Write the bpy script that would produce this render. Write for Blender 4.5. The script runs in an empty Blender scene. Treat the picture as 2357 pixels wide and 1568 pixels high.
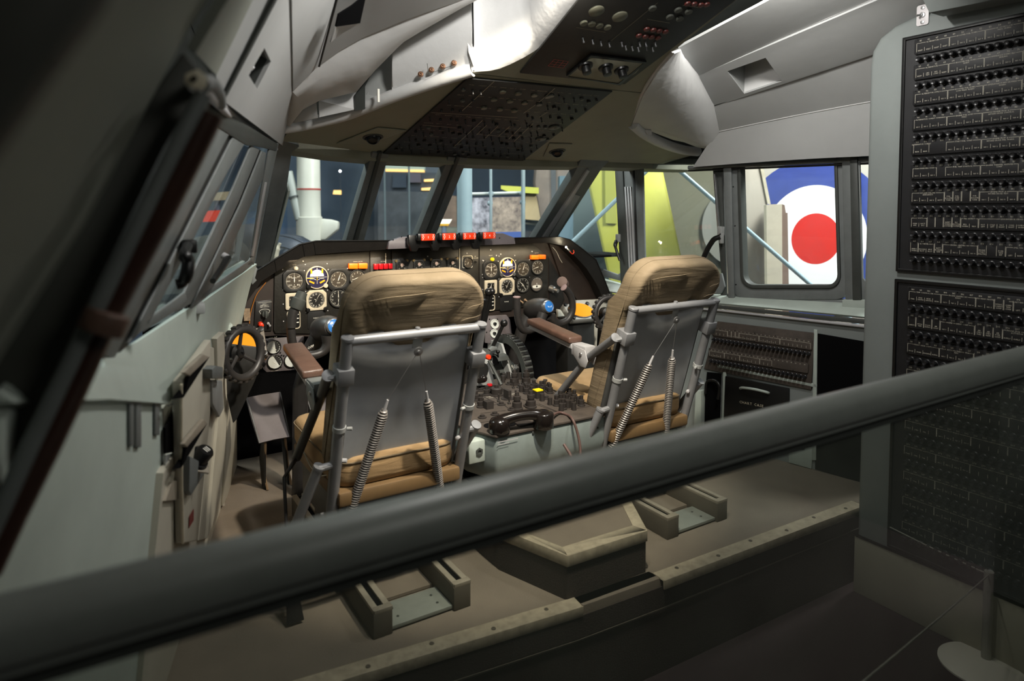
import bpy, bmesh, math, random
import numpy as np
from mathutils import Vector, Matrix

random.seed(7)
S = bpy.context.scene
COL = S.collection

# ------------------------------------------------------------------ camera, world, light, exposure
F, CX, CY = 1550.0, 1178.5, 560.0            # focal length and principal point in pixels of the 2357 x 1568 frame
YAW, PIT = math.radians(32), math.atan(80 / 1550.0)
EYE = np.array([0.0, 0.0, 1.3])
_c, _s, _cp, _sp = math.cos(YAW), math.sin(YAW), math.cos(PIT), math.sin(PIT)
FW = np.array([_s * _cp, _c * _cp, -_sp]); RT = np.array([_c, -_s, 0.0]); UP = np.cross(RT, FW)

cam = bpy.data.cameras.new('camera'); camo = bpy.data.objects.new('camera', cam); COL.objects.link(camo)
cam.sensor_width = 36.0; cam.lens = F / 2357 * 36; cam.shift_y = -(784 - CY) / 2357
cam.clip_start = 0.05; cam.clip_end = 200
camo.location = EYE; camo.rotation_euler = (math.pi / 2 - PIT, 0, -YAW)
cam.dof.use_dof = True; cam.dof.focus_distance = 3.1; cam.dof.aperture_fstop = 2.4
S.camera = camo

world = bpy.data.worlds.new('world'); S.world = world; world.use_nodes = True
bg = world.node_tree.nodes['Background']; bg.inputs[0].default_value = (0.55, 0.65, 0.7, 1); bg.inputs[1].default_value = 0.02

S.view_settings.view_transform = 'Standard'; S.view_settings.look = 'None'
S.view_settings.exposure = 0.0; S.view_settings.gamma = 1.0; S.view_settings.use_curve_mapping = False


def lamp(name, kind, loc, power, color=(1, 1, 1), target=None, size=0.2, size_y=None, spot=60, blend=0.5):
    d = bpy.data.lights.new(name, kind); d.energy = power; d.color = color
    if kind == 'AREA':
        d.size = size
        if size_y: d.shape = 'RECTANGLE'; d.size_y = size_y
    elif kind == 'SPOT':
        d.spot_size = math.radians(spot); d.spot_blend = blend; d.shadow_soft_size = size
    else:
        d.shadow_soft_size = size
    o = bpy.data.objects.new(name, d); COL.objects.link(o); o.location = loc
    if target is not None:
        o.rotation_euler = (Vector(target) - Vector(loc)).to_track_quat('-Z', 'Y').to_euler()
    return o

# roof lamps either side of the overhead panel, above the seats
lamp('roof_lamp', 'AREA', (0.95, 1.25, 2.15), 17, (1, 0.975, 0.93), (1.0, 2.3, 1.2), 0.12)
lamp('roof_lamp', 'AREA', (2.10, 1.46, 2.20), 15, (1, 0.975, 0.93), (2.3, 2.4, 1.2), 0.14)
# museum spotlight set in the roof that picks out the dash and the seat cushions
lamp('roof_spot', 'SPOT', (1.22, 1.37, 2.16), 240, (1, 0.9, 0.74), (1.5, 2.9, 0.3), 0.04, None, 66, 0.35)
# visitor walkway light behind and above the viewer
lamp('walkway_lamp', 'AREA', (1.2, -0.55, 2.3), 9, (1.0, 1.0, 0.92), (1.6, 1.6, 0.4), 0.8)
# floodlights tucked under the glareshield
lamp('dash_flood', 'AREA', (1.05, 3.31, 1.052), 1.0, (1, 0.8, 0.52), (1.05, 3.41, 0.8), 0.5, 0.03)
lamp('dash_flood', 'AREA', (2.05, 3.31, 1.062), 1.0, (1, 0.8, 0.52), (2.05, 3.41, 0.8), 0.5, 0.03)
# hangar lighting
lamp('hangar_flood', 'AREA', (5.2, 1.6, 4.0), 400, (1, 0.99, 0.95), (5.0, 3.4, 0.8), 1.2)
lamp('hangar_lamp', 'AREA', (3.0, 6.0, 5.5), 430, (0.93, 0.98, 1.0), (4.0, 9.5, 0), 3.0)
lamp('hangar_lamp', 'AREA', (-2.0, 4.5, 4.6), 300, (0.93, 1.0, 0.97), (0.3, 2.6, 0.8), 2.0)
lamp('hangar_lamp', 'AREA', (5.6, 0.8, 4.0), 90, (0.9, 1.0, 0.97), (2.9, 2.4, 0.9), 1.2)


# ------------------------------------------------------------------ pixel -> point on a real plane
def ray(x, y): return FW + RT * (x - CX) / F - UP * (y - CY) / F
def onX(x, y, v): d = ray(x, y); return EYE + d * (v - EYE[0]) / d[0]
def onY(x, y, v): d = ray(x, y); return EYE + d * (v - EYE[1]) / d[1]
def onZ(x, y, v): d = ray(x, y); return EYE + d * (v - EYE[2]) / d[2]
def onD(x, y, v): return EYE + ray(x, y) * v                      # depth v along the lens axis
def onP(x, y, pl):
    n, c = pl; d = ray(x, y); return EYE + d * (c - n @ EYE) / (n @ d)
def plane(n, p): n = np.array(n, float); n = n / np.linalg.norm(n); return (n, float(n @ np.array(p, float)))
A = lambda *v: np.array(v, float)
def unit(v): v = np.array(v, float); return v / (np.linalg.norm(v) + 1e-12)

# ------------------------------------------------------------------ materials
def lin(c):
    if isinstance(c, str): c = tuple(int(c[i:i + 2], 16) / 255 for i in (0, 2, 4))
    return tuple(v / 12.92 if v <= 0.04045 else ((v + 0.055) / 1.055) ** 2.4 for v in c)
MATS = {}
def mat(name, col, rough=0.6, metal=0.0, var=0.0, vscale=8.0, bump=0.0, bscale=60.0, emit=0.0, spec=0.5, col2=None, stretch=None, coat=0.0):
    if name in MATS: return MATS[name]
    m = bpy.data.materials.new(name); m.use_nodes = True; nt = m.node_tree; N = nt.nodes; L = nt.links
    b = N['Principled BSDF']; c = lin(col)
    b.inputs['Base Color'].default_value = (*c, 1); b.inputs['Roughness'].default_value = rough
    b.inputs['Metallic'].default_value = metal; b.inputs['Specular IOR Level'].default_value = spec
    b.inputs['Coat Weight'].default_value = coat
    if emit:
        b.inputs['Emission Color'].default_value = (*c, 1); b.inputs['Emission Strength'].default_value = emit
    if var or bump:
        tc = N.new('ShaderNodeTexCoord'); src = tc.outputs['Object']
        if stretch:
            mp = N.new('ShaderNodeMapping'); mp.inputs['Scale'].default_value = stretch; L.new(src, mp.inputs[0]); src = mp.outputs[0]
    if var:
        nz = N.new('ShaderNodeTexNoise'); nz.inputs['Scale'].default_value = vscale; nz.inputs['Detail'].default_value = 6; nz.inputs['Roughness'].default_value = 0.65
        L.new(src, nz.inputs['Vector'])
        cr = N.new('ShaderNodeValToRGB'); cr.color_ramp.elements[0].position = 0.3; cr.color_ramp.elements[1].position = 0.7
        d = lin(col2) if col2 else tuple(v * (1 - var) for v in c)
        u = c if col2 else tuple(min(1, v * (1 + var * 0.6)) for v in c)
        cr.color_ramp.elements[0].color = (*d, 1); cr.color_ramp.elements[1].color = (*u, 1)
        L.new(nz.outputs['Fac'], cr.inputs[0]); L.new(cr.outputs[0], b.inputs['Base Color'])
    if bump:
        n2 = N.new('ShaderNodeTexNoise'); n2.inputs['Scale'].default_value = bscale; n2.inputs['Detail'].default_value = 4
        L.new(src, n2.inputs['Vector'])
        bp = N.new('ShaderNodeBump'); bp.inputs['Strength'].default_value = bump; bp.inputs['Distance'].default_value = 0.01
        L.new(n2.outputs['Fac'], bp.inputs['Height']); L.new(bp.outputs[0], b.inputs['Normal'])
    MATS[name] = m; return m

def glassmat(name, tint=(0.93, 0.97, 0.96), refl=0.9, haze=0.0, hazecol=(0.6, 0.7, 0.75)):
    m = bpy.data.materials.new(name); m.use_nodes = True; nt = m.node_tree; N = nt.nodes; L = nt.links
    N.remove(N['Principled BSDF']); out = N['Material Output']
    t = N.new('ShaderNodeBsdfTransparent'); t.inputs[0].default_value = (*tint, 1)
    g = N.new('ShaderNodeBsdfGlossy'); g.inputs['Roughness'].default_value = 0.02; g.inputs[0].default_value = (refl, refl, refl, 1)
    lw = N.new('ShaderNodeLayerWeight'); lw.inputs[0].default_value = 0.5
    pw = N.new('ShaderNodeMath'); pw.operation = 'POWER'; L.new(lw.outputs['Facing'], pw.inputs[0]); pw.inputs[1].default_value = 5
    f = N.new('ShaderNodeMath'); f.operation = 'MULTIPLY_ADD'; L.new(pw.outputs[0], f.inputs[0]); f.inputs[1].default_value = 0.9; f.inputs[2].default_value = 0.035
    mx = N.new('ShaderNodeMixShader'); L.new(f.outputs[0], mx.inputs[0]); L.new(t.outputs[0], mx.inputs[1]); L.new(g.outputs[0], mx.inputs[2])
    last = mx.outputs[0]
    if haze:
        d = N.new('ShaderNodeBsdfDiffuse'); d.inputs[0].default_value = (*hazecol, 1)
        nz = N.new('ShaderNodeTexNoise'); nz.inputs['Scale'].default_value = 5; nz.inputs['Detail'].default_value = 5
        tc = N.new('ShaderNodeTexCoord'); L.new(tc.outputs['Object'], nz.inputs['Vector'])
        mm = N.new('ShaderNodeMath'); mm.operation = 'MULTIPLY'; mm.inputs[1].default_value = haze * 2; L.new(nz.outputs['Fac'], mm.inputs[0])
        m2 = N.new('ShaderNodeMixShader'); L.new(mm.outputs[0], m2.inputs[0]); L.new(last, m2.inputs[1]); L.new(d.outputs[0], m2.inputs[2]); last = m2.outputs[0]
    L.new(last, out.inputs[0]); return m

GREY = mat('grey_paint', '9a9c9a', 0.55, 0, 0.10, 5)
PALE = mat('pale_green_paint', 'a9b3ab', 0.5, 0, 0.12, 4)
CONS = mat('cream_console_paint', 'b9b4a5', 0.5, 0, 0.10, 5)
FRAMEG = mat('window_frame_paint', '6c706f', 0.5, 0, 0.15, 12)
DARKG = mat('dark_grey_paint', '3f423f', 0.55, 0, 0.2, 9)
OLIVE = mat('olive_grey_paint', '908f7d', 0.6, 0, 0.10, 4, 0.05, 90)
NEARW = mat('olive_wall_paint', '7d8076', 0.7, 0, 0.08, 3)
PAD = mat('white_padded_vinyl', 'c9c9c8', 0.5, 0, 0.06, 5, 0.25, 14)
CEILM = mat('ceiling_lining', 'a8a9a8', 0.55, 0, 0.05, 4, 0.06, 25)
BLACK = mat('black_paint', '1a1a19', 0.5, 0, 0.3, 14)
BLACK2 = mat('satin_black', '121212', 0.35, 0, 0.2, 30)
VOID = mat('void_black', '0c0c0d', 0.9, spec=0.05)  # near-black painted in for the darkness of holes, recesses and under the dash
RUBBER = mat('dark_rubber', '2b2928', 0.45, 0, 0.25, 20)
BROWNR = mat('brown_rubber_seal', '38231c', 0.3, 0, 0.3, 25)
DASHM = mat('instrument_board_paint', '24221d', 0.5, 0, 0.45, 16, 0.08, 120)
DASHB = mat('glareshield_vinyl', '1d1b19', 0.42, 0, 0.25, 20, 0.06, 200)
SHROUD = mat('dusty_brown_shroud', '2c211a', 0.6, 0, 0.5, 6)
ALU = mat('painted_aluminium', 'b4b3b4', 0.45, 0.2, 0.08, 12)
SEATG = mat('seat_frame_grey', '7f8082', 0.42, 0.25, 0.10, 20)
SEATD = mat('seat_frame_dark', '4a4b4a', 0.45, 0.2, 0.15, 20)
PLATE = mat('seat_back_plate', 'a2a5a8', 0.5, 0.25, 0.12, 6)
STEEL = mat('bright_steel', 'b9b9b9', 0.3, 0.9, 0.1, 30)
SPRING = mat('spring_steel', '8a8580', 0.5, 0.6)
LEATHER = mat('brown_leatherette', '5d463b', 0.45, 0, 0.25, 14, 0.15, 60)
PINK = mat('dusty_grey_metal', '5c5556', 0.6, 0.1, 0.2, 8)
WHITE = mat('white_print', 'e8e6da', 0.6)
WHITED = mat('dim_white_print', 'c9c4b4', 0.7)
CREAM = mat('cream_bezel', 'c9bfa8', 0.55, 0, 0.15, 20)
DIALF = mat('dial_face_black', '161512', 0.45)
DIALB = mat('dial_face_brown', '3b342a', 0.5)
DIALG = mat('dial_face_pale', 'c3c6c0', 0.5)
ORANGE = mat('orange_plastic', 'ff6a10', 0.35, emit=0.25)
REDP = mat('red_plastic', 'e03a18', 0.35, emit=0.08)  # slight emission added, though grips, button and knob are no lamps
REDC = mat('dark_red_plastic', 'b0141c', 0.3, emit=0.1)
AMBER = mat('amber_reflector', 'e88a00', 0.45, emit=0.05, spec=0.2)  # slight glow added to the colour of the reflector discs
YELL = mat('yellow_plastic', 'f2d40c', 0.4)
BLUEB = mat('blue_badge', '2f74c0', 0.25)
NAVY = mat('navy_dial', '221f3f', 0.4)
PLINTH = mat('brown_carpet_side', '3b312b', 0.9, 0, 0.2, 40, 0.2, 200)
DECK = mat('deck_covering', '776c5f', 0.75, 0, 0.15, 5, 0.12, 160)
DECKT = mat('deck_edge_strip', 'aca08b', 0.6, 0, 0.3, 30)
LOWER = mat('dark_walkway_carpet', '36292a', 0.95, 0, 0.25, 60, 0.2, 250)
RAILM = mat('seat_rail_metal', 'a39a8b', 0.5, 0.3, 0.2, 20)
RAILB = mat('seat_rail_box', '5a5348', 0.7, 0, 0.15, 20)
HANDR = mat('handrail_paint', '777b77', 0.4, 0.0, 0.08, 20)
RACKM = mat('rack_paint', '7c8280', 0.5, 0, 0.06, 6)
FUSEB = mat('fuse_panel_black', '1b1b1d', 0.5, 0, 0.25, 20)
FUSEK = mat('fuse_knob_black', '222224', 0.35, 0, 0.3, 40)
CEDGE = mat('console_dust_black', '463e37', 0.75, 0, 0.35, 14, 0.1, 150)
PEDG = mat('pedestal_grey_green', '7b8582', 0.5, 0, 0.15, 9)

def canvas(name, c1, c2):
    m = mat(name, c1, 0.85, 0, 0.3, 5, 0, 1, col2=c2)
    nt = m.node_tree; N = nt.nodes; L = nt.links; b = N['Principled BSDF']
    tc = N.new('ShaderNodeTexCoord'); mp = N.new('ShaderNodeMapping'); mp.inputs['Scale'].default_value = (2.2, 2.2, 16)
    L.new(tc.outputs['Object'], mp.inputs[0])
    w = N.new('ShaderNodeTexNoise'); w.inputs['Scale'].default_value = 2.2; w.inputs['Detail'].default_value = 3; w.inputs['Distortion'].default_value = 0.6
    L.new(mp.outputs[0], w.inputs['Vector'])
    f = N.new('ShaderNodeTexNoise'); f.inputs['Scale'].default_value = 420; L.new(tc.outputs['Object'], f.inputs['Vector'])
    ad = N.new('ShaderNodeMath'); ad.operation = 'MULTIPLY_ADD'; L.new(f.outputs['Fac'], ad.inputs[0]); ad.inputs[1].default_value = 0.10; L.new(w.outputs['Fac'], ad.inputs[2])
    bp = N.new('ShaderNodeBump'); bp.inputs['Strength'].default_value = 0.38; bp.inputs['Distance'].default_value = 0.012
    L.new(ad.outputs[0], bp.inputs['Height']); L.new(bp.outputs[0], b.inputs['Normal'])
    return m
CANVAS = canvas('khaki_canvas', '7b6c56', '63563f')
CANVASL = canvas('tan_canvas', 'a08560', '8a6f4a')
GLASS = glassmat('window_glass', (0.93, 0.96, 0.96), 0.8, 0.05, (0.55, 0.68, 0.75))  # bluish haze paints reflected light into the panes
SCREEN = glassmat('balustrade_glass', (0.72, 0.74, 0.72), 1.0, 0.06, (0.55, 0.6, 0.5))  # dark tint dims the deck behind; haze paints in milky reflections

# ------------------------------------------------------------------ mesh building
WPOS = {}
class MB:
    def __init__(self): self.v = []; self.f = []
    def add(self, vs, fs):
        o = len(self.v); self.v += [tuple(map(float, p)) for p in vs]; self.f += [tuple(i + o for i in q) for q in fs]; return self
    def box(self, c, s, ax=None):
        c = A(*c); ax = ax if ax is not None else (A(1, 0, 0), A(0, 1, 0), A(0, 0, 1)); h = [x / 2 for x in s]
        vs = [c + ax[0] * h[0] * i + ax[1] * h[1] * j + ax[2] * h[2] * k for k in (-1, 1) for j in (-1, 1) for i in (-1, 1)]
        return self.add(vs, [(0, 2, 3, 1), (4, 5, 7, 6), (0, 1, 5, 4), (2, 6, 7, 3), (0, 4, 6, 2), (1, 3, 7, 5)])
    def prism(self, pts, vec):
        pts = [np.array(p, float) for p in pts]; vec = np.array(vec, float); n = len(pts)
        return self.add(pts + [p + vec for p in pts], [tuple(range(n)), tuple(range(2 * n - 1, n - 1, -1))] + [(i, i + n, (i + 1) % n + n, (i + 1) % n) for i in range(n)])
    def ring(self, outer, inner, vec):
        vec = np.array(vec, float); n = len(outer); P = [np.array(p, float) for p in list(outer) + list(inner)]
        Q = [p + vec for p in P]; fs = []
        for i in range(n):
            j = (i + 1) % n
            fs += [(i, j, n + j, n + i), (2 * n + i, 3 * n + i, 3 * n + j, 2 * n + j), (i, 2 * n + i, 2 * n + j, j), (n + i, n + j, 3 * n + j, 3 * n + i)]
        return self.add(P + Q, fs)
    def tube(self, path, r, n=10, cap=True, closed=False):
        path = [np.array(p, float) for p in path]; m = len(path); rs = r if hasattr(r, '__len__') else [r] * m
        o = len(self.v); prev = None; vs = []
        for i, p in enumerate(path):
            if closed: t = unit(path[(i + 1) % m] - path[i - 1])
            elif i == 0: t = unit(path[1] - p)
            elif i == m - 1: t = unit(p - path[i - 1])
            else: t = unit(unit(path[i + 1] - p) + unit(p - path[i - 1]))
            if prev is None:
                a = A(0, 0, 1) if abs(t[2]) < 0.9 else A(1, 0, 0); u = unit(np.cross(t, a))
            else: u = unit(prev - t * (prev @ t))
            prev = u; w = np.cross(t, u)
            vs += [p + (u * math.cos(2 * math.pi * k / n) + w * math.sin(2 * math.pi * k / n)) * rs[i] for k in range(n)]
        fs = [(i * n + k, i * n + (k + 1) % n, (i + 1) * n + (k + 1) % n, (i + 1) * n + k) for i in range(m - 1) for k in range(n)]
        if closed: fs += [((m - 1) * n + k, (m - 1) * n + (k + 1) % n, (k + 1) % n, k) for k in range(n)]
        elif cap: fs += [tuple(range(n - 1, -1, -1)), tuple((m - 1) * n + k for k in range(n))]
        return self.add(vs, fs)
    def lathe(self, o, axis, prof, n=20, ref=None, sx=1.0):
        o = np.array(o, float); t = unit(axis); a = np.array(ref, float) if ref is not None else (A(0, 0, 1) if abs(t[2]) < 0.9 else A(1, 0, 0))
        u = unit(a - t * (a @ t)); w = np.cross(t, u); vs = []; fs = []; m = len(prof)
        for r, h in prof:
            vs += [o + t * h + (u * math.cos(2 * math.pi * k / n) + w * sx * math.sin(2 * math.pi * k / n)) * r for k in range(n)]
        for i in range(m - 1): fs += [(i * n + k, i * n + (k + 1) % n, (i + 1) * n + (k + 1) % n, (i + 1) * n + k) for k in range(n)]
        if prof[0][0] > 1e-6: fs.append(tuple(range(n - 1, -1, -1)))
        if prof[-1][0] > 1e-6: fs.append(tuple((m - 1) * n + k for k in range(n)))
        return self.add(vs, fs)
    def grid(self, rows, closed=False):
        m, n = len(rows), len(rows[0]); vs = [p for r in rows for p in r]
        return self.add(vs, [(i * n + k, i * n + (k + 1) % n, (i + 1) * n + (k + 1) % n, (i + 1) * n + k) for i in range(m - 1) for k in range(n if closed else n - 1)])
    def ball(self, c, r, n=10, sq=(1, 1, 1)):
        pr = [(r * math.sin(math.pi * i / n), -r * math.cos(math.pi * i / n)) for i in range(n + 1)]
        pr[0] = (1e-7, -r); pr[-1] = (1e-7, r); return self.lathe(c, (0, 0, 1), pr, n + 4)
    def build(self, name, material, parent=None, bevel=0.0, seg=2, smooth=35, label=None, solid=0.0, recalc=True, sub=0):
        w = WPOS.get(parent.name, A(0, 0, 0)) if parent is not None else A(0, 0, 0)
        me = bpy.data.meshes.new(name)
        me.from_pydata([tuple(np.array(p) - w) for p in self.v], [], self.f)
        bm = bmesh.new(); bm.from_mesh(me)
        bmesh.ops.remove_doubles(bm, verts=bm.verts, dist=1e-6)
        if recalc: bmesh.ops.recalc_face_normals(bm, faces=bm.faces)
        if solid:
            bmesh.ops.solidify(bm, geom=bm.faces[:], thickness=solid)
        if bevel:
            ed = [e for e in bm.edges if len(e.link_faces) == 2 and e.calc_face_angle(0) > math.radians(38)]
            bmesh.ops.bevel(bm, geom=ed, offset=bevel, segments=seg, profile=0.5, affect='EDGES', clamp_overlap=True)
        if sub: bmesh.ops.subdivide_edges(bm, edges=bm.edges, cuts=sub, use_grid_fill=True)
        bm.to_mesh(me); bm.free()
        if smooth:
            for p in me.polygons: p.use_smooth = True
            me.set_sharp_from_angle(angle=math.radians(smooth))
        me.materials.append(material)
        o = bpy.data.objects.new(name, me); COL.objects.link(o)
        if parent is not None: o.parent = parent
        WPOS[o.name] = w
        if label: o['label'] = label
        if 'lettering' in name or name in ('dial_markings', 'marker_lettering', 'module_joint', 'panel_joint', 'fold', 'badge_wings'): o['kind'] = 'stuff'
        return o

def thing(name, loc, label, cat, group=None):
    o = bpy.data.objects.new(name, None); COL.objects.link(o); o.location = tuple(map(float, loc)); o.empty_display_size = 0.05
    o['label'] = label; o['category'] = cat
    if group: o['group'] = group
    WPOS[o.name] = A(*loc); return o
def tag(o, label, cat, group=None):
    o['label'] = label; o['category'] = cat
    if group: o['group'] = group
    return o
def struct(o, label=None):
    o['kind'] = 'structure'
    if label: o['label'] = label
    return o
def place(src, loc, parent, name=None):
    """copy of a piece (shared mesh) whose mesh sits around its own origin"""
    o = src.copy(); COL.objects.link(o); w = WPOS.get(parent.name, A(0, 0, 0)); o.parent = parent; o.location = tuple(A(*loc) - w); WPOS[o.name] = w; return o

# ---- lettering: glyph outlines of the built-in font, cached, laid out on any plane
GLY = {}
def glyph(ch):
    if ch in GLY: return GLY[ch]
    cu = bpy.data.curves.new('glyph', 'FONT'); cu.body = ch; cu.size = 1.0; cu.resolution_u = 1; cu.fill_mode = 'FRONT'
    o = bpy.data.objects.new('glyph', cu); COL.objects.link(o)
    dg = bpy.context.evaluated_depsgraph_get(); dg.update(); me = bpy.data.meshes.new_from_object(o.evaluated_get(dg))
    vs = [(v.co.x, v.co.y) for v in me.vertices]; fs = [tuple(p.vertices) for p in me.polygons]
    bpy.data.objects.remove(o); bpy.data.curves.remove(cu); bpy.data.meshes.remove(me)
    if vs:
        x0 = min(v[0] for v in vs); x1 = max(v[0] for v in vs); vs = [(v[0] - x0, v[1]) for v in vs]; w = x1 - x0
    else: w = 0.3
    GLY[ch] = (vs, fs, w); return GLY[ch]
def text(mb, s, o, ux, uy, h, align='C', gap=0.1, off=0.0):
    """h = cap height; o = centre (or left end) of the line; ux, uy unit axes"""
    k = h / 0.7; o = np.array(o, float); ux = unit(ux); uy = unit(uy); nrm = np.cross(ux, uy)
    ws = [glyph(c)[2] for c in s]; tot = sum(ws) * k + gap * k * (len(s) - 1)
    x = -tot / 2 if align == 'C' else 0.0
    for c, w in zip(s, ws):
        vs, fs, _ = glyph(c)
        mb.add([o + ux * (x + v[0] * k) + uy * (v[1] * k - h / 2) + nrm * off for v in vs], fs); x += (w + gap) * k
    return tot
def bar2(mb, p, q, w, nrm, t=0.0008):
    """thin printed line from p to q of width w lying on the surface with normal nrm"""
    p = np.array(p, float); q = np.array(q, float); s = unit(np.cross(nrm, q - p)) * w / 2; n = unit(nrm) * t
    return mb.add([p - s + n, p + s + n, q + s + n, q - s + n], [(0, 1, 2, 3)])

def lerp(a, b, t): return np.array(a, float) * (1 - t) + np.array(b, float) * t
def smooth_path(pts, k=6):
    """Catmull-Rom through pts"""
    P = [np.array(p, float) for p in pts]; P = [2 * P[0] - P[1]] + P + [2 * P[-1] - P[-2]]; out = []
    for i in range(1, len(P) - 2):
        for j in range(k):
            t = j / k; a, b, c, d = P[i - 1], P[i], P[i + 1], P[i + 2]
            out.append(0.5 * ((2 * b) + (c - a) * t + (2 * a - 5 * b + 4 * c - d) * t * t + (3 * b - a - 3 * c + d) * t ** 3))
    out.append(P[-2]); return out
def rrect(w, h, r, n=5):
    """rounded rectangle outline, centred, counter-clockwise"""
    o = []
    for cx, cy, a0 in ((w / 2 - r, h / 2 - r, 0), (-w / 2 + r, h / 2 - r, 90), (-w / 2 + r, -h / 2 + r, 180), (w / 2 - r, -h / 2 + r, 270)):
        for i in range(n + 1):
            a = math.radians(a0 + 90 * i / n); o.append((cx + r * math.cos(a), cy + r * math.sin(a)))
    return o
# ====================================================================== SETTING
h13 = math.radians(-13)
PWR = plane((math.cos(h13), -math.sin(h13), 0), (2.78, 3.4, 0))             # right-hand console face (tapers with the nose)
PWW = (PWR[0], PWR[1] + 0.12)                                              # right-hand windows, set back behind the sill
PLW = plane((1, -0.337, -0.29), (0.06, 1.55, 1.02))                         # left-hand windows, leaning in
PLC = plane((1, -0.287, -0.11), (0.15, 1.8, 0.80))                                 # left-hand console face
PWS = plane((0, 0.78, 1), (1.5, 3.2, 1.55))                                 # windscreen, raked back
P1 = plane((0, 0.25, 1), (1.6, 3.12, 1.5684))                               # front overhead panel
P2 = plane((0, 0.38, 1), (1.6, 2.19, 1.800))                                # rear overhead panel
DZ, LZ = -0.03, -0.38
SGN = {id(PWR): -1, id(PWW): -1, id(PLW): 1, id(PLC): 1, id(PWS): -1, id(P1): -1, id(P2): -1}
def inp(x, y, pl, d=0.0): return onP(x, y, (pl[0], pl[1] + SGN.get(id(pl), 1) * d))      # plane shifted d into the cabin
def px(pts, pl, d=0.0): return [inp(x, y, pl, d) for x, y in pts]
def proud(pts, pl, d, back=None): mb = MB(); return mb.prism(px(pts, pl, d), pl[0] * -SGN.get(id(pl), 1) * (d if back is None else back))
def on_quad(Q, x, y):
    """point of the bilinear patch Q = (a, b, c, d) seen at pixel x, y"""
    u = v = 0.5; Q = [np.array(q, float) for q in Q]
    def pt(u, v): return lerp(lerp(Q[0], Q[1], u), lerp(Q[3], Q[2], u), v)
    def pr(p): q = p - EYE; z = q @ FW; return A(CX + F * (q @ RT) / z - x, CY - F * (q @ UP) / z - y)
    for _ in range(12):
        r = pr(pt(u, v)); e = 1e-4; J = np.stack([(pr(pt(u + e, v)) - r) / e, (pr(pt(u, v + e)) - r) / e], 1); s = np.linalg.solve(J, -r); u += s[0]; v += s[1]
    return pt(u, v)
def off(pts, v): return [np.array(p) + v for p in pts]
def py(pts): return [onY(x, y, d) for x, y, d in pts]
def ruled(name, ra, rb, m, k=1, solid=0.012, parent=None, bulge=None, n=6, smooth=40):
    mb = MB(); rows = []
    for i in range(n + 1):
        t = i / n; r = [lerp(a, b, t) for a, b in zip(ra, rb)]
        if bulge is not None: r = [p + np.array(bulge) * math.sin(math.pi * t) for p in r]
        rows.append(r)
    mb.grid(rows); return mb.build(name, m, parent, solid=solid, smooth=smooth)

# ---- floors
mb = MB(); dk = [(-0.55, 1.93), (1.334, 1.735), (1.692, 1.719), (3.35, 1.685), (3.35, 4.2), (-0.55, 4.2)]
mb.prism([A(x, y, DZ) for x, y in dk], (0, 0, -0.17)); fl = struct(mb.build('floor', DECK, bevel=0.004))
mb = MB(); mb.box((1.4, 0.0, LZ - 0.03), (4.2, 4.2, 0.06)); struct(mb.build('floor', LOWER))
mb = MB()
for (xa, ya), (xb, yb) in (((-0.55, 1.924), (1.334, 1.729)), ((1.334, 1.729), (1.692, 1.713)), ((1.692, 1.713), (3.35, 1.679))): mb.prism([A(xa, ya, DZ - 0.03), A(xb, yb, DZ - 0.03), A(xb, yb, LZ), A(xa, ya, LZ)], A(0, 0.004, 0))
struct(mb.build('trim_27', PLINTH), 'dark brown riser under the deck edge')
mb = MB(); mb.prism([A(-0.55, 1.92, -0.135), A(1.334, 1.725, -0.135), A(1.692, 1.709, -0.135), A(3.3, 1.676, -0.135), A(3.3, 1.676, -0.14), A(1.692, 1.709, -0.14), A(1.334, 1.725, -0.14), A(-0.55, 1.92, -0.14)], A(0, -0.003, 0)); struct(mb.build('trim_28', RAILB))
# deck edge strips with their screws
def edge_strip(n, a, b, w, drop):
    a, b = A(*a), A(*b); d = unit(b - a); s = A(-d[1], d[0], 0)
    mb = MB(); mb.prism([a + A(0, 0, 0.003), b + A(0, 0, 0.003), b + s * w + A(0, 0, 0.003), a + s * w + A(0, 0, 0.003)], (0, 0, -0.006))
    mb.prism([a - s * 0.006 + A(0, 0, 0.003), b - s * 0.006 + A(0, 0, 0.003), b + A(0, 0, 0.003), a + A(0, 0, 0.003)], (0, 0, -drop))
    o = struct(mb.build('trim_%d' % n, DECKT, bevel=0.0015)); L = np.linalg.norm(b - a); k = int(L / 0.2)
    for i in range(k):
        m2 = MB(); m2.lathe(a + d * (0.1 + i * 0.2) + s * w * (0.5 + 0.15 * (-1) ** i) + A(0, 0, 0.0025), (0, 0, 1), [(0.008, 0), (0.007, 0.002), (0.003, 0.0022), (0.0028, 0.001)], 10)
        m2.build('screw', RAILB, o)
    return o
edge_strip(1, (-0.45, 1.915, DZ), (1.36, 1.73, DZ), 0.055, 0.035)
edge_strip(2, (1.70, 1.70, DZ), (2.90, 1.67, DZ), 0.055, 0.035)
mb = MB(); mb.prism([A(1.33, 1.745, DZ), A(1.71, 1.735, DZ), A(1.70, 1.775, DZ), A(1.345, 1.79, DZ)], (0, 0, -0.02)); struct(mb.build('trim_3', DECKT, bevel=0.002))
mb = MB(); mb.box((1.0, -0.9, 0.9), (4.4, 0.06, 2.6)); struct(mb.build('wall_rear', mat('museum_wall', '3a3f3b', 0.8, 0, 0.2, 3)))

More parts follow.
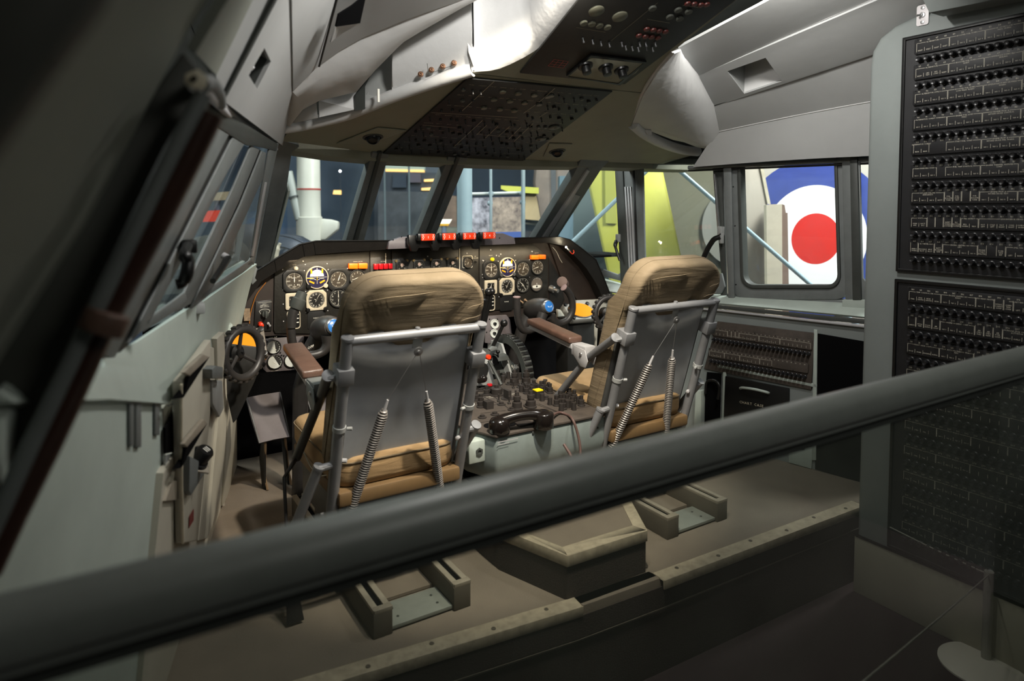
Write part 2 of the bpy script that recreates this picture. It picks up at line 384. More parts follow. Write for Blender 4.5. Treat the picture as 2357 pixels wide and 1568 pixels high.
# ---- left wall: olive near part of the fuselage side
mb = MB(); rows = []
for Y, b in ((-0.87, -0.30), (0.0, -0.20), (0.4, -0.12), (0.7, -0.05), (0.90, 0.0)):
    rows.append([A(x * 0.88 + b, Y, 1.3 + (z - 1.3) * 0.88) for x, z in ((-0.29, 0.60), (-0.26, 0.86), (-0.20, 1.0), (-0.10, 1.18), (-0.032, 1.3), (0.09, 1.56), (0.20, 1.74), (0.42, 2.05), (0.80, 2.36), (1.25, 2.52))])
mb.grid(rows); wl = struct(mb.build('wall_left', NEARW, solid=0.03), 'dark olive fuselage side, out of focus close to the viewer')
# lower side wall, pale green
mb = MB(); a, b = onP(-300, 1000, PLC), onP(376, 1000, PLC)
q = [onP(-520, 985, PLC), onP(-200, 955, PLC), onP(100, 935, PLC), onP(250, 925, PLC), onP(372, 921, PLC), onP(376, 960, PLC), onP(397, 1430, PLC), onP(392, 1700, PLC), onP(-900, 2300, PLC)]
mb.prism(q, -PLC[0] * 0.03); wl2 = struct(mb.build('wall_left', PALE, bevel=0.006), 'pale green lower side wall left of the seats')
for xa, xb, y0, y1 in ((300, 309, 924, 1028), (314, 326, 922, 1030), (358, 368, 918, 1002)):
    mb = proud([(xa, y0), (xb, y0), (xb, y1), (xa, y1)], PLC, 0.006); mb.build('hinge_strip', FRAMEG, wl2, bevel=0.002)
# black frame web and dark frame nearest the viewer
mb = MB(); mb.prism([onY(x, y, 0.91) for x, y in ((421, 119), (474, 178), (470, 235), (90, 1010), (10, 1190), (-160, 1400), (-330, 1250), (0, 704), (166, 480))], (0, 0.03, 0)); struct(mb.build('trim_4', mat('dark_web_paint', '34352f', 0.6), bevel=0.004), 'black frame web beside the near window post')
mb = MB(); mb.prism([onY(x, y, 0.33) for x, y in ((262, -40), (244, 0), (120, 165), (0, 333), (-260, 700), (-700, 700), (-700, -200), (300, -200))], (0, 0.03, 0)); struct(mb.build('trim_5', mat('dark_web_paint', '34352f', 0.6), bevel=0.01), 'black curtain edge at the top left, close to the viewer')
# near window post: pale moulding, brown rubber seal and its clip
post = [(468, 217), (400, 345), (333, 480), (205, 745), (78, 1010), (0, 1180), (-60, 1310)]
seal = [(478, 262), (425, 370), (369, 480), (238, 725), (107, 1010), (20, 1185), (-40, 1315)]
mb = MB(); mb.tube([onY(x, y, 0.865) for x, y in post], 0.0097, 12); tp = struct(mb.build('trim_6', FRAMEG, smooth=60), 'rounded grey moulding of the near window post')
mb = MB(); mb.tube([onY(x, y, 0.88) for x, y in seal], 0.0185, 14); mb.build('rubber_seal', BROWNR, tp, smooth=60, label='glossy dark brown rubber seal')
c = onY(240, 742, 0.86); mb = MB(); mb.tube([c + unit(onY(238, 725, 1) - onY(107, 1010, 1)) * s for s in (-0.012, 0.012)], 0.024, 14); mb.build('seal_clip', LEATHER, tp, bevel=0.003)
mb = MB(); mb.prism([onY(x, y, 0.85) for x, y in ((425, 172), (455, 160), (478, 182), (472, 205), (450, 208), (424, 194))], (0, -0.006, 0)); mb.build('bracket', CREAM, tp, bevel=0.002)
mb = MB(); mb.lathe(onY(446, 181, 0.842), (0, -1, 0), [(0.0035, 0), (0.0035, 0.003)], 10); mb.build('bracket_hole', VOID, tp)
# curtain rails along the head of the left windows
rail0 = [(448, 195, 0.87), (478, 205, 1.08), (505, 235, 1.5), (560, 285, 2.15), (636, 334, 3.0)]
for k, (dy, m) in enumerate(((0, ALU), (9, ALU), (-9, FRAMEG))):
    mb = MB(); mb.tube(smooth_path(py([(x, y + dy * (1 if i > 0 else 0.3), d) for i, (x, y, d) in enumerate(rail0)]), 4), 0.008 if k < 2 else 0.006, 8); struct(mb.build('trim_%d' % (7 + k), m, smooth=60), 'curtain rail over the left windows' if k == 0 else None)
mb = MB(); mb.tube(smooth_path(py([(462, 196, 0.90), (482, 190, 1.0), (503, 214, 1.3), (508, 240, 1.45)]), 4), [0.011] * 13, 10); struct(mb.build('trim_10', FRAMEG, smooth=60), 'bent grey end of the curtain rail')

# ---- left ceiling linings
def quad_patch(name, a, b, c, d, m, n=6, label=None, solid=0.012):
    a, b, c, d = [onY(*p) for p in (a, b, c, d)]; mb = MB()
    mb.grid([[lerp(lerp(a, b, i / n), lerp(d, c, i / n), j / n) for i in range(n + 1)] for j in range(n + 1)])
    o = mb.build(name, m, solid=solid); return struct(o, label)
QL = [onY(*p) for p in ((506, 228, 1.55), (646, 333, 3.05), (667, 205, 2.45), (656, -60, 1.45))]
def holed(Q, hole, m, label, solid=0.010):
    """lining panel with a four-cornered opening"""
    mb = MB(); n = 6; O = []; I = []
    for i in range(4):
        for k in range(n): O.append(lerp(Q[i], Q[(i + 1) % 4], k / n)); I.append(lerp(hole[i], hole[(i + 1) % 4], k / n))
    O = O + O[:1]; I = I + I[:1]; mb.grid([[lerp(a, b, t) for a, b in zip(O, I)] for t in (0, 0.33, 0.66, 1)]); return struct(mb.build('ceiling', m, solid=solid), label)
r1 = [on_quad(QL, *p) for p in ((563, 168), (583, 200), (615, 137), (599, 105))]
holed(QL, r1, CEILM, 'left ceiling lining above the side windows, with a small diamond opening')
quad_patch('ceiling', (482, 160, 1.44), (503, 222, 1.54), (650, -60, 1.44), (592, -60, 1.40), CEILM, label='narrow ceiling strip behind the left windows')
quad_patch('ceiling', (669, 205, 2.45), (727, 146, 2.35), (778, -60, 1.93), (659, -60, 1.45), CEILM, label='middle ceiling lining on the left')
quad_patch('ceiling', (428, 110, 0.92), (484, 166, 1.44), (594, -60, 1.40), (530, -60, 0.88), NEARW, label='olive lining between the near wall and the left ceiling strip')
cv = [(640, 296, 2.98), (667, 205, 2.45), (728, 145, 2.36), (780, 110, 2.3), (830, 82, 2.25), (930, 40, 2.15), (1075, -10, 2.03)]
up = [(733, 143, 2.36), (782, 108, 2.3), (832, 80, 2.25), (932, 38, 2.15), (1080, -14, 2.03)]
tp_ = [(782, -60, 1.93), (830, -60, 1.92), (885, -60, 1.9), (985, -60, 1.9), (1085, -60, 1.92)]
struct(ruled('ceiling', py(up), py(tp_), CEILM), 'upper ceiling lining left of the overhead fairing')
def recess(name, pts, depth_pt, m1, label, group=None):
    """shallow funnel-shaped pocket: rim polygon + floor polygon pushed in"""
    rim = [np.array(p, float) for p in pts]; c = sum(rim) / len(rim); v = np.array(depth_pt, float); flo = [lerp(p, c, 0.45) + v for p in rim]
    mb = MB(); n = len(rim); mb.add(rim + flo, [(i, (i + 1) % n, n + (i + 1) % n, n + i) for i in range(n)] + [tuple(range(n, 2 * n))]); return mb
nq = unit(np.cross(QL[1] - QL[0], QL[3] - QL[0])); nq = nq if nq[0] < 0 else -nq
t = thing('ceiling_vent', sum(r1) / 4, 'small dark diamond-shaped vent in the left ceiling strip', 'vent')
for i in range(4): mb = MB(); j = (i + 1) % 4; mb.prism([r1[i], r1[j], r1[j] + nq * 0.05, r1[i] + nq * 0.05], unit(r1[i] + r1[j] - sum(r1) / 2) * 0.003); mb.build('vent_wall', DARKG, t)
mb = MB(); mb.prism([p + nq * 0.05 for p in r1], nq * 0.004); mb.build('vent_back', VOID, t)
mb = MB(); c_ = lerp(sum(r1) / 4, r1[0], 0.25) + nq * 0.03; mb.lathe(c_, -nq, [(0.018, 0), (0.018, 0.018), (0.010, 0.026), (0.0, 0.027)], 12); mb.build('nozzle', BLACK2, t)
mb = MB(); mb.lathe(c_ - nq * 0.018, unit(-nq + A(0, 0, -0.4)), [(0.008, 0), (0.007, 0.012), (0, 0.013)], 10); mb.build('nozzle_tip', ALU, t)
r2 = [onY(*p) for p in ((762, 52, 2.0), (768, 24, 1.97), (800, 4, 1.96), (832, -22, 1.94), (818, 44, 2.03))]
t = thing('ceiling_vent', sum(r2) / 5, 'dark ceiling opening above the left fairing at the top edge', 'vent')
mb = MB(); mb.prism(off(r2, A(0.006, -0.016, -0.012)), A(0.002, -0.004, -0.004)); mb.build('vent_opening', VOID, t)
mb = MB(); mb.prism(off([onY(*p) for p in ((751, 88, 2.1), (762, 52, 2.0), (818, 44, 2.03), (780, 66, 2.1))], A(0.006, -0.016, -0.012)), A(0.002, -0.004, -0.004)); mb.build('vent_lip', PAD, t)
mb = MB(); mb.tube(off(py([(728, 147, 2.35), (745, 80, 2.2), (768, -10, 2.03), (778, -50, 1.95)]), A(0.004, -0.02, -0.012)), 0.0035, 6); struct(mb.build('trim_11', BLACK), 'black seam between left ceiling linings')
mb = MB(); mb.tube(off(py([(667, 205, 2.45), (661, 100, 2.0), (656, -40, 1.5)]), A(0.003, -0.012, -0.006)), 0.0018, 6); struct(mb.build('trim_12', DARKG))
for k, l in enumerate((((482, 158, 1.43), (592, -60, 1.39)), ((504, 225, 1.53), (652, -60, 1.43)))):
    mb = MB(); mb.tube(off(py(l), A(0.002, -0.008, -0.006)), 0.006, 6); struct(mb.build('trim_%d' % (13 + k), DARKG))

# ---- overhead fairing (white padded) around the overhead switch panels
fair = thing('overhead_fairing', (1.6, 2.6, 1.7), 'white padded overhead fairing above the windscreen, olive underneath', 'overhead console')
under = [(648, 325), (660, 308), (720, 296), (790, 279), (905, 234), (1000, 200), (1087, 170), (1200, 183), (1320, 198), (1478, 215), (1464, 250), (1452, 292), (1500, 326), (1550, 345), (1604, 360), (1594, 380), (1420, 374), (1203, 370), (1040, 362), (885, 355), (760, 338), (680, 328)]
mb = MB(); mb.prism(px(under, P1), A(0, 0, 0.012)); mb.build('underside_panel', OLIVE, fair)
under2 = [(1088, 168), (1150, 160), (1232, 120), (1265, 83), (1352, -20), (1720, -20), (1552, 116), (1510, 160), (1480, 213), (1320, 196), (1200, 181)]
mb = MB(); mb.prism(px(under2, P2), A(0, 0, 0.012)); mb.build('underside_panel', OLIVE, fair)
roll = px([(643, 300), (656, 300), (700, 293), (790, 272), (850, 250), (905, 228), (1000, 195), (1087, 168)], P1)
mb = MB(); mb.tube(smooth_path(off(roll, A(0, 0, 0.012)), 5), 0.026, 12); mb.build('padded_roll', PAD, fair, smooth=60)
low = off(px([(645, 297), (700, 291), (790, 270), (905, 225), (1000, 192), (1087, 166)], P1), A(0, 0, 0.02))
# upper lining of the left side with its recess
lower_edge = py([(648, 284, 2.95), (690, 256, 2.75), (735, 232, 2.66), (782, 221, 2.62), (820, 212, 2.58), (905, 108, 2.42), (1084, -14, 2.12)])
ceil_edge = py(cv)
ruled('side_lining', ceil_edge, lower_edge, PAD, parent=fair, bulge=(0.02, -0.04, -0.02), n=8)
mb = MB(); mb.prism(py([(735, 232, 2.70), (822, 211, 2.64), (818, 252, 2.62), (735, 270, 2.72)]), A(0.0, 0.01, 0)); mb.build('recess_lining', PAD, fair)
mb = MB(); mb.prism(py([(820, 211, 2.64), (906, 106, 2.50), (906, 232, 2.50), (818, 254, 2.62)]), A(0.01, 0.01, 0)); mb.build('recess_back', GREY, fair)
mb = MB(); mb.prism(py([(815, 220, 2.63), (850, 176, 2.58), (838, 200, 2.59), (838, 252, 2.59), (815, 256, 2.62)]), A(0.0, -0.012, 0)); mb.build('recess_rib', DARKG, fair)
mb = MB(); mb.box(onY(871, 220, 2.49), (0.008, 0.006, 0.05)); mb.build('recess_tab', WHITE, fair)
mb = MB(); mb.prism(py([(690, 256, 2.78), (728, 228, 2.68), (732, 272, 2.70), (672, 284, 2.86)]), A(0, 0.01, 0)); mb.build('recess_gusset', PAD, fair, bevel=0.002)
# screwed face and padded bulge
ra = [lerp(low[3], low[5], t) for t in (0, 0.25, 0.5, 0.75, 1)]; rb = [lerp(lower_edge[5], lower_edge[6], t) for t in (0, 0.25, 0.5, 0.75, 1)]
ruled('screwed_panel', ra, rb, PAD, parent=fair, bulge=(-0.012, -0.02, 0), n=8)
mb = MB(); mb.tube([lower_edge[5], low[3]], 0.006, 8); mb.build('panel_edge', PAD, fair, smooth=60)
mb = MB(); mb.tube(off(py([(1084, -14, 2.12), (1085, 60, 2.16), (1087, 166, 2.21)]), A(-0.005, -0.02, 0)), 0.0035, 6); mb.build('seam', BLACK2, fair)
for x, y in ((968, 171), (993, 161), (1019, 153), (1045, 145)):
    d = unit((-0.45, -0.85, 0.1)); o = onY(x, y, 2.335 - (x - 968) * 0.0013); mb = MB(); mb.lathe(o, d, [(0.011, -0.004), (0.0105, 0.003), (0.006, 0.005), (0.0055, 0.008), (0.003, 0.008), (0.0028, 0.002)], 14); mb.build('screw', mat('brassy_screw', '7a5a45', 0.35, 0.7), fair, smooth=30)
mb = MB(); mb.tube(off(py([(982, 150, 2.32), (985, 174, 2.325), (1055, 150, 2.26), (1084, 140, 2.22)]), A(-0.012, -0.03, 0)), 0.0012, 5); mb.build('lining_crack', DARKG, fair)
pl = px([(1087, 166), (1150, 158), (1230, 118), (1265, 81), (1352, -24), (1450, -140)], P2)
rows = []
for t_, dx, dz in ((0, 0, 0), (0.1, -0.035, 0.012), (0.25, -0.06, 0.06), (0.5, -0.075, 0.15), (0.75, -0.06, 0.25), (1, -0.03, 0.34)): rows.append([p + A(dx, -0.02 * math.sin(math.pi * t_), dz) * (A(0.25, 1, 1) if i == 0 else 1) for i, p in enumerate(smooth_path(pl, 3))])
mb = MB(); mb.grid(rows); mb.build('padded_bulge', PAD, fair, solid=0.01, smooth=70)
# right-hand end face
fe = py([(1552, 116, 2.13), (1602, 173, 2.31), (1639, 244, 2.43), (1653, 302, 2.52), (1650, 346, 2.62)])
fi = [onP(1548, 118, P2), onP(1512, 160, P2), onP(1478, 215, P1), onP(1454, 290, P1) + A(0, 0, 0.02), onP(1604, 346, P1) + A(0, 0, 0.02)]
fi2 = [fi[0], fi[1], fi[2], fi[3], lerp(fi[3], fi[4], 0.6)]
ruled('end_lining', fe, fi2, PAD, parent=fair, bulge=(0, -0.025, 0), n=8)
mb = MB(); mb.prism([fi2[3], fi2[4], fi[4], fe[4], fe[3]], A(0.01, 0.012, 0)); mb.build('end_lining', PAD, fair)
mb = MB(); mb.tube(smooth_path(off([onP(1453, 291, P1), onP(1478, 312, P1), onP(1510, 330, P1), onP(1550, 345, P1), onP(1580, 352, P1), onP(1604, 354, P1)], A(0, -0.01, 0.012)), 4), 0.028, 12); mb.build('padded_roll', PAD, fair, smooth=60)
mb = MB(); mb.tube(smooth_path([fi[0], fi[1], fi[2], fi[3]], 4), 0.007, 8); mb.build('piping', PAD, fair, smooth=60)
mb = MB(); mb.tube(smooth_path(off(fe, A(0, -0.012, 0)), 4), 0.004, 8); mb.build('piping', PAD, fair, smooth=60)
mb = MB(); c = onY(1492, 297, 2.60); mb.prism([c + A(-0.045, 0, 0.01), c + A(0.0, -0.01, 0.018), c + A(0.012, -0.01, -0.03), c + A(-0.01, 0, -0.03)], A(0, -0.006, 0)); mb.build('torn_flap', PAD, fair)
# front lip under the fairing, head of the windscreen
lip = [(650, 326), (682, 335), (760, 347), (885, 359), (1040, 366), (1203, 372), (1330, 374), (1420, 376), (1520, 380), (1600, 382)]
lp = [onY(x, y, 3.13) for x, y in lip]
mb = MB(); mb.grid([off(lp, A(0, 0.0, 0.02)), off(lp, A(0, 0.0, -0.018)), off(lp, A(0, 0.10, -0.03))]); struct(mb.build('trim_15', OLIVE, solid=0.01), 'olive head rail of the windscreen')
mb = MB(); mb.tube(off(lp, A(0, 0.02, -0.022)), 0.007, 8); struct(mb.build('trim_16', DARKG))
for x in (960, 980, 1060, 1100, 1155): pass
mb = MB(); mb.prism(px([(652, 308), (664, 312), (682, 338), (676, 352), (660, 355), (655, 330)], PWS), A(0, -0.012, 0)); struct(mb.build('trim_17', CEILM, bevel=0.002), 'pale bent tab at the left end of the windscreen head')
# eyeball map lights in the underside
for (x, y), lab in (((858, 312), 'left'), ((1282, 345), 'right')):
    c = onP(x, y, P1); n = -P1[0]; t = thing('map_light', c, 'dark eyeball map light in the %s underside of the overhead fairing' % ('left' if lab == 'left' else 'right'), 'lamp')
    s = 1 if lab == 'left' else -1
    mb = MB(); mb.prism([c + A(-0.13 * s, 0.11, 0) - A(0, 0, 0.0275 + 0.002), c + A(0.02 * s, 0.10, 0) - A(0, 0, 0.025 + 0.002), c + A(0.12 * s, -0.1, 0) - A(0, 0, -0.025 + 0.002), c + A(-0.02 * s, -0.11, 0) - A(0, 0, -0.0275 + 0.002)], A(0, 0, -0.006)); mb.build('mounting_plate', OLIVE, t, bevel=0.002)
    mb = MB(); mb.lathe(c + n * 0.004, n, [(0.046, 0), (0.046, 0.006), (0.038, 0.009), (0.036, 0.002)], 24); mb.build('collar', DARKG, t, smooth=40)
    mb = MB(); mb.lathe(c + n * 0.004, unit(n + A(-0.3, -0.4, 0)), [(0.034, 0), (0.033, 0.012), (0.026, 0.026), (0.020, 0.03), (0.018, 0.024), (0.0, 0.022)], 20); mb.build('eyeball', BLACK2, t, smooth=40)

# ---- right ceiling linings
rl = {'A': [(1997, 365, 1.83), (2000, 237, 1.80), (2003, 124, 1.705), (2009, 0, 1.56), (2009, -125, 1.415)],
      'B': [(1596, 384, 2.73), (1650, 302, 2.53), (1637, 244, 2.44), (1600, 173, 2.32), (1560, 105, 2.13)]}
Aq, Bq = py(rl['A']), py(rl['B']); Aq2 = [p + (p - q) * 0.5 for p, q in zip(Aq, Bq)]
for i in range(4):
    lab = ['lowest right ceiling lining above the side windows', 'second right ceiling lining', 'right ceiling lining with the square recess', 'upper right ceiling lining'][i if i < 4 else 3]
    if i == 2: continue
    struct(ruled('ceiling', [Bq[i] * 0.985 + Bq[i + 1] * 0.015, Bq[i + 1]], [Aq2[i] * 0.985 + Aq2[i + 1] * 0.015, Aq2[i + 1]], CEILM, bulge=(0.01, 0, 0.012)), lab)
for i, (m, r) in enumerate(((PAD, 0.003), (BLACK, 0.003), (PAD, 0.003))):
    j = (1, 2, 3)[i]; n0 = A(-0.011, -0.005, -0.006)
    mb = MB(); mb.tube([lerp(Bq[j], Aq2[j], t) + A(0.01, 0, 0.012) * math.sin(math.pi * t) + n0 for t in (0, .2, .4, .6, .8, 1)], r, 6); struct(mb.build('trim_%d' % (18 + i), [PAD, BLACK, PAD][i]))
QR = [Bq[2], Aq2[2], Aq2[3], Bq[3]]; rc = [on_quad(QR, *p) for p in ((1713, 212), (1800, 183), (1762, 129), (1674, 160))]
holed(QR, rc, CEILM, 'right ceiling lining with the square recess')
nn = unit(np.cross(QR[1] - QR[0], QR[3] - QR[0])); nn = nn if nn[0] > 0 else -nn
t = thing('ceiling_recess', sum(rc) / 4, 'square recess in the right ceiling lining, dark at the top and pale below', 'recess'); cc = sum(rc) / 4
flo = [lerp(p, cc + A(0, 0.05, 0.05), 0.45) + nn * 0.09 for p in rc]
for i, nm in enumerate(('recess_bottom', 'recess_side', 'recess_top', 'recess_side')):
    j = (i + 1) % 4; mb = MB(); mb.prism([rc[i], rc[j], flo[j], flo[i]], unit(rc[i] + rc[j] - 2 * cc) * 0.004); mb.build(nm, [PAD, GREY, GREY, GREY][i], t)
mb = MB(); mb.prism(flo, nn * 0.004); mb.build('recess_back', GREY, t)
# roof and outer skin that close the cabin
mb = MB(); mb.prism([A(0.2, -0.9, 2.42), A(2.9, -0.9, 2.42), A(2.9, 2.1, 2.42), A(0.2, 2.1, 2.42)], (0, 0, 0.02)); struct(mb.build('ceiling', CEILM), 'cabin roof above the lamps')
mb = MB(); mb.grid([[A(0.2, 2.1, 2.42), A(2.9, 2.1, 2.42)], [A(0.3, 2.8, 2.1), A(3.1, 2.8, 2.1)], [A(0.55, 3.25, 1.64), A(3.3, 3.25, 1.64)]]); struct(mb.build('ceiling', DARKG, solid=0.01), 'outer skin over the windscreen')
mb = MB(); mb.grid([[A(0.2, 2.1, 2.42), A(0.3, 2.8, 2.1), A(0.55, 3.25, 1.64)], [A(-0.2, -0.9, 2.42), A(0.05, 2.2, 1.95), A(0.45, 3.25, 1.60)], [A(-0.6, -0.9, 1.6), A(-0.08, 1.6, 1.62), A(0.45, 3.25, 1.58)]]); struct(mb.build('ceiling', DARKG, solid=0.01), 'outer skin over the left windows')
mb = MB(); mb.grid([[A(2.9, -0.9, 2.42), A(2.9, 2.1, 2.42), A(3.1, 2.8, 2.1), A(3.3, 3.25, 1.64)], [A(3.4, -0.9, 2.1), A(3.4, 1.7, 2.1), A(3.3, 2.8, 1.9), A(3.3, 3.25, 1.6)], [A(3.55, -0.9, 1.55), A(3.4, 1.7, 1.55), A(3.12, 2.8, 1.56), A(3.0, 3.25, 1.58)]]); struct(mb.build('ceiling', DARKG, solid=0.01), 'outer skin over the right windows')

# ---- windscreen: posts and panes
def post_on(name, pts, pl, inward, m, bevel=0.006, parent=None, label=None):
    d = abs(float(np.array(inward) @ pl[0])); return proud(pts, pl, d, min(d, 0.018) if pl is PWW else d).build(name, m, parent, bevel=bevel)
inw = A(0, -0.05, -0.03)
win = {}
def window(n, x, y, d, label):
    o = bpy.data.objects.new('window_%d' % n, None); COL.objects.link(o); p = onY(x, y, d); o.location = tuple(p); o['kind'] = 'structure'; o['label'] = label; WPOS[o.name] = p; return o
w3 = window(3, 740, 450, 3.4, 'left windscreen pane with the white leg behind it')
w4 = window(4, 930, 450, 3.4, 'narrow windscreen pane left of the centre')
w5 = window(5, 1150, 450, 3.4, 'wide windscreen pane in front of the right seat')
def pane(w, pts, pl, out): mb = MB(); mb.prism(off(px(pts, pl), out), out * 0.15); return mb.build('pane', GLASS, w, smooth=0)
ow = A(0, 0.02, 0.014)
pane(w3, [(655, 335), (872, 355), (815, 590), (590, 640)], PWS, ow)
pane(w4, [(878, 355), (1050, 362), (985, 580), (820, 590)], PWS, ow)
pane(w5, [(1056, 362), (1370, 368), (1240, 590), (990, 580)], PWS, ow)
post_on('post', [(641, 318), (690, 338), (672, 352), (661, 430), (640, 520), (622, 640), (575, 660), (588, 600), (610, 480)], PWS, inw, FRAMEG, parent=w3, label='dark grey corner post')
post_on('post_edge', [(663, 440), (668, 440), (620, 640), (612, 640)], PWS, inw * 1.08, PALE, 0.002, w3)
post_on('post', [(857, 352), (896, 356), (834, 570), (791, 570)], PWS, inw, FRAMEG, parent=w4)
post_on('post_rib_or_glint', [(872, 354), (880, 354), (820, 570), (810, 570)], PWS, inw * 1.25, DARKG, 0.003, w4)
post_on('post', [(1032, 362), (1078, 364), (992, 570), (948, 570)], PWS, inw, FRAMEG, parent=w5)
post_on('post_rib_or_glint', [(1052, 362), (1060, 362), (978, 570), (968, 570)], PWS, inw * 1.25, DARKG, 0.003, w5)
w6 = window(6, 1400, 500, 3.3, 'front side window beside the right glareshield')
post_on('post', [(1338, 366), (1404, 370), (1386, 388), (1275, 560), (1222, 562), (1322, 400)], PWS, inw, FRAMEG, parent=w6)
post_on('post_rib_or_glint', [(1352, 392), (1358, 394), (1252, 562), (1240, 562)], PWS, inw * 1.25, ALU, 0.002, w6)  # pale strip paints in the highlight along the post
post_on('post_rib_or_glint', [(1322, 448), (1336, 452), (1272, 560), (1256, 560)], PWS, inw * 1.12, GREY, 0.002, w6)
# ---- right side windows
ni = -PWR[0]
def wframe(w, name, outer, inner, pl, depth, m=FRAMEG, bevel=0.004): mb = MB(); mb.ring(px(outer, pl, depth), px(inner, pl, depth), -ni * depth); return mb.build(name, m, w, bevel=bevel)
pane(w6, [(1360, 370), (1440, 372), (1450, 650), (1270, 650)], PWW, -ni * 0.015)
post_on('post', [(1413, 366), (1432, 366), (1450, 690), (1430, 690)], PWW, ni * 0.06, DARKG, parent=w6)
post_on('post', [(1432, 366), (1456, 366), (1470, 690), (1450, 690)], PWW, ni * 0.05, FRAMEG, parent=w6)
for a in (1437, 1443, 1449): post_on('slide_rib', [(a, 430), (a + 3, 430), (a + 17, 690), (a + 14, 690)], PWW, ni * 0.058, ALU, 0.001, w6)
post_on('slide_slot', [(1455, 366), (1459, 366), (1472, 690), (1467, 690)], PWW, ni * 0.053, BLACK, 0.001, w6)
post_on('sill_frame', [(1388, 620), (1422, 632), (1436, 620), (1440, 650), (1424, 646), (1376, 634)], PWW, ni * 0.05, FRAMEG, parent=w6)
w7 = window(7, 1560, 520, 2.7, 'sliding side window behind the right seat headrest')
pane(w7, [(1470, 366), (1660, 366), (1668, 700), (1470, 700)], PWW, -ni * 0.015)
post_on('post', [(1459, 366), (1479, 366), (1487, 690), (1472, 690)], PWW, ni * 0.06, FRAMEG, parent=w7)
w8 = window(8, 1815, 520, 2.2, 'rounded side window with the roundel outside')
post_on('post', [(1638, 366), (1664, 366), (1672, 690), (1657, 690), (1660, 640)], PWW, ni * 0.03, DARKG, parent=w7)
post_on('slide_channel', [(1663, 366), (1682, 366), (1690, 700), (1676, 700)], PWW, ni * 0.07, FRAMEG, parent=w7)
post_on('slide_rod', [(1641, 400), (1645, 400), (1656, 545), (1652, 545)], PWW, ni * 0.06, STEEL, 0.001, w7)
post_on('sill_frame', [(1640, 640), (1661, 628), (1668, 660), (1660, 676), (1610, 682), (1600, 660)], PWW, ni * 0.05, FRAMEG, parent=w7)
hb = inp(1658, 536, PWW, 0.07)
mb = MB(); mb.box(hb + A(0.005, 0, 0.01), (0.03, 0.03, 0.05)); mb.box(hb + A(0, -0.01, -0.03), (0.02, 0.02, 0.06)); mb.build('latch', GREY, w7, bevel=0.003)
mb = MB(); mb.tube(smooth_path([inp(x, y, PWW, d) for x, y, d in ((1658, 545, 0.08), (1645, 550, 0.09), (1638, 558, 0.09), (1629, 573, 0.09), (1620, 592, 0.09))], 4), [0.015] * 17, 10); mb.build('handle', BLACK2, w7, smooth=60)
mb = MB(); mb.tube(smooth_path([inp(x, y, PWW, d) for x, y, d in ((1419, 555, 0.07), (1416, 565, 0.09), (1420, 580, 0.09), (1427, 600, 0.09))], 3), [0.013] * 4 + [0.009] * 6, 10); mb.build('handle', BLACK2, w6, smooth=60)
mb = MB(); mb.box(inp(1424, 548, PWW, 0.06), (0.03, 0.03, 0.05)); mb.build('latch', GREY, w6, bevel=0.003)
# rounded frame of the roundel window
def rounded(x0, x1, y0, y1, r, n=6):
    o = []
    for cx, cy, a0 in ((x1 - r, y1 - r, 0), (x0 + r, y1 - r, 90), (x0 + r, y0 + r, 180), (x1 - r, y0 + r, 270)):
        for i in range(n + 1): a = math.radians(a0 + 90 * i / n); o.append((cx + r * math.cos(a), cy + r * math.sin(a)))
    return o
inn = rounded(1707, 1923, 340, 656, 24); inn = [(x + (y - 500) * 0.03, y) for x, y in inn]; outr = rounded(1681, 1948, 320, 690, 30); outr = [(x + (y - 500) * 0.03, y) for x, y in outr]
wframe(w8, 'frame', outr, inn, PWW, 0.05)
inn2 = rounded(1700, 1930, 330, 664, 30); inn2 = [(x + (y - 500) * 0.03, y) for x, y in inn2]; wframe(w8, 'gasket', inn2, inn, PWW, 0.062, DARKG, 0.002)
pane(w8, [(1690, 350), (1950, 350), (1955, 690), (1690, 690)], PWW, -ni * 0.015)
w9 = window(9, 1990, 520, 1.95, 'sliver of side window beside the grey rack')
post_on('post', [(1936, 330), (1978, 330), (1986, 640), (1998, 655), (1998, 700), (1945, 700)], PWW, ni * 0.07, FRAMEG, parent=w9)
post_on('post_rib_or_glint', [(1955, 330), (1972, 330), (1982, 690), (1962, 690)], PWW, ni * 0.085, DARKG, 0.003, w9)
pane(w9, [(1965, 350), (2080, 350), (2080, 700), (1965, 700)], PWW, -ni * 0.015)
for x, y in ((1688, 430), (1692, 520), (1694, 655)):
    mb = MB(); mb.lathe(inp(x, y, PWW, 0.05), ni, [(0.004, 0), (0.003, 0.003), (0, 0.003)], 8); mb.build('screw', BLACK2, w8)
# head trim over the right windows
a_, b_ = [onP(x, y, PWW) for x, y in ((1585, 386), (2030, 366))]
mb = MB(); a_, b_ = [inp(x, y, PWW, 0.06) for x, y in ((1585, 386), (2030, 366))]; mb.tube([a_, b_], 0.012, 10); struct(mb.build('trim_21', FRAMEG, smooth=60), 'grey head rail above the right windows')
mb = MB(); mb.tube([a_ - A(0, 0, 0.018), b_ - A(0, 0, 0.018)], 0.006, 8); struct(mb.build('trim_22', BLACK, smooth=60))
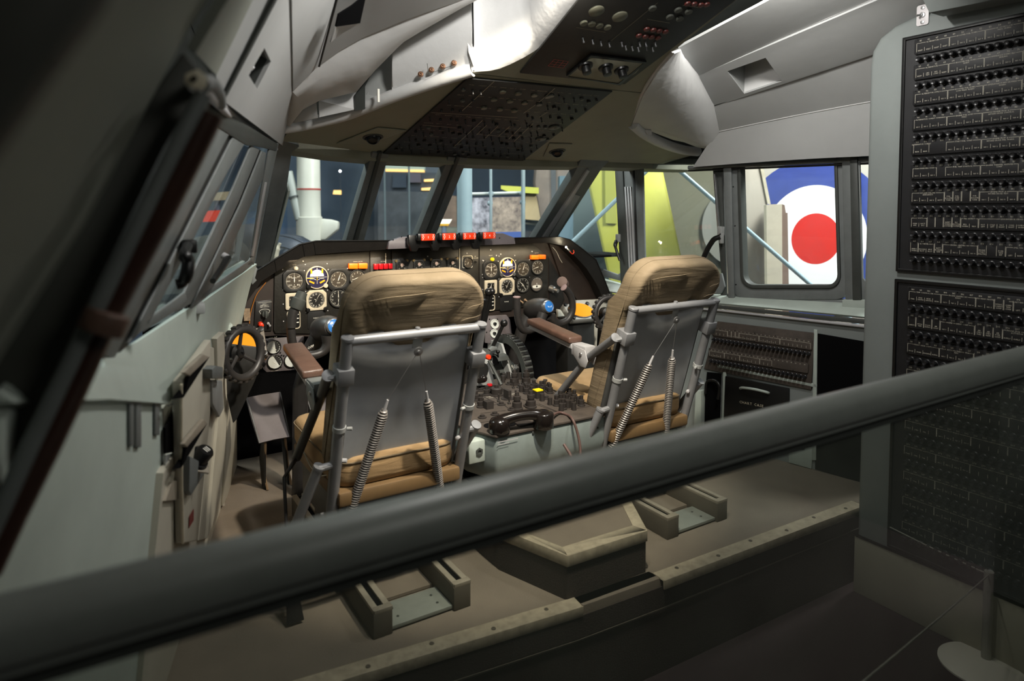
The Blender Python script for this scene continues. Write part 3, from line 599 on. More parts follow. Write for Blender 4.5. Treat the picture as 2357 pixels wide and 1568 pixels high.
# sill, gap and mouldings
s0 = [onP(x, y, PWW) for x, y in ((1300, 620), (1480, 670), (1640, 682), (1800, 690), (1998, 698), (2100, 702))]
s1 = [onP(x, y, PWR) for x, y in ((1365, 668), (1500, 688), (1656, 702), (1800, 715), (1986, 733), (2060, 741))]
struct(ruled('wall_right', s0, s1, PALE, bulge=(0, 0, 0.012)), 'pale sloping sill under the right windows')
mb = proud(((1672, 676), (1945, 690), (1950, 730), (1940, 726), (1830, 708), (1720, 700), (1672, 690)), PWW, 0.045); struct(mb.build('trim_23', FRAMEG, bevel=0.004), 'grey sill cover under the roundel window')
mb = proud(((1938, 690), (2010, 690), (2010, 728), (1938, 724)), PWW, 0.08); struct(mb.build('trim_24', PALE, bevel=0.004))
def band(name, pa, pb, m, th, bevel=0.003, label=None):
    mb = proud(pa + pb[::-1], PWR, th); return struct(mb.build(name, m, bevel=bevel), label)
band('trim_25', [(1500, 690), (1656, 703), (2000, 736)], [(1500, 698), (1656, 711), (2000, 748)], DARKG, 0.012, label='dark groove under the right sill')
band('trim_26', [(1500, 700), (1656, 713), (2000, 750)], [(1500, 704), (1656, 717), (2000, 756)], ALU, 0.02)
# console wall below the sill, with openings for its units
mb = MB(); mb.prism([onP(1360, 690, PWR), onP(1500, 702, PWR), onP(1656, 716, PWR), onP(2000, 752, PWR), onP(2060, 758, PWR)] + [A(*(onP(2060, 900, PWR)[:2]), -0.2), A(*(onP(1500, 900, PWR)[:2]), -0.03), A(*(onP(1360, 900, PWR)[:2]), -0.03)], -ni * 0.04); wr = struct(mb.build('wall_right', RACKM), 'grey console wall right of the seats')
for (x0, y0, x1, y1, x2, y2, x3, y3) in ((1650, 838, 1880, 885, 1880, 893, 1650, 846), (1873, 758, 1881, 760, 1878, 1060, 1868, 1060), (1664, 855, 1671, 856, 1668, 990, 1660, 990)):
    mb = proud([(x0, y0), (x1, y1), (x2, y2), (x3, y3)], PWR, 0.012); mb.build('frame_strip', PALE, wr, bevel=0.002)
mb = proud([(1601, 900), (1614, 900), (1612, 1000), (1596, 1000)], PWR, 0.05); mb.build('frame_strip', PALE, wr, bevel=0.003)
mb = proud([(1627, 857), (1660, 860), (1656, 990), (1616, 990)], PWR, 0.006); mb.build('dark_opening', VOID, wr)
mb = proud([(1882, 768), (2010, 790), (2006, 1120), (1876, 1080)], PWR, 0.006); mb.build('dark_opening', VOID, wr)
mb = MB(); c = inp(1640, 895, PWR, 0.03); mb.tube(smooth_path([c + A(0, 0.05, -0.04), c + A(0, 0.04, 0.03), c + A(0, -0.02, 0.05), c + A(0, -0.05, 0.02), c + A(0, -0.04, -0.05)], 4), 0.008, 8); mb.build('cable_loop', BLACK2, wr, smooth=60)
mb = proud([(1815, 1025), (1870, 1030), (1868, 1080), (1815, 1065)], PWR, 0.01); mb.build('frame_strip', PALE, wr, bevel=0.002)
mb = proud([(1828, 1013), (1852, 1015), (1851, 1036), (1827, 1033)], PWR, 0.013); mb.build('dark_opening', VOID, wr)

for pts in ([(1328, 692), (1404, 688), (1432, 716), (1420, 800), (1400, 880), (1374, 880), (1372, 800), (1366, 742), (1318, 735)], [(1284, 712), (1306, 716), (1308, 760), (1300, 800), (1298, 900), (1283, 900), (1288, 800)]):
    mb = MB(); mb.prism([onY(x, y, 3.33) for x, y in pts], A(0, 0.02, 0)); mb.build('white_side_panel', mat('off_white_panel', 'b9b8ae', 0.5, 0, 0.15, 6), wr, bevel=0.003)
# ---- left side windows
nl = PLW[0]
w1 = window(1, 400, 560, 2.0, 'sliding left side window with the curved black handle')
w2 = window(2, 560, 520, 2.9, 'front left side window with the short black handle')
pane(w1, [(489, 262), (600, 330), (420, 735), (180, 840)], PLW, -nl * 0.02)
pane(w2, [(600, 310), (640, 330), (590, 620), (450, 700)], PLW, -nl * 0.02)
def lpost(name, w, pts, d, m, bevel=0.003): return proud(pts, PLW, d * 0.5, 0.007).build(name, m, w, bevel=bevel)
lpost('post', w1, [(500, 282), (530, 305), (380, 600), (262, 830), (215, 800), (330, 610), (430, 430)], 0.03, FRAMEG)
lpost('slide_slot', w1, [(528, 303), (540, 312), (470, 445), (300, 790), (262, 838), (255, 830), (330, 690)], 0.015, BLACK, 0.002)
lpost('post', w1, [(540, 312), (565, 329), (527, 392), (433, 576), (342, 748), (298, 792), (400, 590)], 0.03, FRAMEG)
lpost('head_frame', w1, [(470, 225), (640, 332), (636, 348), (585, 336), (570, 336), (500, 292), (486, 284), (462, 250)], 0.035, DARKG)
lpost('sill_frame', w1, [(342, 735), (405, 690), (428, 672), (432, 690), (412, 712), (330, 765)], 0.03, FRAMEG)
lpost('post', w2, [(580, 334), (598, 345), (550, 465), (440, 700), (405, 720), (450, 620), (537, 435)], 0.025, FRAMEG)
lpost('slide_slot', w2, [(598, 345), (604, 348), (556, 470), (438, 712), (428, 712), (545, 470)], 0.012, BLACK, 0.002)
lpost('post', w2, [(604, 348), (613, 352), (606, 410), (566, 497), (484, 678), (455, 702), (440, 712), (555, 470)], 0.03, FRAMEG)
lpost('post', w2, [(622, 335), (642, 330), (618, 440), (585, 610), (568, 612), (578, 594), (597, 471)], 0.03, FRAMEG)
lpost('post_edge', w2, [(611, 420), (615, 420), (590, 560), (584, 590), (580, 590)], 0.036, ALU, 0.001)
lpost('sill_frame', w2, [(468, 674), (566, 606), (580, 596), (584, 608), (560, 628), (460, 694)], 0.03, FRAMEG)
hp = lambda x, y, d: inp(x, y, PLW, d)
mb = MB(); mb.tube(smooth_path([hp(432, 566, 0.04), hp(424, 585, 0.06), hp(433, 600, 0.07), hp(430, 630, 0.075), hp(420, 650, 0.07), hp(405, 655, 0.06)], 4), [0.010] * 5 + [0.013] * 10 + [0.011] * 6, 10); mb.build('handle', BLACK2, w1, smooth=60)
mb = MB(); mb.box(hp(434, 567, 0.03), (0.03, 0.05, 0.03)); mb.build('latch', BLACK2, w1, bevel=0.004)
mb = MB(); mb.tube([hp(524, 595, 0.05), hp(508, 622, 0.06), hp(490, 647, 0.06)], [0.011, 0.009, 0.008], 8); mb.build('handle', BLACK2, w2, smooth=60)
mb = MB(); mb.tube([hp(513, 588, 0.035), hp(524, 594, 0.05)], 0.010, 10); mb.build('latch', ALU, w2, smooth=60)
# ledge below the left windows
l0 = [onP(x, y, PLW) for x, y in ((60, 900), (225, 842), (300, 792), (420, 712), (462, 690), (585, 606))]
l1 = [onP(x, y, PLC) for x, y in ((-60, 945), (235, 927), (374, 932), (462, 830), (508, 776), (548, 752))]
led = struct(ruled('wall_left', l0, l1, PALE, bulge=(0, 0, 0.015), n=8), 'pale sill ledge under the left windows')
def onled(i, t): a = np.array([0.0]); k = min(int(i), 4); f = i - k; return lerp(lerp(l0[k], l0[k + 1], f), lerp(l1[k], l1[k + 1], f), t) + A(0, 0, 0.015 * math.sin(math.pi * t) + 0.006)
for ts, r, m in (((0.30, 0.32, 0.33, 0.34), 0.009, GREY), ((0.42, 0.43, 0.44, 0.46), 0.006, PALE), ((0.36, 0.375, 0.385, 0.40), 0.004, DARKG)):
    mb = MB(); mb.tube(smooth_path([onled(0.2, ts[0]), onled(1.0, ts[1]), onled(2.0, ts[2]), onled(3.2, ts[3] - 0.1), onled(3.5, 0.08)], 4), r, 8); mb.build('drain_channel', m, led, smooth=60)
mb = MB(); mb.tube(smooth_path([onled(3.4, 0.5), onled(3.7, 0.25), onled(4.0, 0.25), onled(4.2, 0.6), onled(3.6, 0.8)], 5), 0.003, 6); mb.build('cover_seam', DARKG, led)
mb = MB(); mb.tube(smooth_path([onled(4.15, 0.5), onled(4.5, 0.55), onled(4.9, 0.25)], 5), 0.0035, 6); mb.build('cover_seam', DARKG, led)
mb = MB(); c = onled(3.35, 0.22); mb.box(c + A(0, 0, 0.012), (0.05, 0.08, 0.03)); mb.build('slide_stop', GREY, led, bevel=0.005)
mb = MB(); q_ = [onled(2.45, 0.62), onled(2.75, 0.66), onled(2.6, 0.95), onled(2.3, 0.92)]; mb.prism([p + A(0, 0, 0.012) for p in q_], A(0, 0, -0.03)); mb.build('air_scoop', GREY, led, bevel=0.006)
mb = MB(); mb.prism([q_[0] + A(-0.012, -0.01, 0), q_[0] + A(-0.012, -0.01, 0.02), q_[3] + A(-0.012, -0.01, 0.02), q_[3] + A(-0.012, -0.01, 0)], A(0.01, 0, 0)); mb.build('scoop_mouth', VOID, led)
# ====================================================================== INSTRUMENT PANEL (plane Y = 3.40)
YP = 3.40
ux, uz, nb = A(1, 0, 0), A(0, 0, 1), A(0, -1, 0)
ip = thing('instrument_panel', (1.68, YP, 0.7), 'black main instrument panel with round dials under a dark glareshield', 'instrument panel')
def P(x, z, o=0.0): return A(x, YP - o, z)
def pxs(pts, Y=YP): return [onY(x, y, Y) for x, y in pts]
board = [(515, 775), (600, 648), (690, 586), (900, 569), (1180, 560), (1262, 558), (1312, 572), (1350, 618), (1405, 690), (1330, 692), (1290, 716), (1130, 735), (1112, 765), (830, 780), (640, 772), (600, 775)]
mb = MB(); mb.prism(pxs(board), A(0, 0.03, 0)); mb.build('back_board', SHROUD, ip)
def subboard(name, pts, o, m, bevel=0.003): mb = MB(); mb.prism(pxs(pts, YP - o), A(0, o * 0.9, 0)); return mb.build(name, m, ip, bevel=bevel)
subboard('sub_panel', [(634, 622), (692, 590), (850, 578), (858, 770), (634, 768), (630, 760), (632, 626)], 0.012, DASHM)
subboard('sub_panel', [(852, 578), (900, 572), (902, 770), (854, 770)], 0.010, DASHM)
subboard('sub_panel', [(903, 573), (1056, 566), (1056, 700), (903, 720)], 0.012, DASHM)
subboard('sub_panel', [(1058, 566), (1102, 563), (1102, 715), (1058, 715)], 0.010, DASHM)
subboard('sub_panel', [(1104, 566), (1225, 560), (1262, 590), (1262, 702), (1104, 718)], 0.012, DASHM)
subboard('sub_panel', [(1264, 592), (1290, 640), (1300, 690), (1290, 712), (1264, 714)], 0.006, DASHB)
subboard('sub_panel', [(588, 694), (626, 690), (626, 762), (584, 764)], 0.010, DASHB)
mb = MB(); mb.prism(pxs([(887, 583), (888.5, 583), (888.5, 620), (887, 620)], YP - 0.0125), A(0, -0.0006, 0)); mb.prism(pxs([(1057, 572), (1058.5, 572), (1058.5, 640), (1057, 640)], YP - 0.0125), A(0, -0.0006, 0)); mb.build('panel_joint', WHITED, ip, smooth=0)
mb = MB(); mb.tube(smooth_path(pxs([(574, 745), (577, 720), (584, 695), (592, 676), (612, 650)], YP - 0.012), 4), 0.0018, 6); mb.build('edge_glint', mat('orange_glint', 'b06a1a', 0.5), ip)  # orange glint painted as a thin line along the curved panel edge

NUMS = {}
def ticks(mb, x, z, o, r, n, l, w, a0=0, a1=360, major=5):
    for i in range(n + (0 if a1 - a0 >= 360 else 1)):
        a = math.radians(90 - (a0 + (a1 - a0) * i / n)); k = l * (1.7 if i % major == 0 else 1); c, s = math.cos(a), math.sin(a)
        bar2(mb, P(x + c * r, z + s * r, o), P(x + c * (r - k), z + s * (r - k), o), w * (1.5 if i % major == 0 else 1), nb, 0.0002)
def needle(mb, x, z, o, ang, l, w, tail=0.3):
    a = math.radians(90 - ang); c, s = math.cos(a), math.sin(a); t = A(-s, 0, c)
    p = [A(x, YP - o, z) + A(c, 0, s) * l, A(x, YP - o, z) + t * w, A(x, YP - o, z) - A(c, 0, s) * l * tail, A(x, YP - o, z) - t * w]
    mb.prism(p, A(0, -0.0006, 0))
def gauge(x, z, r, shape='octagon', face=DIALB, bez=BLACK, n=30, nums=None, ang=0, needles=((0, 0.75),), o=0.012, nr=0.66, a0=0, a1=360, cap=None, label=None, bw=1.28, pale_half=None):
    """bezel (part) > dial_face, dial_markings, needle"""
    mb = MB(); d = 0.012
    if shape == 'round': ou = [(r * 1.13 * math.cos(2 * math.pi * i / 24), r * 1.13 * math.sin(2 * math.pi * i / 24)) for i in range(24)]
    elif shape == 'octagon':
        w, c = r * bw, r * 0.42; cs = [(w, -w + c), (w, w - c), (w - c, w), (-w + c, w), (-w, w - c), (-w, -w + c), (-w + c, -w), (w - c, -w)]; ou = []
        for i in range(8): ou += [tuple(lerp((*cs[i], 0), (*cs[(i + 1) % 8], 0), t)[:2]) for t in (0, 1 / 3, 2 / 3)]
    else:
        ou = rrect(2 * r * bw, 2 * r * bw, r * 0.25, 5)
    inn = []
    for (a, b) in ou:
        t = math.atan2(b, a); inn.append((r * math.cos(t), r * math.sin(t)))
    mb.ring([P(x + a, z + b, o) for a, b in ou], [P(x + a, z + b, o) for a, b in inn], A(0, -d, 0))
    bz = mb.build('gauge', bez, ip, bevel=0.0012, label=label)
    mb = MB(); mb.lathe(P(x, z, o), nb, [(r * 1.01, 0), (r * 1.01, d * 0.55)], 24); mb.build('dial_face', face, bz, smooth=30)
    fo = o + d * 0.55 + 0.0003
    mb = MB(); ticks(mb, x, z, fo, r * 0.95, n, r * 0.10, r * 0.022, a0, a1)
    if nums:
        for i, s in enumerate(nums):
            a = math.radians(90 - (a0 + (a1 - a0) * i / len(nums))); text(mb, s, P(x + r * nr * math.cos(a), z + r * nr * math.sin(a), fo), ux, uz, r * 0.19, off=0.0002)
    if cap:
        for s, dx, dz, h in cap: text(mb, s, P(x + dx * r, z + dz * r, fo), ux, uz, h * r, off=0.0002)
    mb.build('dial_markings', WHITE, bz, smooth=0)
    mb = MB()
    for a, l in needles: needle(mb, x, z, fo + 0.0015, a, r * l, r * 0.05)
    mb.build('needle', WHITE, bz, smooth=0)
    return bz, fo
def screw_at(x, z, o, r=0.004, m=ALU): mb = MB(); mb.lathe(P(x, z, o), nb, [(r, 0), (r * 0.9, 0.0025), (r * 0.3, 0.003)], 8); return mb.build('screw', m, ip)

def flight_set(dx, dz, full):
    # airspeed indicator
    gauge(0.844 + dx, 0.942 + dz, 0.043, 'octagon', n=40, nums=['', '60', '100', '150', '200', '250', '300', '350'], needles=((0, 0.8),), cap=[('KNOTS', 0, 0.35, 0.12), ('I', 0, -0.45, 0.2)])
    # attitude indicator: pale ring, navy ground, white dome, yellow bars
    x, z = 0.956 + dx, 0.953 + dz; r = 0.053
    mb = MB(); mb.lathe(P(x, z, 0.012), nb, [(r * 1.09, 0), (r * 1.09, 0.010), (r * 1.06, 0.013), (r, 0.013), (r, 0.006), (0, 0.006)], 40); ai = mb.build('attitude_indicator', CREAM, ip, smooth=30, label='cream ringed attitude indicator with white dome and yellow bars')
    fo = 0.0185
    mb = MB(); mb.lathe(P(x, z, fo - 0.0004), nb, [(r * 0.995, 0), (r * 0.995, 0.0006)], 40); mb.build('dial_face', NAVY, ai)
    mb = MB(); mb.prism([P(x + r * 0.66 * math.cos(a), z + 0.006 + r * 0.66 * math.sin(a) * 0.95, fo + 0.0006) for a in [math.pi * i / 18 for i in range(19)]], A(0, -0.0005, 0)); mb.build('horizon_dome', mat('white_dome', 'e9ecf2', 0.5), ai, smooth=0)
    for sgn in (-1, 1):
        mb = MB(); c = P(x + sgn * r * 0.52, z + r * 0.60, fo + 0.001); mb.box(c, (r * 0.16, 0.001, r * 0.42), (unit(A(1, 0, -0.08 * sgn)), A(0, 1, 0), unit(A(0.08 * sgn, 0, 1)))); mb.build('yellow_flag', mat('yellow_flag', 'f0a808', 0.5), ai, smooth=0)
        mb = MB(); c = P(x + sgn * r * 0.50, z - r * 0.42, fo + 0.001); mb.box(c, (r * 0.52, 0.001, r * 0.15), (unit(A(1, 0, 0.5 * sgn)), A(0, 1, 0), unit(A(-0.5 * sgn, 0, 1)))); mb.build('yellow_flag', mat('yellow_flag', 'f0a808', 0.5), ai, smooth=0)
    mb = MB(); f2 = fo + 0.0017
    bar2(mb, P(x - r * 0.95, z - 0.002, f2), P(x - r * 0.35, z - 0.002, f2), 0.0022, nb); bar2(mb, P(x, z - 0.014, f2), P(x, z + 0.004, f2), 0.003, nb)
    mb.build('aircraft_bar', YELL, ai, smooth=0)
    mb = MB(); bar2(mb, P(x - r, z + 0.001, f2), P(x + r, z + 0.001, f2), 0.0012, nb); bar2(mb, P(x, z - r * 0.6, f2), P(x, z + r * 0.2, f2), 0.0012, nb)
    for sgn in (-1, 1): bar2(mb, P(x + sgn * 0.006, z - 0.012, f2), P(x + sgn * 0.014, z - 0.006, f2), 0.002, nb); bar2(mb, P(x + sgn * 0.014, z - 0.006, f2), P(x + sgn * 0.036, z - 0.005, f2), 0.002, nb)
    bar2(mb, P(x, z + r * 0.72, f2), P(x, z + r * 0.92, f2), 0.003, nb); mb.build('dial_markings', WHITE, ai, smooth=0)
    for sgn in (-1, 1):
        mb = MB(); mb.lathe(P(x + sgn * 0.043, z - 0.043, 0.013), nb, [(0.012, 0), (0.011, 0.012), (0, 0.013)], 14); mb.build('knob', [BLACK2, None, CREAM][sgn + 1] if full else STEEL, ai)
    # vertical speed indicator with small window
    gauge(1.066 + dx, 0.938 + dz, 0.043, 'octagon', n=36, nums=['', '1', '2', '', '', '', '2', '1'], needles=((20, 0.85),), cap=[('0', -0.5, 0.05, 0.18), ('UP', 0.42, 0.12, 0.16), ('1000', 0.0, -0.42, 0.15)])
    # lower row
    gauge(0.840 + dx, 0.842 + dz, 0.031, 'square', DIALF, CREAM, n=24, nums=['0', '1', '2', '3', '4', '5'], needles=((20, 0.9), (235, 0.8), (130, 0.6)), bw=1.32, label='small altimeter dial in a cream square bezel')
    b_, _ = gauge(0.951 + dx, 0.839 + dz, 0.041, 'octagon', DIALF, CREAM, n=48, nums=['N', '3', '6', 'E', '12', '15', 'S', '21', '24', 'W', '30', '33'], needles=((28, 0.92), (28, 0.6), (300, 0.35)), bw=1.24, nr=0.72, label='compass dial in a cream octagonal bezel')
    for sgn in (-1, 1): mb = MB(); mb.lathe(P(0.951 + dx + sgn * 0.043, 0.839 + dz - 0.046, 0.02), nb, [(0.010, 0), (0.009, 0.012), (0.0, 0.013)], 12); mb.build('knob', BLACK2, b_)
    gauge(1.064 + dx, 0.842 + dz, 0.044, 'round', DIALF, BLACK, n=48, nums=['0', '1', '2', '3', '4', '5', '6', '7', '8', '9'], needles=((0, 0.8), (180, 0.6)) if full else ((310, 0.9), (150, 0.8), (230, 0.3)), nr=0.7)
    # tall marker box with white lettering
    mb = MB(); bx, bz = 0.838 + dx, 0.748 + dz; R = rrect(0.066, 0.092, 0.014, 4); mb.ring([P(bx + a, bz + b, 0.012) for a, b in R], [P(bx + a * 0.88, bz + b * 0.90, 0.012) for a, b in R], A(0, -0.006, 0)); g = mb.build('marker_box', CREAM, ip, bevel=0.001)
    mb = MB(); mb.prism([P(bx + a * 0.88, bz + b * 0.90, 0.0121) for a, b in R], A(0, -0.001, 0)); mb.build('marker_face', BLACK2, g, smooth=0)
    mb = MB()
    for i in range(3): bar2(mb, P(bx - 0.022, bz + 0.02 - i * 0.02, 0.0135), P(bx - 0.006, bz + 0.02 - i * 0.02, 0.0135), 0.005, nb); bar2(mb, P(bx + 0.014, bz + 0.026 - i * 0.02, 0.0135), P(bx + 0.026, bz + 0.026 - i * 0.02, 0.0135), 0.005, nb)
    mb.build('marker_lettering', WHITE, g, smooth=0)
    # blank plate with caption
    mb = MB(); R = rrect(0.088, 0.11, 0.008, 3); mb.prism([P(0.951 + dx + a, 0.748 + dz + b, 0.012) for a, b in R], A(0, -0.003, 0)); g = mb.build('blank_plate', BLACK, ip, bevel=0.001)
    mb = MB(); text(mb, 'RANGE', P(0.951 + dx, 0.748 + dz, 0.0152), ux, uz, 0.006, off=0.0002); mb.build('lettering', WHITE, g, smooth=0)
    # push lamp above the airspeed indicator
    mb = MB(); mb.lathe(P(0.852 + dx, 1.003 + dz, 0.012), nb, [(0.011, 0), (0.011, 0.012), (0.006, 0.018), (0, 0.019)], 14); mb.build('push_lamp', CREAM if full else YELL, ip, label=None if full else 'bright yellow push lamp')
    for sx, sz in ((0.79, 1.0), (0.79, 0.9), (0.79, 0.83), (0.79, 0.745), (0.90, 1.02), (1.01, 1.02), (0.90, 0.885), (1.01, 0.885), (0.90, 0.78), (1.01, 0.78), (0.895, 0.99), (1.015, 0.99), (1.115, 0.99), (1.115, 0.885)): screw_at(sx + dx, sz + dz, 0.012, 0.0032)
flight_set(0, 0, True)
flight_set(1.126, 0, False)
gauge(1.166, 0.940, 0.040, 'round', n=30, nums=['0', '1', '2', '3', '4', '5', '6', '7', '8', '9'], needles=((250, 0.8),))
gauge(2.296, 0.943, 0.042, 'round', DIALB, BLACK, n=50, nums=['0', '1', '2', '3', '4', '5', '6', '7', '8', '9'], needles=((255, 0.75),), label='altimeter at the right end of the right hand dials')
b_, fo = gauge(2.290, 0.841, 0.042, 'round', mat('dial_face_warm', '6b6259', 0.5), BLACK, n=10, a0=-40, a1=40, needles=((0, 0.2),), label='turn and slip dial with a white curved window')
mb = MB(); mb.prism([P(2.29 + 0.042 * 0.8 * math.sin(a) , 0.841 - 0.008 + 0.006 * math.cos(a * 1.2) - 0.004, fo + 0.0004) for a in np.linspace(-1.2, 1.2, 12)] + [P(2.29 + 0.042 * 0.75 * math.sin(a), 0.841 - 0.026 + 0.008 * (1 - math.cos(a)), fo + 0.0004) for a in np.linspace(1.2, -1.2, 12)], A(0, -0.0004, 0)); mb.build('slip_window', WHITE, b_, smooth=0)
mb = MB(); mb.lathe(P(2.29, 0.826, fo + 0.001), nb, [(0.006, 0), (0.006, 0.001)], 12); mb.build('slip_ball', BLACK2, b_)
# four small engine dials and the accelerometer in the centre
for i, x_ in enumerate((922, 961.5, 1001, 1038)):
    c = onY(x_, 612 - i * 1.8, YP); bz, fo = gauge(c[0], c[2] - 0.004, 0.026, 'octagon', DIALF, BLACK, n=16, nums=['', '2', '4', '6', '8', ''], needles=((65, 0.7),), bw=1.3)
    for sgn in (-1, 1): mb = MB(); mb.lathe(P(c[0] + sgn * 0.031, c[2] + 0.028, 0.013), nb, [(0.008, 0), (0.007, 0.009), (0.0, 0.01)], 10); mb.build('trim_screw', mat('tarnished_brass', '8e7a55', 0.4, 0.5), bz)
    mb = MB(); mb.lathe(P(c[0], c[2] + 0.006, fo + 0.001), nb, [(0.009, 0), (0.009, 0.003)], 14); mb.build('centre_cap', mat('pink_grey_enamel', 'b59c90', 0.5), bz)
c = onY(1074, 604, YP); gauge(c[0], c[2], 0.028, 'round', DIALB, BLACK, n=12, nums=['5', '3', '1', '', ''], needles=((200, 0.5),), a0=-120, a1=150)
mb = MB(); mb.ring([P(c[0] + a, c[2] + 0.004 + b, 0.010) for a, b in rrect(0.066, 0.07, 0.008)], [P(c[0] + a, c[2] + 0.004 + b, 0.010) for a, b in rrect(0.060, 0.064, 0.007)], A(0, -0.001, 0)); mb.build('dial_outline', WHITED, ip, smooth=0)
c = onY(1092, 602, YP); mb = MB(); mb.tube([P(c[0], c[2], 0.01), P(c[0] - 0.004, c[2] - 0.002, 0.03)], [0.006, 0.004], 8); mb.build('toggle_switch', BLACK2, ip)
mb = MB()
for s_, x_, y_ in (('FIRE', 1092, 590), ('EXTINGUISHER', 1092, 594)): cc = onY(x_, y_, YP); text(mb, s_, P(cc[0], cc[2], 0.0102), ux, uz, 0.004, off=0.0003)
for s_, x_, y_ in (('MARKER', 676, 609), ('STEERING COMPUTER', 822, 602), ('FIRE WARN', 880, 602), ('INSTRUMENT', 1233, 582), ('DIRECTOR', 1127, 588)): cc = onY(x_, y_, YP); text(mb, s_, P(cc[0], cc[2], 0.0122), ux, uz, 0.0035, off=0.0003)
mb.build('panel_lettering', WHITED, ip, smooth=0)
# orange and red caption lamps
def cap_lamp(x0, x1, y0, y1, m, lab): mb = MB(); p = [onY(x, y, YP - 0.012) for x, y in ((x0, y1), (x1, y1), (x1, y0), (x0, y0))]; mb.prism(p, A(0, -0.022, 0)); mb.build('warning_lamp', m, ip, bevel=0.003, label=lab)
for a, b, c_, d in ((800.5, 821, 606, 618.5), (822.5, 843, 605.5, 618)): cap_lamp(a, b, c_, d, ORANGE, 'orange warning lamp on the left panel')
for a, b, c_, d in ((858.5, 868, 607, 620), (869.5, 879, 606.7, 619.5), (880.5, 890, 606.4, 619), (891.5, 900.5, 606, 618.5)): cap_lamp(a, b, c_, d, REDC, 'dark red warning lamp')
for a, b, c_, d in ((1219, 1236, 587, 597), (1237, 1252, 586, 596)): cap_lamp(a, b, c_, d, ORANGE, 'orange warning lamp on the right panel')
# left end panel: selector, red button, toggles, torn card
c = onY(608, 722, YP); mb = MB(); mb.lathe(P(c[0], c[2], 0.010), nb, [(0.018, 0), (0.016, 0.02), (0.011, 0.024), (0, 0.025)], 14); mb.build('selector_knob', DARKG, ip)
mb = MB(); mb.box(P(c[0], c[2], 0.038), (0.008, 0.012, 0.036)); mb.build('selector_grip', DARKG, ip, bevel=0.002)
mb = MB(); arc = [P(c[0] + 0.028 * math.sin(a), c[2] + 0.006 + 0.018 * math.cos(a), 0.0105) for a in np.linspace(-1.1, 1.1, 9)]
for a, b in zip(arc[:-1], arc[1:]): bar2(mb, a, b, 0.0014, nb)
bar2(mb, arc[0], P(c[0] - 0.014, c[2] - 0.006, 0.0105), 0.0012, nb); bar2(mb, arc[-1], P(c[0] + 0.014, c[2] - 0.006, 0.0105), 0.0012, nb)
for i, s_ in enumerate(('SERVO', 'EMERGENCY', 'TRIM CUTOUT')): text(mb, s_, P(c[0], c[2] + 0.048 - i * 0.007, 0.0105), ux, uz, 0.0045)
bar2(mb, P(c[0] - 0.03, c[2] + 0.056, 0.0105), P(c[0] + 0.035, c[2] + 0.056, 0.0105), 0.001, nb)
mb.build('panel_lettering', WHITE, ip, smooth=0)
c = onY(598, 746, YP); mb = MB(); mb.lathe(P(c[0], c[2] + 0.002, 0.01), nb, [(0.012, 0), (0.010, 0.02)], 12); mb.lathe(P(c[0] + 0.002, c[2] - 0.002, 0.028), nb, [(0.010, 0), (0.010, 0.008), (0, 0.012)], 14); mb.build('push_button', REDP, ip, label='red push button')
c = onY(616, 744, YP); mb = MB(); mb.lathe(P(c[0], c[2], 0.01), nb, [(0.007, 0), (0.006, 0.006)], 10); mb.tube([P(c[0], c[2], 0.014), P(c[0] + 0.004, c[2] - 0.008, 0.036)], [0.003, 0.005], 8); mb.build('toggle_switch', ALU, ip)
mb = MB(); mb.prism(pxs([(561, 710), (575, 710), (576, 738), (561, 739)], YP - 0.012), A(0, -0.003, 0)); mb.build('torn_card', mat('torn_card', '8e7a62', 0.8, 0, 0.5, 60), ip)
for x_, y_ in ((1193, 691), (1206, 690)):
    c = onY(x_, y_, YP); mb = MB(); mb.lathe(P(c[0], c[2], 0.012), nb, [(0.008, 0), (0.006, 0.008)], 10); mb.tube([P(c[0], c[2], 0.018), P(c[0] + 0.006, c[2] - 0.012, 0.045)], [0.003, 0.005], 8); mb.build('toggle_switch', mat('tan_plastic', 'a58a70', 0.4), ip)
# lighter shroud panel with a lamp on the far right
c = onY(1267, 664, YP - 0.01); mb = MB(); mb.lathe(c, (0.3, -1, -0.2), [(0.022, 0), (0.020, 0.03), (0.013, 0.035), (0.012, 0.06), (0, 0.061)], 14); mb.build('swivel_lamp', STEEL, ip)
for q_ in ((655, 605), (696, 601), (1140, 588), (1222, 579), (1127, 575), (1150, 585), (982, 590), (1072, 583), (886, 590), (1242, 640), (1110, 600), (1108, 632)):
    c = onY(*q_, YP); screw_at(c[0], c[2], 0.012, 0.004)
# ---- glareshield
o_ = [(478, 772), (540, 690), (588, 626), (632, 598), (690, 563), (728, 555), (897, 554), (925, 548), (1160, 541), (1186, 548), (1288, 546), (1312, 552), (1342, 574), (1372, 598), (1390, 640), (1410, 692)]
i_ = [(516, 778), (556, 712), (602, 648), (642, 622), (697, 592), (735, 585), (899, 574), (925, 572), (1160, 563), (1186, 562), (1262, 559), (1300, 566), (1326, 592), (1350, 618), (1372, 652), (1392, 694)]
OO, II = pxs(o_, 3.29), pxs(i_, 3.31)
mb = MB(); mb.grid([off(OO, A(0, 0.34, -0.07)), off(OO, A(0, 0.02, 0.002)), OO, II, off(II, A(0, 0.09, 0))]); mb.build('glareshield', DASHB, ip, solid=0.006, smooth=30)
mb = MB(); mb.tube(OO[:7], 0.004, 6); mb.tube(OO[9:], 0.004, 6); mb.build('glareshield_edge', BLACK2, ip)
for x0, y0, y1 in ((697, 563, 591), (632, 598, 626), (722, 556, 586)): mb = MB(); mb.tube([onY(x0, y0, 3.288), onY(x0 + 5, y1, 3.308)], 0.0015, 5); mb.build('seam', BLACK2, ip)
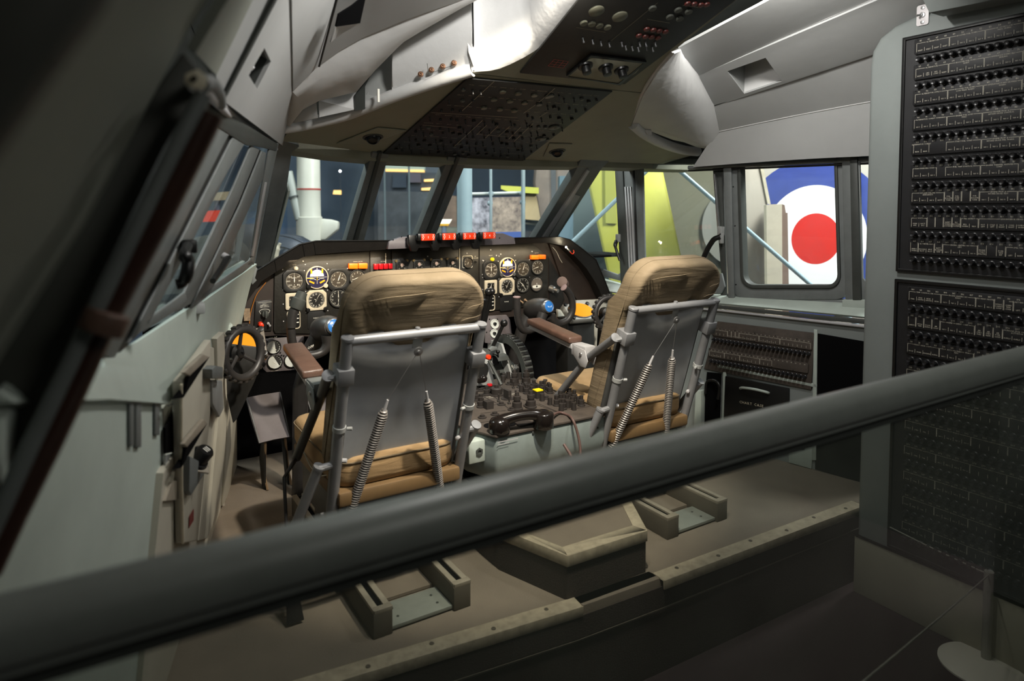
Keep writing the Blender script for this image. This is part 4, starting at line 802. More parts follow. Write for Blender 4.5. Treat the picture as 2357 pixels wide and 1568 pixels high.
# side shroud boards filling the right end
mb = MB(); mb.prism(pxs([(1265, 562), (1312, 572), (1350, 616), (1400, 690), (1330, 692), (1292, 640)], 3.385), A(0, 0.01, 0)); mb.build('end_shroud', SHROUD, ip)
# ---- fire handle panel
mb = MB(); mb.prism(pxs([(893, 574), (896, 556), (926, 546), (1158, 537), (1184, 547), (1187, 562), (1160, 563)], 3.275), A(0, 0.04, 0)); mb.build('fire_handle_panel', mat('violet_grey_panel', '6d676b', 0.5, 0, 0.1, 20), ip, bevel=0.003)
for i, (x_, y_) in enumerate(((977.5, 546), (1026, 544.5), (1073, 543.5), (1118.5, 542))):
    c = onY(x_, y_, 3.20); k = c + A(-0.045, 0.02, 0)
    mb = MB(); mb.prism([k + A(*d) for d in ((-0.035, 0.03, 0.012), (0.03, 0.03, 0.012), (0.034, 0.03, -0.035), (0.012, 0.03, -0.075), (-0.018, 0.03, -0.075), (-0.036, 0.03, -0.03))], A(0, -0.03, 0)); h = mb.build('fire_handle', BLACK2, ip, bevel=0.006, label='black fire handle with red grip number %d' % (i + 1))
    mb = MB(); mb.box(c, (0.088, 0.034, 0.038)); mb.build('handle_shank', BLACK2, h, bevel=0.006)
    mb = MB(); mb.box(c + A(0.010, -0.018, 0), (0.078, 0.010, 0.036)); mb.build('handle_grip', REDP, h, bevel=0.004, label='red grip')
    mb = MB(); f = c + A(0.010, -0.0234, 0); text(mb, str(i + 1), f, ux, uz, 0.013, off=0.0003)
    for sgn in (-1, 1):
        q = f + A(sgn * 0.029, -0.0003, 0)
        ring = [q + A(0.005 * math.cos(a), 0, 0.005 * math.sin(a)) for a in np.linspace(0, 2 * math.pi, 11)]
        for a, b in zip(ring[:-1], ring[1:]): bar2(mb, a, b, 0.0018, nb)
        bar2(mb, q + A(-0.003, 0, 0.015), q + A(0.001, 0, 0.005), 0.0022, nb); bar2(mb, q + A(0.001, 0, -0.005), q + A(-0.003, 0, -0.015), 0.0022, nb); bar2(mb, q + A(-0.005, 0, 0.011), q + A(0.004, 0, 0.013), 0.0016, nb)
    mb.build('handle_lettering', WHITE, h, smooth=0)
for x_, y_ in ((905, 552), (924, 545), (1150, 548)): c = onY(x_, y_, 3.272); mb = MB(); mb.lathe(c, nb, [(0.004, 0), (0.003, 0.002)], 8); mb.build('screw', BLACK2, ip)
# bare bulb and wires hanging under the right glareshield
bl = thing('panel_bulb', onY(1303, 569, 3.27), 'tiny lit bulb hanging on a red wire under the right glareshield', 'bulb')
c = onY(1303, 569, 3.27)
mb = MB(); mb.ball(c, 0.006, 8); mb.build('bulb', mat('lit_bulb', 'fff3cc', 0.3, emit=60), bl)
mb = MB(); mb.tube([onY(1306, 572, 3.27), onY(1312, 579, 3.268)], 0.005, 8); mb.build('bulb_cap', STEEL, bl)
mb = MB(); mb.tube(smooth_path([onY(x, y, 3.266) for x, y in ((1312, 579), (1315, 583), (1318, 585), (1321, 581), (1320, 576))], 4), 0.0025, 6); mb.build('wire', REDP, bl, smooth=60)
mb = MB(); mb.tube(smooth_path([onY(x, y, 3.35) for x, y in ((1272, 569), (1281, 580), (1288, 595), (1294, 605))], 4), 0.0012, 5); mb.build('wire', WHITED, bl, smooth=60)
lamp('bulb_light', 'POINT', c + A(0, -0.012, -0.01), 0.25, (1, 0.85, 0.6), None, 0.008)
# small pale clip at the left end of the glareshield
mb = MB(); p = [onY(x, y, 3.25) for x, y in ((566, 625), (586, 612), (592, 618), (586, 640), (590, 645), (580, 655), (572, 640), (577, 626))]; mb.prism(p, A(0, -0.012, 0)); mb.build('end_clip', FRAMEG, ip, bevel=0.002)
# ---- dark front bulkhead and void under the dash
mb = MB(); mb.box((1.65, 3.75, 0.42), (2.9, 0.03, 0.9)); struct(mb.build('wall_front', VOID), 'black bulkhead under the instrument panel')
mb = MB(); mb.prism([A(0.2, 3.42, 0.98), A(3.1, 3.42, 0.98), A(3.1, 3.75, 0.98), A(0.2, 3.75, 0.98)], (0, 0, 0.012)); struct(mb.build('wall_front', VOID), 'black shelf closing the space behind the instrument panel')
# ====================================================================== PILOT SEATS
def seat(x0, x1, dyy, label, left):
    yb, zb, yt, zt = 2.17 + dyy, 0.30, 1.985 + dyy, 0.905
    B = A(0, yt - yb, zt - zb); N = unit(A(0, -(zt - zb), (yt - yb))); W = x1 - x0
    def q(u, w, d=0.0): return A(x0 + W * u, yb, zb) + B * w + N * d
    t = thing('pilot_seat', (x0 + W / 2, 2.3 + dyy, DZ), label, 'seat', 'pilot seats')
    for u in (0, 1):
        mb = MB(); mb.tube([q(u, -0.30), q(u, 1.0)], 0.0185, 16); p = mb.build('frame_post', SEATG, t, smooth=40)
        mb = MB(); mb.lathe(q(u, 1.0), B, [(0.0205, -0.004), (0.0205, 0.004), (0.019, 0.006), (0, 0.006)], 16); mb.build('post_cap', SEATG, p)
        for w, hh in ((0.80, 0.055), (-0.10, 0.06)):
            mb = MB(); mb.box(q(u, w, -0.008), (0.052, 0.062, hh), (A(1, 0, 0), unit(N), unit(B))); mb.build('post_clamp', SEATG, p, bevel=0.003)
        for w in (0.50,):
            mb = MB(); mb.lathe(q(u, w), B, [(0.0185, -0.008), (0.0215, -0.008), (0.0215, 0.008), (0.0185, 0.008)], 16); mb.lathe(q(u, w, 0.01) + A(0.022 * (1 if u == 0 else -1), 0, 0), A(1 if u == 0 else -1, -0.5, 0), [(0.006, 0), (0.006, 0.016), (0.003, 0.017)], 8); mb.build('hose_clip', GREY, p)
        mb = MB(); mb.lathe(q(u, 0.30, 0.0) + A(0.018 * (1 if u == 0 else -1), 0, 0), A(1 if u == 0 else -1, -0.6, 0), [(0.008, 0), (0.008, 0.016), (0.004, 0.018)], 8); mb.build('bolt', ALU, p)
        mb = MB(); mb.tube([q(u * 0.95 + 0.025, -0.12, -0.055), q(u * 0.95 + 0.025, 0.80, -0.055)], 0.014, 12); mb.build('slide_tube', SEATD, t, smooth=40)
    mb = MB(); mb.tube([q(0, 0.985), q(1, 0.985)], 0.0165, 16); cb = mb.build('crossbar', SEATG, t, smooth=40)
    mb = MB(); mb.lathe(q(0.5, 0.985) + A(0, 0, 0.016), (0, 0, 1), [(0.009, 0), (0.008, 0.006), (0, 0.008)], 10); mb.build('rivet', SEATG, cb)
    # metal back plate with turned rim and a low rail
    mb = MB(); rows = []
    for j in range(9):
        w = 0.06 + j * 0.93 / 8; rows.append([q(0.055 + 0.89 * i / 10, w, -0.034 - 0.008 * (1 - ((i - 5) / 5) ** 2)) for i in range(11)])
    mb.grid(rows); bp = mb.build('back_plate', PLATE, t, solid=0.004)
    mb = MB(); mb.tube([q(0.055, 1.0, -0.036), q(0.055, 0.06, -0.036)], 0.006, 8); mb.build('plate_rim', SEATD, bp, smooth=60); mb = MB(); mb.tube([q(0.945, 1.0, -0.036), q(0.945, 0.06, -0.036)], 0.006, 8); mb.build('plate_rim', SEATD, bp, smooth=60)
    mb = MB(); mb.tube([q(0.03, 0.085, -0.024), q(0.97, 0.085, -0.024)], 0.0075, 10); mb.build('lower_rail', GREY, t, smooth=60)
    mb = MB(); mb.box(q(0.47, 0.17, -0.042), (0.105, 0.006, 0.05), (A(1, 0, 0), N, unit(B))); mb.build('rating_plate', PLATE, bp, bevel=0.002)
    mb = MB(); n_ = N
    for i in range(3): bar2(mb, q(0.38, 0.145 + i * 0.025, -0.0385), q(0.56, 0.145 + i * 0.025, -0.0385), 0.002, n_)
    mb.build('plate_lettering', GREY, bp, smooth=0)
    # back cushion: rounded slab with softened edges
    H0, H1 = 0.04, 1.29; cw = W * 1.02; ch = np.linalg.norm(B) * (H1 - H0); cx = q(0.5, (H0 + H1) / 2)
    prof = [(0.88, -0.050), (0.955, -0.054), (0.99, -0.066), (1.0, -0.080), (1.0, -0.125), (0.985, -0.145), (0.95, -0.156), (0.86, -0.162)]
    mb = MB(); rows = []; bu = unit(B)
    for k, d in prof:
        R = rrect(cw - (1 - k) * 0.35, ch - (1 - k) * 0.35, max(0.02, 0.115 - (1 - k) * 0.17), 8); rows.append([cx + A(1, 0, 0) * a + bu * b + N * d for a, b in R])
    cen_r = []; 
    for s in (0.6, 0.25): cen_r.append([lerp(cx + N * -0.052, p, s) for p in rows[0]])
    cen_f = [[lerp(cx + N * -0.166, p, s) for p in rows[-1]] for s in (0.6, 0.25)]
    full = cen_r[::-1] + rows + cen_f
    def bulge(p):
        w = float((p - q(0, 0)) @ bu) / np.linalg.norm(B); k = min(1, max(0, (w - 0.985) / 0.06)); return p + N * 0.056 * k
    full = [[bulge(p) for p in r] for r in full]
    # split long side spans so that the bulge can follow the back
    def dens(r):
        o = []
        for a, b in zip(r, r[1:] + r[:1]):
            k = max(1, int(np.linalg.norm(b - a) / 0.06)); o += [lerp(a, b, i / k) for i in range(k)]
        return o
    k_ = [max(1, int(np.linalg.norm(b - a) / 0.05)) for a, b in zip(rows[3], rows[3][1:] + rows[3][:1])]
    full0 = cen_r[::-1] + rows + cen_f; full = [[bulge(lerp(a, b, i / k)) for a, b, k in zip(r, r[1:] + r[:1], k_) for i in range(k)] for r in full0]
    mb.grid(full, closed=True); o = len(mb.v); n = len(full[0]); mb.f.append(tuple(range(n - 1, -1, -1))); mb.f.append(tuple(o - n + i for i in range(n)))
    bc = mb.build('back_cushion', CANVAS, t, smooth=180)
    # welt and creases across the rear of the headrest
    R = rrect(cw + 0.002, ch + 0.002, 0.116, 8); ring = [bulge(cx + A(1, 0, 0) * a + bu * b + N * -0.102) for a, b in R]
    mb = MB(); mb.tube(ring, 0.0028, 6, closed=True); mb.build('piping', CANVAS, bc, smooth=60)
    mb = MB()
    for (u0, u1, w, h_) in ((0.12, 0.60, 1.205, 0.0016), (0.86, 0.985, 1.12, 0.0009), (0.82, 0.98, 1.05, 0.0008)):
        pth = smooth_path([q(u0, w - 0.012, 0.006), q(lerp([u0], [u1], 0.3)[0], w, 0.007), q(lerp([u0], [u1], 0.7)[0], w + 0.005, 0.007), q(u1, w + 0.012, 0.003)], 5)
        mb.tube(pth, [h_ * math.sin(math.pi * (i + 0.3) / (len(pth))) + 0.0004 for i in range(len(pth))], 6)
    mb.build('fold', CANVAS, bc, smooth=60)
    # seat cushion and base
    cz = 0.425; y0, y1 = yb - 0.03, yb + 0.56
    prof = [(0.86, -0.055), (0.95, -0.050), (1.0, -0.03), (1.0, 0.02), (0.985, 0.036), (0.93, 0.047), (0.80, 0.052)]
    mb = MB(); rows = []; cc = A(x0 + W / 2, (y0 + y1) / 2, cz)
    for k, d in prof:
        R = rrect(W * 0.98 - (1 - k) * 0.3, (y1 - y0) - (1 - k) * 0.3, max(0.02, 0.075 - (1 - k) * 0.15), 6); rows.append([cc + A(a, b, d) for a, b in R])
    mb.grid(rows + [[lerp(cc + A(0, 0, 0.05), p, s) for p in rows[-1]] for s in (0.6, 0.25)], closed=True); n = len(rows[0]); mb.f.append(tuple(range(n - 1, -1, -1))); mb.f.append(tuple(len(mb.v) - n + i for i in range(n)))
    sc = mb.build('seat_cushion', CANVASL, t, smooth=180)
    R = rrect(W * 0.985, (y1 - y0) * 1.003, 0.076, 6); mb = MB(); mb.tube([cc + A(a, b, 0.030) for a, b in R], 0.003, 6, closed=True); mb.build('piping', CANVAS, sc, smooth=60)
    mb = MB()
    for i in range(9):
        a = x0 + W * 0.02 ; yy = y0 + 0.05 + i * 0.055; mb.tube([A(a, yy, cz + 0.036), A(a + 0.03, yy + 0.012 * (-1) ** i, cz + 0.046), A(a + 0.06 + 0.02 * (i % 3), yy + 0.02, cz + 0.047)], [0.0025, 0.004, 0.0008], 6)
    mb.build('fold', CANVASL, sc, smooth=60)
    mb = MB(); mb.box((x0 + W / 2, yb + 0.24, 0.345), (W * 0.96, 0.58, 0.05)); mb.build('seat_pan', mat('brown_seat_pan', '6a5334', 0.6, 0, 0.2, 8), t, bevel=0.01)
    mb = MB(); mb.prism([q(0.04, 0.075, -0.030), q(0.96, 0.075, -0.030), q(0.94, -0.075, -0.012), q(0.08, -0.09, -0.012)], N * 0.006); sk = mb.build('rear_skirt', mat('brown_canvas_skirt', '84643a', 0.8, 0, 0.25, 8, 0.15, 200), t, bevel=0.002)
    mb = MB(); mb.tube([q(0.10, -0.055, -0.006), q(0.62, -0.045, -0.006), q(0.94, -0.03, -0.008)], 0.0035, 6); mb.build('hem', CANVAS, sk)
    mb = MB(); mb.lathe(q(0.66, -0.05, -0.008), N, [(0.010, 0), (0.008, 0.004)], 10); mb.build('hem_hole', VOID, sk)
    mb = MB(); mb.box((x0 + W / 2, yb + 0.26, 0.24), (W * 0.86, 0.50, 0.16)); mb.build('pedestal_base', SEATD, t, bevel=0.02)
    for sx in (0.22, 0.80):
        mb = MB(); mb.box((x0 + W * sx, yb + 0.24, 0.11), (0.07, 0.44, 0.10)); mb.build('rail_shoe', SEATD, t, bevel=0.008)
    mb = MB(); mb.tube([A(x0 + 0.02, yb + 0.02, 0.275), A(x1 - 0.02, yb + 0.02, 0.275)], 0.012, 10); mb.build('base_tube', BLACK2, t)
    # U shaped adjusting bar at the back, black
    z0 = 0.245
    pts = [A(x0 - 0.085, yb - 0.02, z0 + 0.23), A(x0 - 0.115, yb + 0.02, z0 + 0.02), A(x0 - 0.10, yb - 0.02, z0), A(x0 - 0.02, yb - 0.055, z0 - 0.004), A(x0 + W * 0.5, yb - 0.05, z0 + 0.006), A(x0 + W * 0.80, yb - 0.05, z0 + 0.012), A(x1 - 0.05, yb - 0.02, z0 + 0.03), A(x1 - 0.02, yb + 0.05, z0 + 0.06)]
    mb = MB(); mb.tube(smooth_path(pts[1:], 6), 0.0155, 10); u_ = mb.build('adjusting_bar', BLACK, t, smooth=60)
    mb = MB(); c = A(x0 + W * 0.55, yb - 0.05, z0 + 0.008); mb.tube([c - A(0.02, 0, 0.001), c + A(0.11, 0, 0.006)], 0.0175, 12); mb.build('bar_sleeve', PINK, u_)
    mb = MB(); mb.lathe(c + A(0.015, -0.012, 0.01), (0, -0.5, 1), [(0.012, 0), (0.011, 0.012), (0, 0.016)], 10); mb.build('bar_knob', PINK, u_)
    # side struts
    mb = MB(); mb.tube([q(0, 0.29, 0.0) + A(-0.055, 0, 0.0), A(x0 - 0.115, yb + 0.02, z0 + 0.02)], 0.0175, 14); sd = mb.build('side_strut', SEATG, t, smooth=40)
    mb = MB(); mb.lathe(q(0, 0.29) + A(-0.055, 0, 0), unit(q(0, 0.29) + A(-0.055, 0, 0) - A(x0 - 0.115, yb + 0.02, z0 + 0.02)), [(0.0195, -0.004), (0.0195, 0.004), (0, 0.005)], 14); mb.build('strut_cap', SEATG, sd)
    mb = MB(); mb.tube([q(0, 0.29) + A(-0.055, 0, -0.006), q(0, 0.29)], 0.012, 10); mb.build('strut_lug', SEATG, sd)
    mb = MB(); mb.tube([q(1, 0.36, 0.0) + A(0.045, 0.0, 0), A(x1 + 0.03, yb + 0.06, 0.36)], 0.0175, 14); mb.lathe(q(1, 0.36) + A(0.045, 0, 0), unit(A(0.1, -0.6, 0.8)), [(0.0195, -0.004), (0.0195, 0.004), (0, 0.005)], 14); mb.build('side_strut', SEATG, t, smooth=40)
    mb = MB(); mb.tube([q(1, 0.34), q(1, 0.36) + A(0.045, 0, -0.01)], 0.012, 10); mb.build('strut_lug', SEATG, t)
    # springs with cables to a pulley bracket
    pb = q(0.5, 0.92, 0.012)
    mb = MB(); mb.box(pb + A(0, 0, 0.02), (0.034, 0.004, 0.05), (A(1, 0, 0), N, unit(B))); mb.box(pb + A(0, -0.006, 0.044), (0.036, 0.02, 0.005)); br = mb.build('pulley_bracket', GREY, t, bevel=0.002)
    mb = MB(); mb.lathe(pb + N * 0.004 - A(0, 0, 0.012), N, [(0.016, 0), (0.016, 0.004), (0.012, 0.005), (0.006, 0.005), (0.006, 0.009), (0, 0.01)], 14); mb.build('pulley', STEEL, br)
    for (ua, wa, ub, wb_) in ((0.30, 0.585, 0.105, -0.03), (0.625, 0.60, 0.83, -0.02)) if left else ((0.31, 0.60, 0.03, -0.06), (0.575, 0.62, 0.72, 0.0)):
        a, b = q(ua, wa, 0.018), q(ub, wb_, 0.03); ax = unit(b - a); s1 = unit(np.cross(ax, N)); s2 = np.cross(ax, s1); L = np.linalg.norm(b - a); turns = 46; m = turns * 8; pth = []
        for i in range(m + 1):
            f = i / m; r = 0.0145 * min(1, 0.45 + f * 12, 0.45 + (1 - f) * 12); an = 2 * math.pi * turns * f; pth.append(a + ax * L * f + s1 * r * math.cos(an) + s2 * r * math.sin(an))
        mb = MB(); mb.tube(pth, 0.0033, 5); sp = mb.build('tension_spring', SPRING, t, smooth=60)
        mb = MB(); mb.tube([a + ax * 0.02, b - ax * 0.02], 0.0095, 8); mb.build('spring_core', BLACK2, sp)
        mb = MB(); mb.tube([a - ax * 0.035, a + ax * 0.01], [0.004, 0.006], 8); mb.build('spring_hook', ALU, sp)
        mb = MB(); mb.tube([b - ax * 0.005, b + ax * 0.02, b + ax * 0.03 - N * 0.03], 0.004, 8); mb.build('spring_hook', STEEL, sp)
        mb = MB(); mb.tube([a - ax * 0.03, pb + N * 0.006 - A(0.004 if ua < 0.5 else -0.004, 0, 0.016)], 0.0014, 5); mb.build('cable', STEEL, sp)
    # left armrest with bracket and stay
    za, zf = 0.735, 0.765; ya, yf = yb + 0.175, yb + 0.555
    xa = x0 - 0.045 if left else x0 - 0.045; xw = 0.078
    c0 = [A(xa, ya, za), A(xa + xw, ya + 0.005, za), A(xa + xw + 0.025, yf, zf), A(xa + 0.025, yf, zf)]
    mb = MB(); mb.prism(c0, A(0, 0, -0.03)); ar = mb.build('armrest_pad', LEATHER, t, bevel=0.009, seg=3)
    mb = MB(); mb.prism([p - A(0, 0, 0.03) for p in (lerp(c0[0], c0[1], .15), lerp(c0[0], c0[1], .85), lerp(c0[3], c0[2], .8), lerp(c0[3], c0[2], .2))], A(0, 0, -0.022)); mb.build('armrest_channel', ALU, ar, bevel=0.003)
    e0 = lerp(c0[0], c0[1], 0.5) - A(0, 0, 0.04)
    mb = MB(); mb.box(e0 + A(0.005, -0.045, -0.012), (0.058, 0.10, 0.05)); mb.build('armrest_bracket', ALU if not left else FRAMEG, ar, bevel=0.004)
    mb = MB()
    for sgn in (-1, 1): mb = MB(); mb.prism([e0 + A(0.005 + sgn * 0.031, dy, dz) for dy, dz in ((-0.02, 0.01), (-0.02, -0.035), (-0.07, -0.075), (-0.105, -0.075), (-0.12, -0.045), (-0.10, 0.0))], A(0.004 * sgn, 0, 0)); mb.build('armrest_cheek', ALU if not left else FRAMEG, ar, bevel=0.002)
    mb = MB(); mb.lathe(e0 + A(-0.036 + 0.005, -0.075, -0.02), (-1, 0, 0), [(0.008, 0), (0.007, 0.005), (0, 0.007)], 10); mb.build('pivot_bolt', STEEL, ar)
    top = q(0, 0.80, -0.02) + A(-0.045, 0, -0.005); mid = e0 + A(0.0, -0.09, -0.035)
    bot = A(x0 - 0.03, yb + 0.30, 0.43) if not left else A(x0 - 0.045, yb + 0.27, 0.40)
    mb = MB(); mb.tube([top, mid, bot], 0.0165, 14); st = mb.build('armrest_stay', SEATG if not left else SEATD, t, smooth=40)
    mb = MB(); mb.lathe(top, unit(top - mid), [(0.019, -0.004), (0.019, 0.004), (0, 0.006)], 14); mb.build('strut_cap', SEATG, st)
    mb = MB(); mb.tube([top - A(0, 0, 0.01), q(0, 0.80)], 0.011, 8); mb.build('strut_lug', SEATG, st)
    if left:
        mb = MB(); mb.tube([bot, A(x0 - 0.115, yb + 0.16, 0.38), A(x0 - 0.13, yb + 0.06, 0.14), A(x0 - 0.135, yb + 0.0, 0.0)], [0.009, 0.006, 0.006, 0.006], 8); mb.build('harness_strap', RUBBER, t)
        mb = MB(); mb.prism([A(x0 - 0.15, yb + 0.01, 0.10), A(x0 - 0.12, yb + 0.0, 0.10), A(x0 - 0.105, yb - 0.03, -0.02), A(x0 - 0.16, yb - 0.03, -0.02)], A(0.0, -0.01, 0)); mb.build('strap_tab', RUBBER, t, bevel=0.003)
        mb = MB(); mb.tube(smooth_path([q(0.03, 0.15, -0.06), A(x0 - 0.005, yb + 0.16, 0.37), A(x0 - 0.02, yb + 0.27, 0.42), A(x0 - 0.015, yb + 0.30, 0.46)], 5), 0.0025, 6); mb.build('cushion_cord', WHITED, sc, smooth=60)
    return t
seat(0.651, 1.116, 0.0, 'khaki canvas pilot seat nearest the viewer, grey tubular back with two springs', True)
seat(1.806, 2.274, 0.0, 'khaki canvas pilot seat in front of the right side windows, tan cushion in view', False)

# ====================================================================== SEAT TRACKS
def track(xl, xr, y0, label):
    t = thing('seat_track', ((xl + xr) / 2, y0 + 0.4, DZ), label, 'seat track', 'floor tracks under the pilot seats')
    for x in (xl, xr):
        mb = MB(); mb.box((x, y0 + 0.50, 0.010), (0.062, 1.0, 0.079)); r = mb.build('rail_box', RAILB, t, bevel=0.002)
        for s in (-1, 1):
            mb = MB(); mb.box((x + s * 0.020, y0 + 0.50, 0.054), (0.020, 0.99, 0.012)); mb.build('rail_lip', RAILM, r, bevel=0.0015)
        mb = MB(); mb.box((x, y0 + 0.50, 0.0505), (0.018, 0.98, 0.003)); mb.build('rail_slot', VOID, r)
        mb = MB(); mb.box((x + 0.002, y0 + 0.012, 0.054), (0.060, 0.024, 0.013)); mb.build('end_stop', RAILM, r, bevel=0.001)
    mb = MB(); mb.box(((xl + xr) / 2, y0 + 0.075, DZ + 0.012), (xr - xl - 0.064, 0.13, 0.012)); ft = mb.build('foot_plate', mat('zinc_plate', '8f938c', 0.55, 0.3, 0.15, 15), t, bevel=0.001)
    for dx in (-0.07, 0.07):
        for dy in (0.05, 0.10): mb = MB(); mb.lathe(((xl + xr) / 2 + dx, y0 + dy, DZ + 0.018), (0, 0, 1), [(0.005, 0), (0.004, 0.002)], 8); mb.build('screw', DARKG, ft)
    mb = MB(); mb.box(((xl + xr) / 2, y0 + 0.62, DZ + 0.008), (xr - xl - 0.064, 0.9, 0.01)); mb.build('base_sheet', DECK, t)
track(0.735, 1.012, 1.93, 'grooved metal seat track on the deck under the left seat')
track(1.957, 2.247, 1.905, 'grooved metal seat track on the deck under the right seat')

# ====================================================================== STEP PLINTH
t = thing('step_plinth', (1.53, 2.1, DZ), 'eight sided brown carpeted step with pale edging between the seat tracks', 'step')
oc = [(1.335, 1.785), (1.685, 1.775), (1.835, 2.05), (1.80, 2.60), (1.68, 2.80), (1.38, 2.80), (1.235, 2.60), (1.238, 2.075)]
zt_ = 0.125; oc = [A(x, y, zt_) for x, y in oc]; cen = sum(oc) / 8
mb = MB(); mb.prism([p - A(0, 0, 0.002) for p in oc], A(0, 0, -(zt_ - DZ))); mb.build('carpeted_side', PLINTH, t)
mb = MB(); inn_ = [lerp(p, cen, 0.10) for p in oc]; mb.prism([p + A(0, 0, 0.001) for p in inn_], A(0, 0, -0.006)); mb.build('top_covering', DECK, t)
for i in range(8):
    j = (i + 1) % 8; mb = MB(); mb.prism([oc[i] + A(0, 0, 0.004), oc[j] + A(0, 0, 0.004), inn_[j] + A(0, 0, 0.004), inn_[i] + A(0, 0, 0.004)], A(0, 0, -0.008))
    o1, o2 = oc[i] + (oc[i] - cen) * 0.012, oc[j] + (oc[j] - cen) * 0.012
    mb.prism([o1 + A(0, 0, 0.004), o2 + A(0, 0, 0.004), oc[j] + A(0, 0, 0.004), oc[i] + A(0, 0, 0.004)], A(0, 0, -0.04)); mb.build('edge_strip', DECKT, t, bevel=0.001)
# ====================================================================== CONTROL YOKES
def yoke(cx, cz, Y, label, full):
    t = thing('control_yoke', (cx, Y, cz - 0.3), label, 'control yoke', 'control yokes')
    c = A(cx, Y, cz); fwd = unit(A(-0.10, 1, -0.25))
    mb = MB(); mb.lathe(c - fwd * 0.02, fwd, [(0.040, 0), (0.048, 0.012), (0.056, 0.05), (0.060, 0.10), (0.056, 0.14), (0.035, 0.155)], 24); h = mb.build('hub', RUBBER, t, smooth=50)
    mb = MB(); mb.lathe(c - fwd * 0.030, -fwd, [(0.035, -0.012), (0.035, 0.004), (0.031, 0.009), (0.029, 0.005)], 28); mb.build('badge_ring', STEEL, h, smooth=40)
    mb = MB(); mb.lathe(c - fwd * 0.030, -fwd, [(0.030, 0), (0.030, 0.005), (0.022, 0.009), (0, 0.011)], 28); bd = mb.build('badge', BLUEB, h, smooth=60, label='round blue badge with pale wings')
    mb = MB(); f = c - fwd * 0.0418; r_ = A(1, 0, 0); u_ = unit(np.cross(r_, fwd))
    for s in (-1, 1):
        bar2(mb, f + r_ * s * 0.002 - u_ * 0.002, f + r_ * s * 0.014 + u_ * 0.003, 0.003, -fwd, 0.0006); bar2(mb, f + r_ * s * 0.003 - u_ * 0.006, f + r_ * s * 0.013 - u_ * 0.001, 0.003, -fwd, 0.0006)
    mb.build('badge_wings', mat('pale_blue_print', 'a9c4e6', 0.4), bd, smooth=0)
    # swept ram's-horn rim
    L = [(-0.018, -0.035), (-0.022, -0.075), (-0.050, -0.105), (-0.10, -0.112), (-0.150, -0.098), (-0.176, -0.05), (-0.183, 0.02), (-0.178, 0.07)]
    R = [(0.03, -0.05), (0.06, -0.085), (0.10, -0.092), (0.145, -0.075), (0.170, -0.03), (0.166, 0.03), (0.140, 0.075), (0.105, 0.105)]
    if full: L = [(-0.02, -0.03), (-0.04, -0.07), (-0.07, -0.10), (-0.12, -0.112), (-0.16, -0.10), (-0.185, -0.05), (-0.195, 0.02), (-0.198, 0.075)]
    for nm, K, s in (('left_horn', L, -1), ('right_horn', R, 1)):
        k = [A(cx + a, Y - 0.01 - 0.02 * (i / 8), cz + b) for i, (a, b) in enumerate(K)]; sp = smooth_path(k, 6); rr = [0.030 - 0.011 * min(1, i / 12) for i in range(len(sp))]
        mb = MB(); mb.tube(sp, rr, 14); g = mb.build('horn', RUBBER, t, smooth=60)
        e = sp[-1]; d = unit(sp[-1] - sp[-4])
        mb = MB(); mb.lathe(e - d * 0.004, d, [(0.0205, 0), (0.0205, 0.004), (0.014, 0.006), (0, 0.007)], 14); mb.build('horn_end', mat('pinkish_grey_cap', '8d7673', 0.6), g)
    if not full:
        e = A(cx - 0.183, Y - 0.03, cz + 0.055)
        mb = MB(); mb.tube(smooth_path([A(cx - 0.183, Y - 0.03, cz + 0.02), A(cx - 0.176, Y - 0.03, cz + 0.075), A(cx - 0.155, Y - 0.03, cz + 0.115)], 4), 0.021, 14); mb.build('grip', RUBBER, t, smooth=60)
        d = unit(A(0.45, 0, 1)); mb = MB(); mb.lathe(A(cx - 0.163, Y - 0.03, cz + 0.10), d, [(0.028, 0), (0.030, 0.006), (0.030, 0.042), (0.024, 0.048), (0.022, 0.075), (0, 0.078)], 16); mb.build('switch_head', DARKG, t, smooth=40)
    else:
        d = unit(A(-0.6, 0.2, 0.6)); e = A(cx + 0.10, Y - 0.02, cz + 0.105)
        mb = MB(); mb.lathe(e + A(0.05, 0.05, 0.01), (-0.6, -0.5, 0.3), [(0.028, 0), (0.03, 0.05), (0.022, 0.055), (0, 0.056)], 12); mb.build('switch_head', mat('dusty_tan', '6b5850', 0.7), t)
    mb = MB(); mb.tube([c + fwd * 0.12, c + A(-0.06, 0.12, -0.11), A(cx - 0.10, Y + 0.16, cz - 0.30), A(cx - 0.10, Y + 0.18, DZ)], [0.036, 0.034, 0.034, 0.04], 14); mb.build('column', RUBBER, t, smooth=40)
    if not full:
        mb = MB(); text(mb, 'OFF', A(cx - 0.098, Y - 0.02, cz - 0.075), A(1, 0, 0.3), uz, 0.012); mb.build('lettering', WHITE, t, smooth=0)
yoke(0.895, 0.772, 2.95, 'black ram horn control yoke with blue badge, left seat', False)
yoke(2.072, 0.765, 2.98, 'black ram horn control yoke with blue badge, right seat', True)

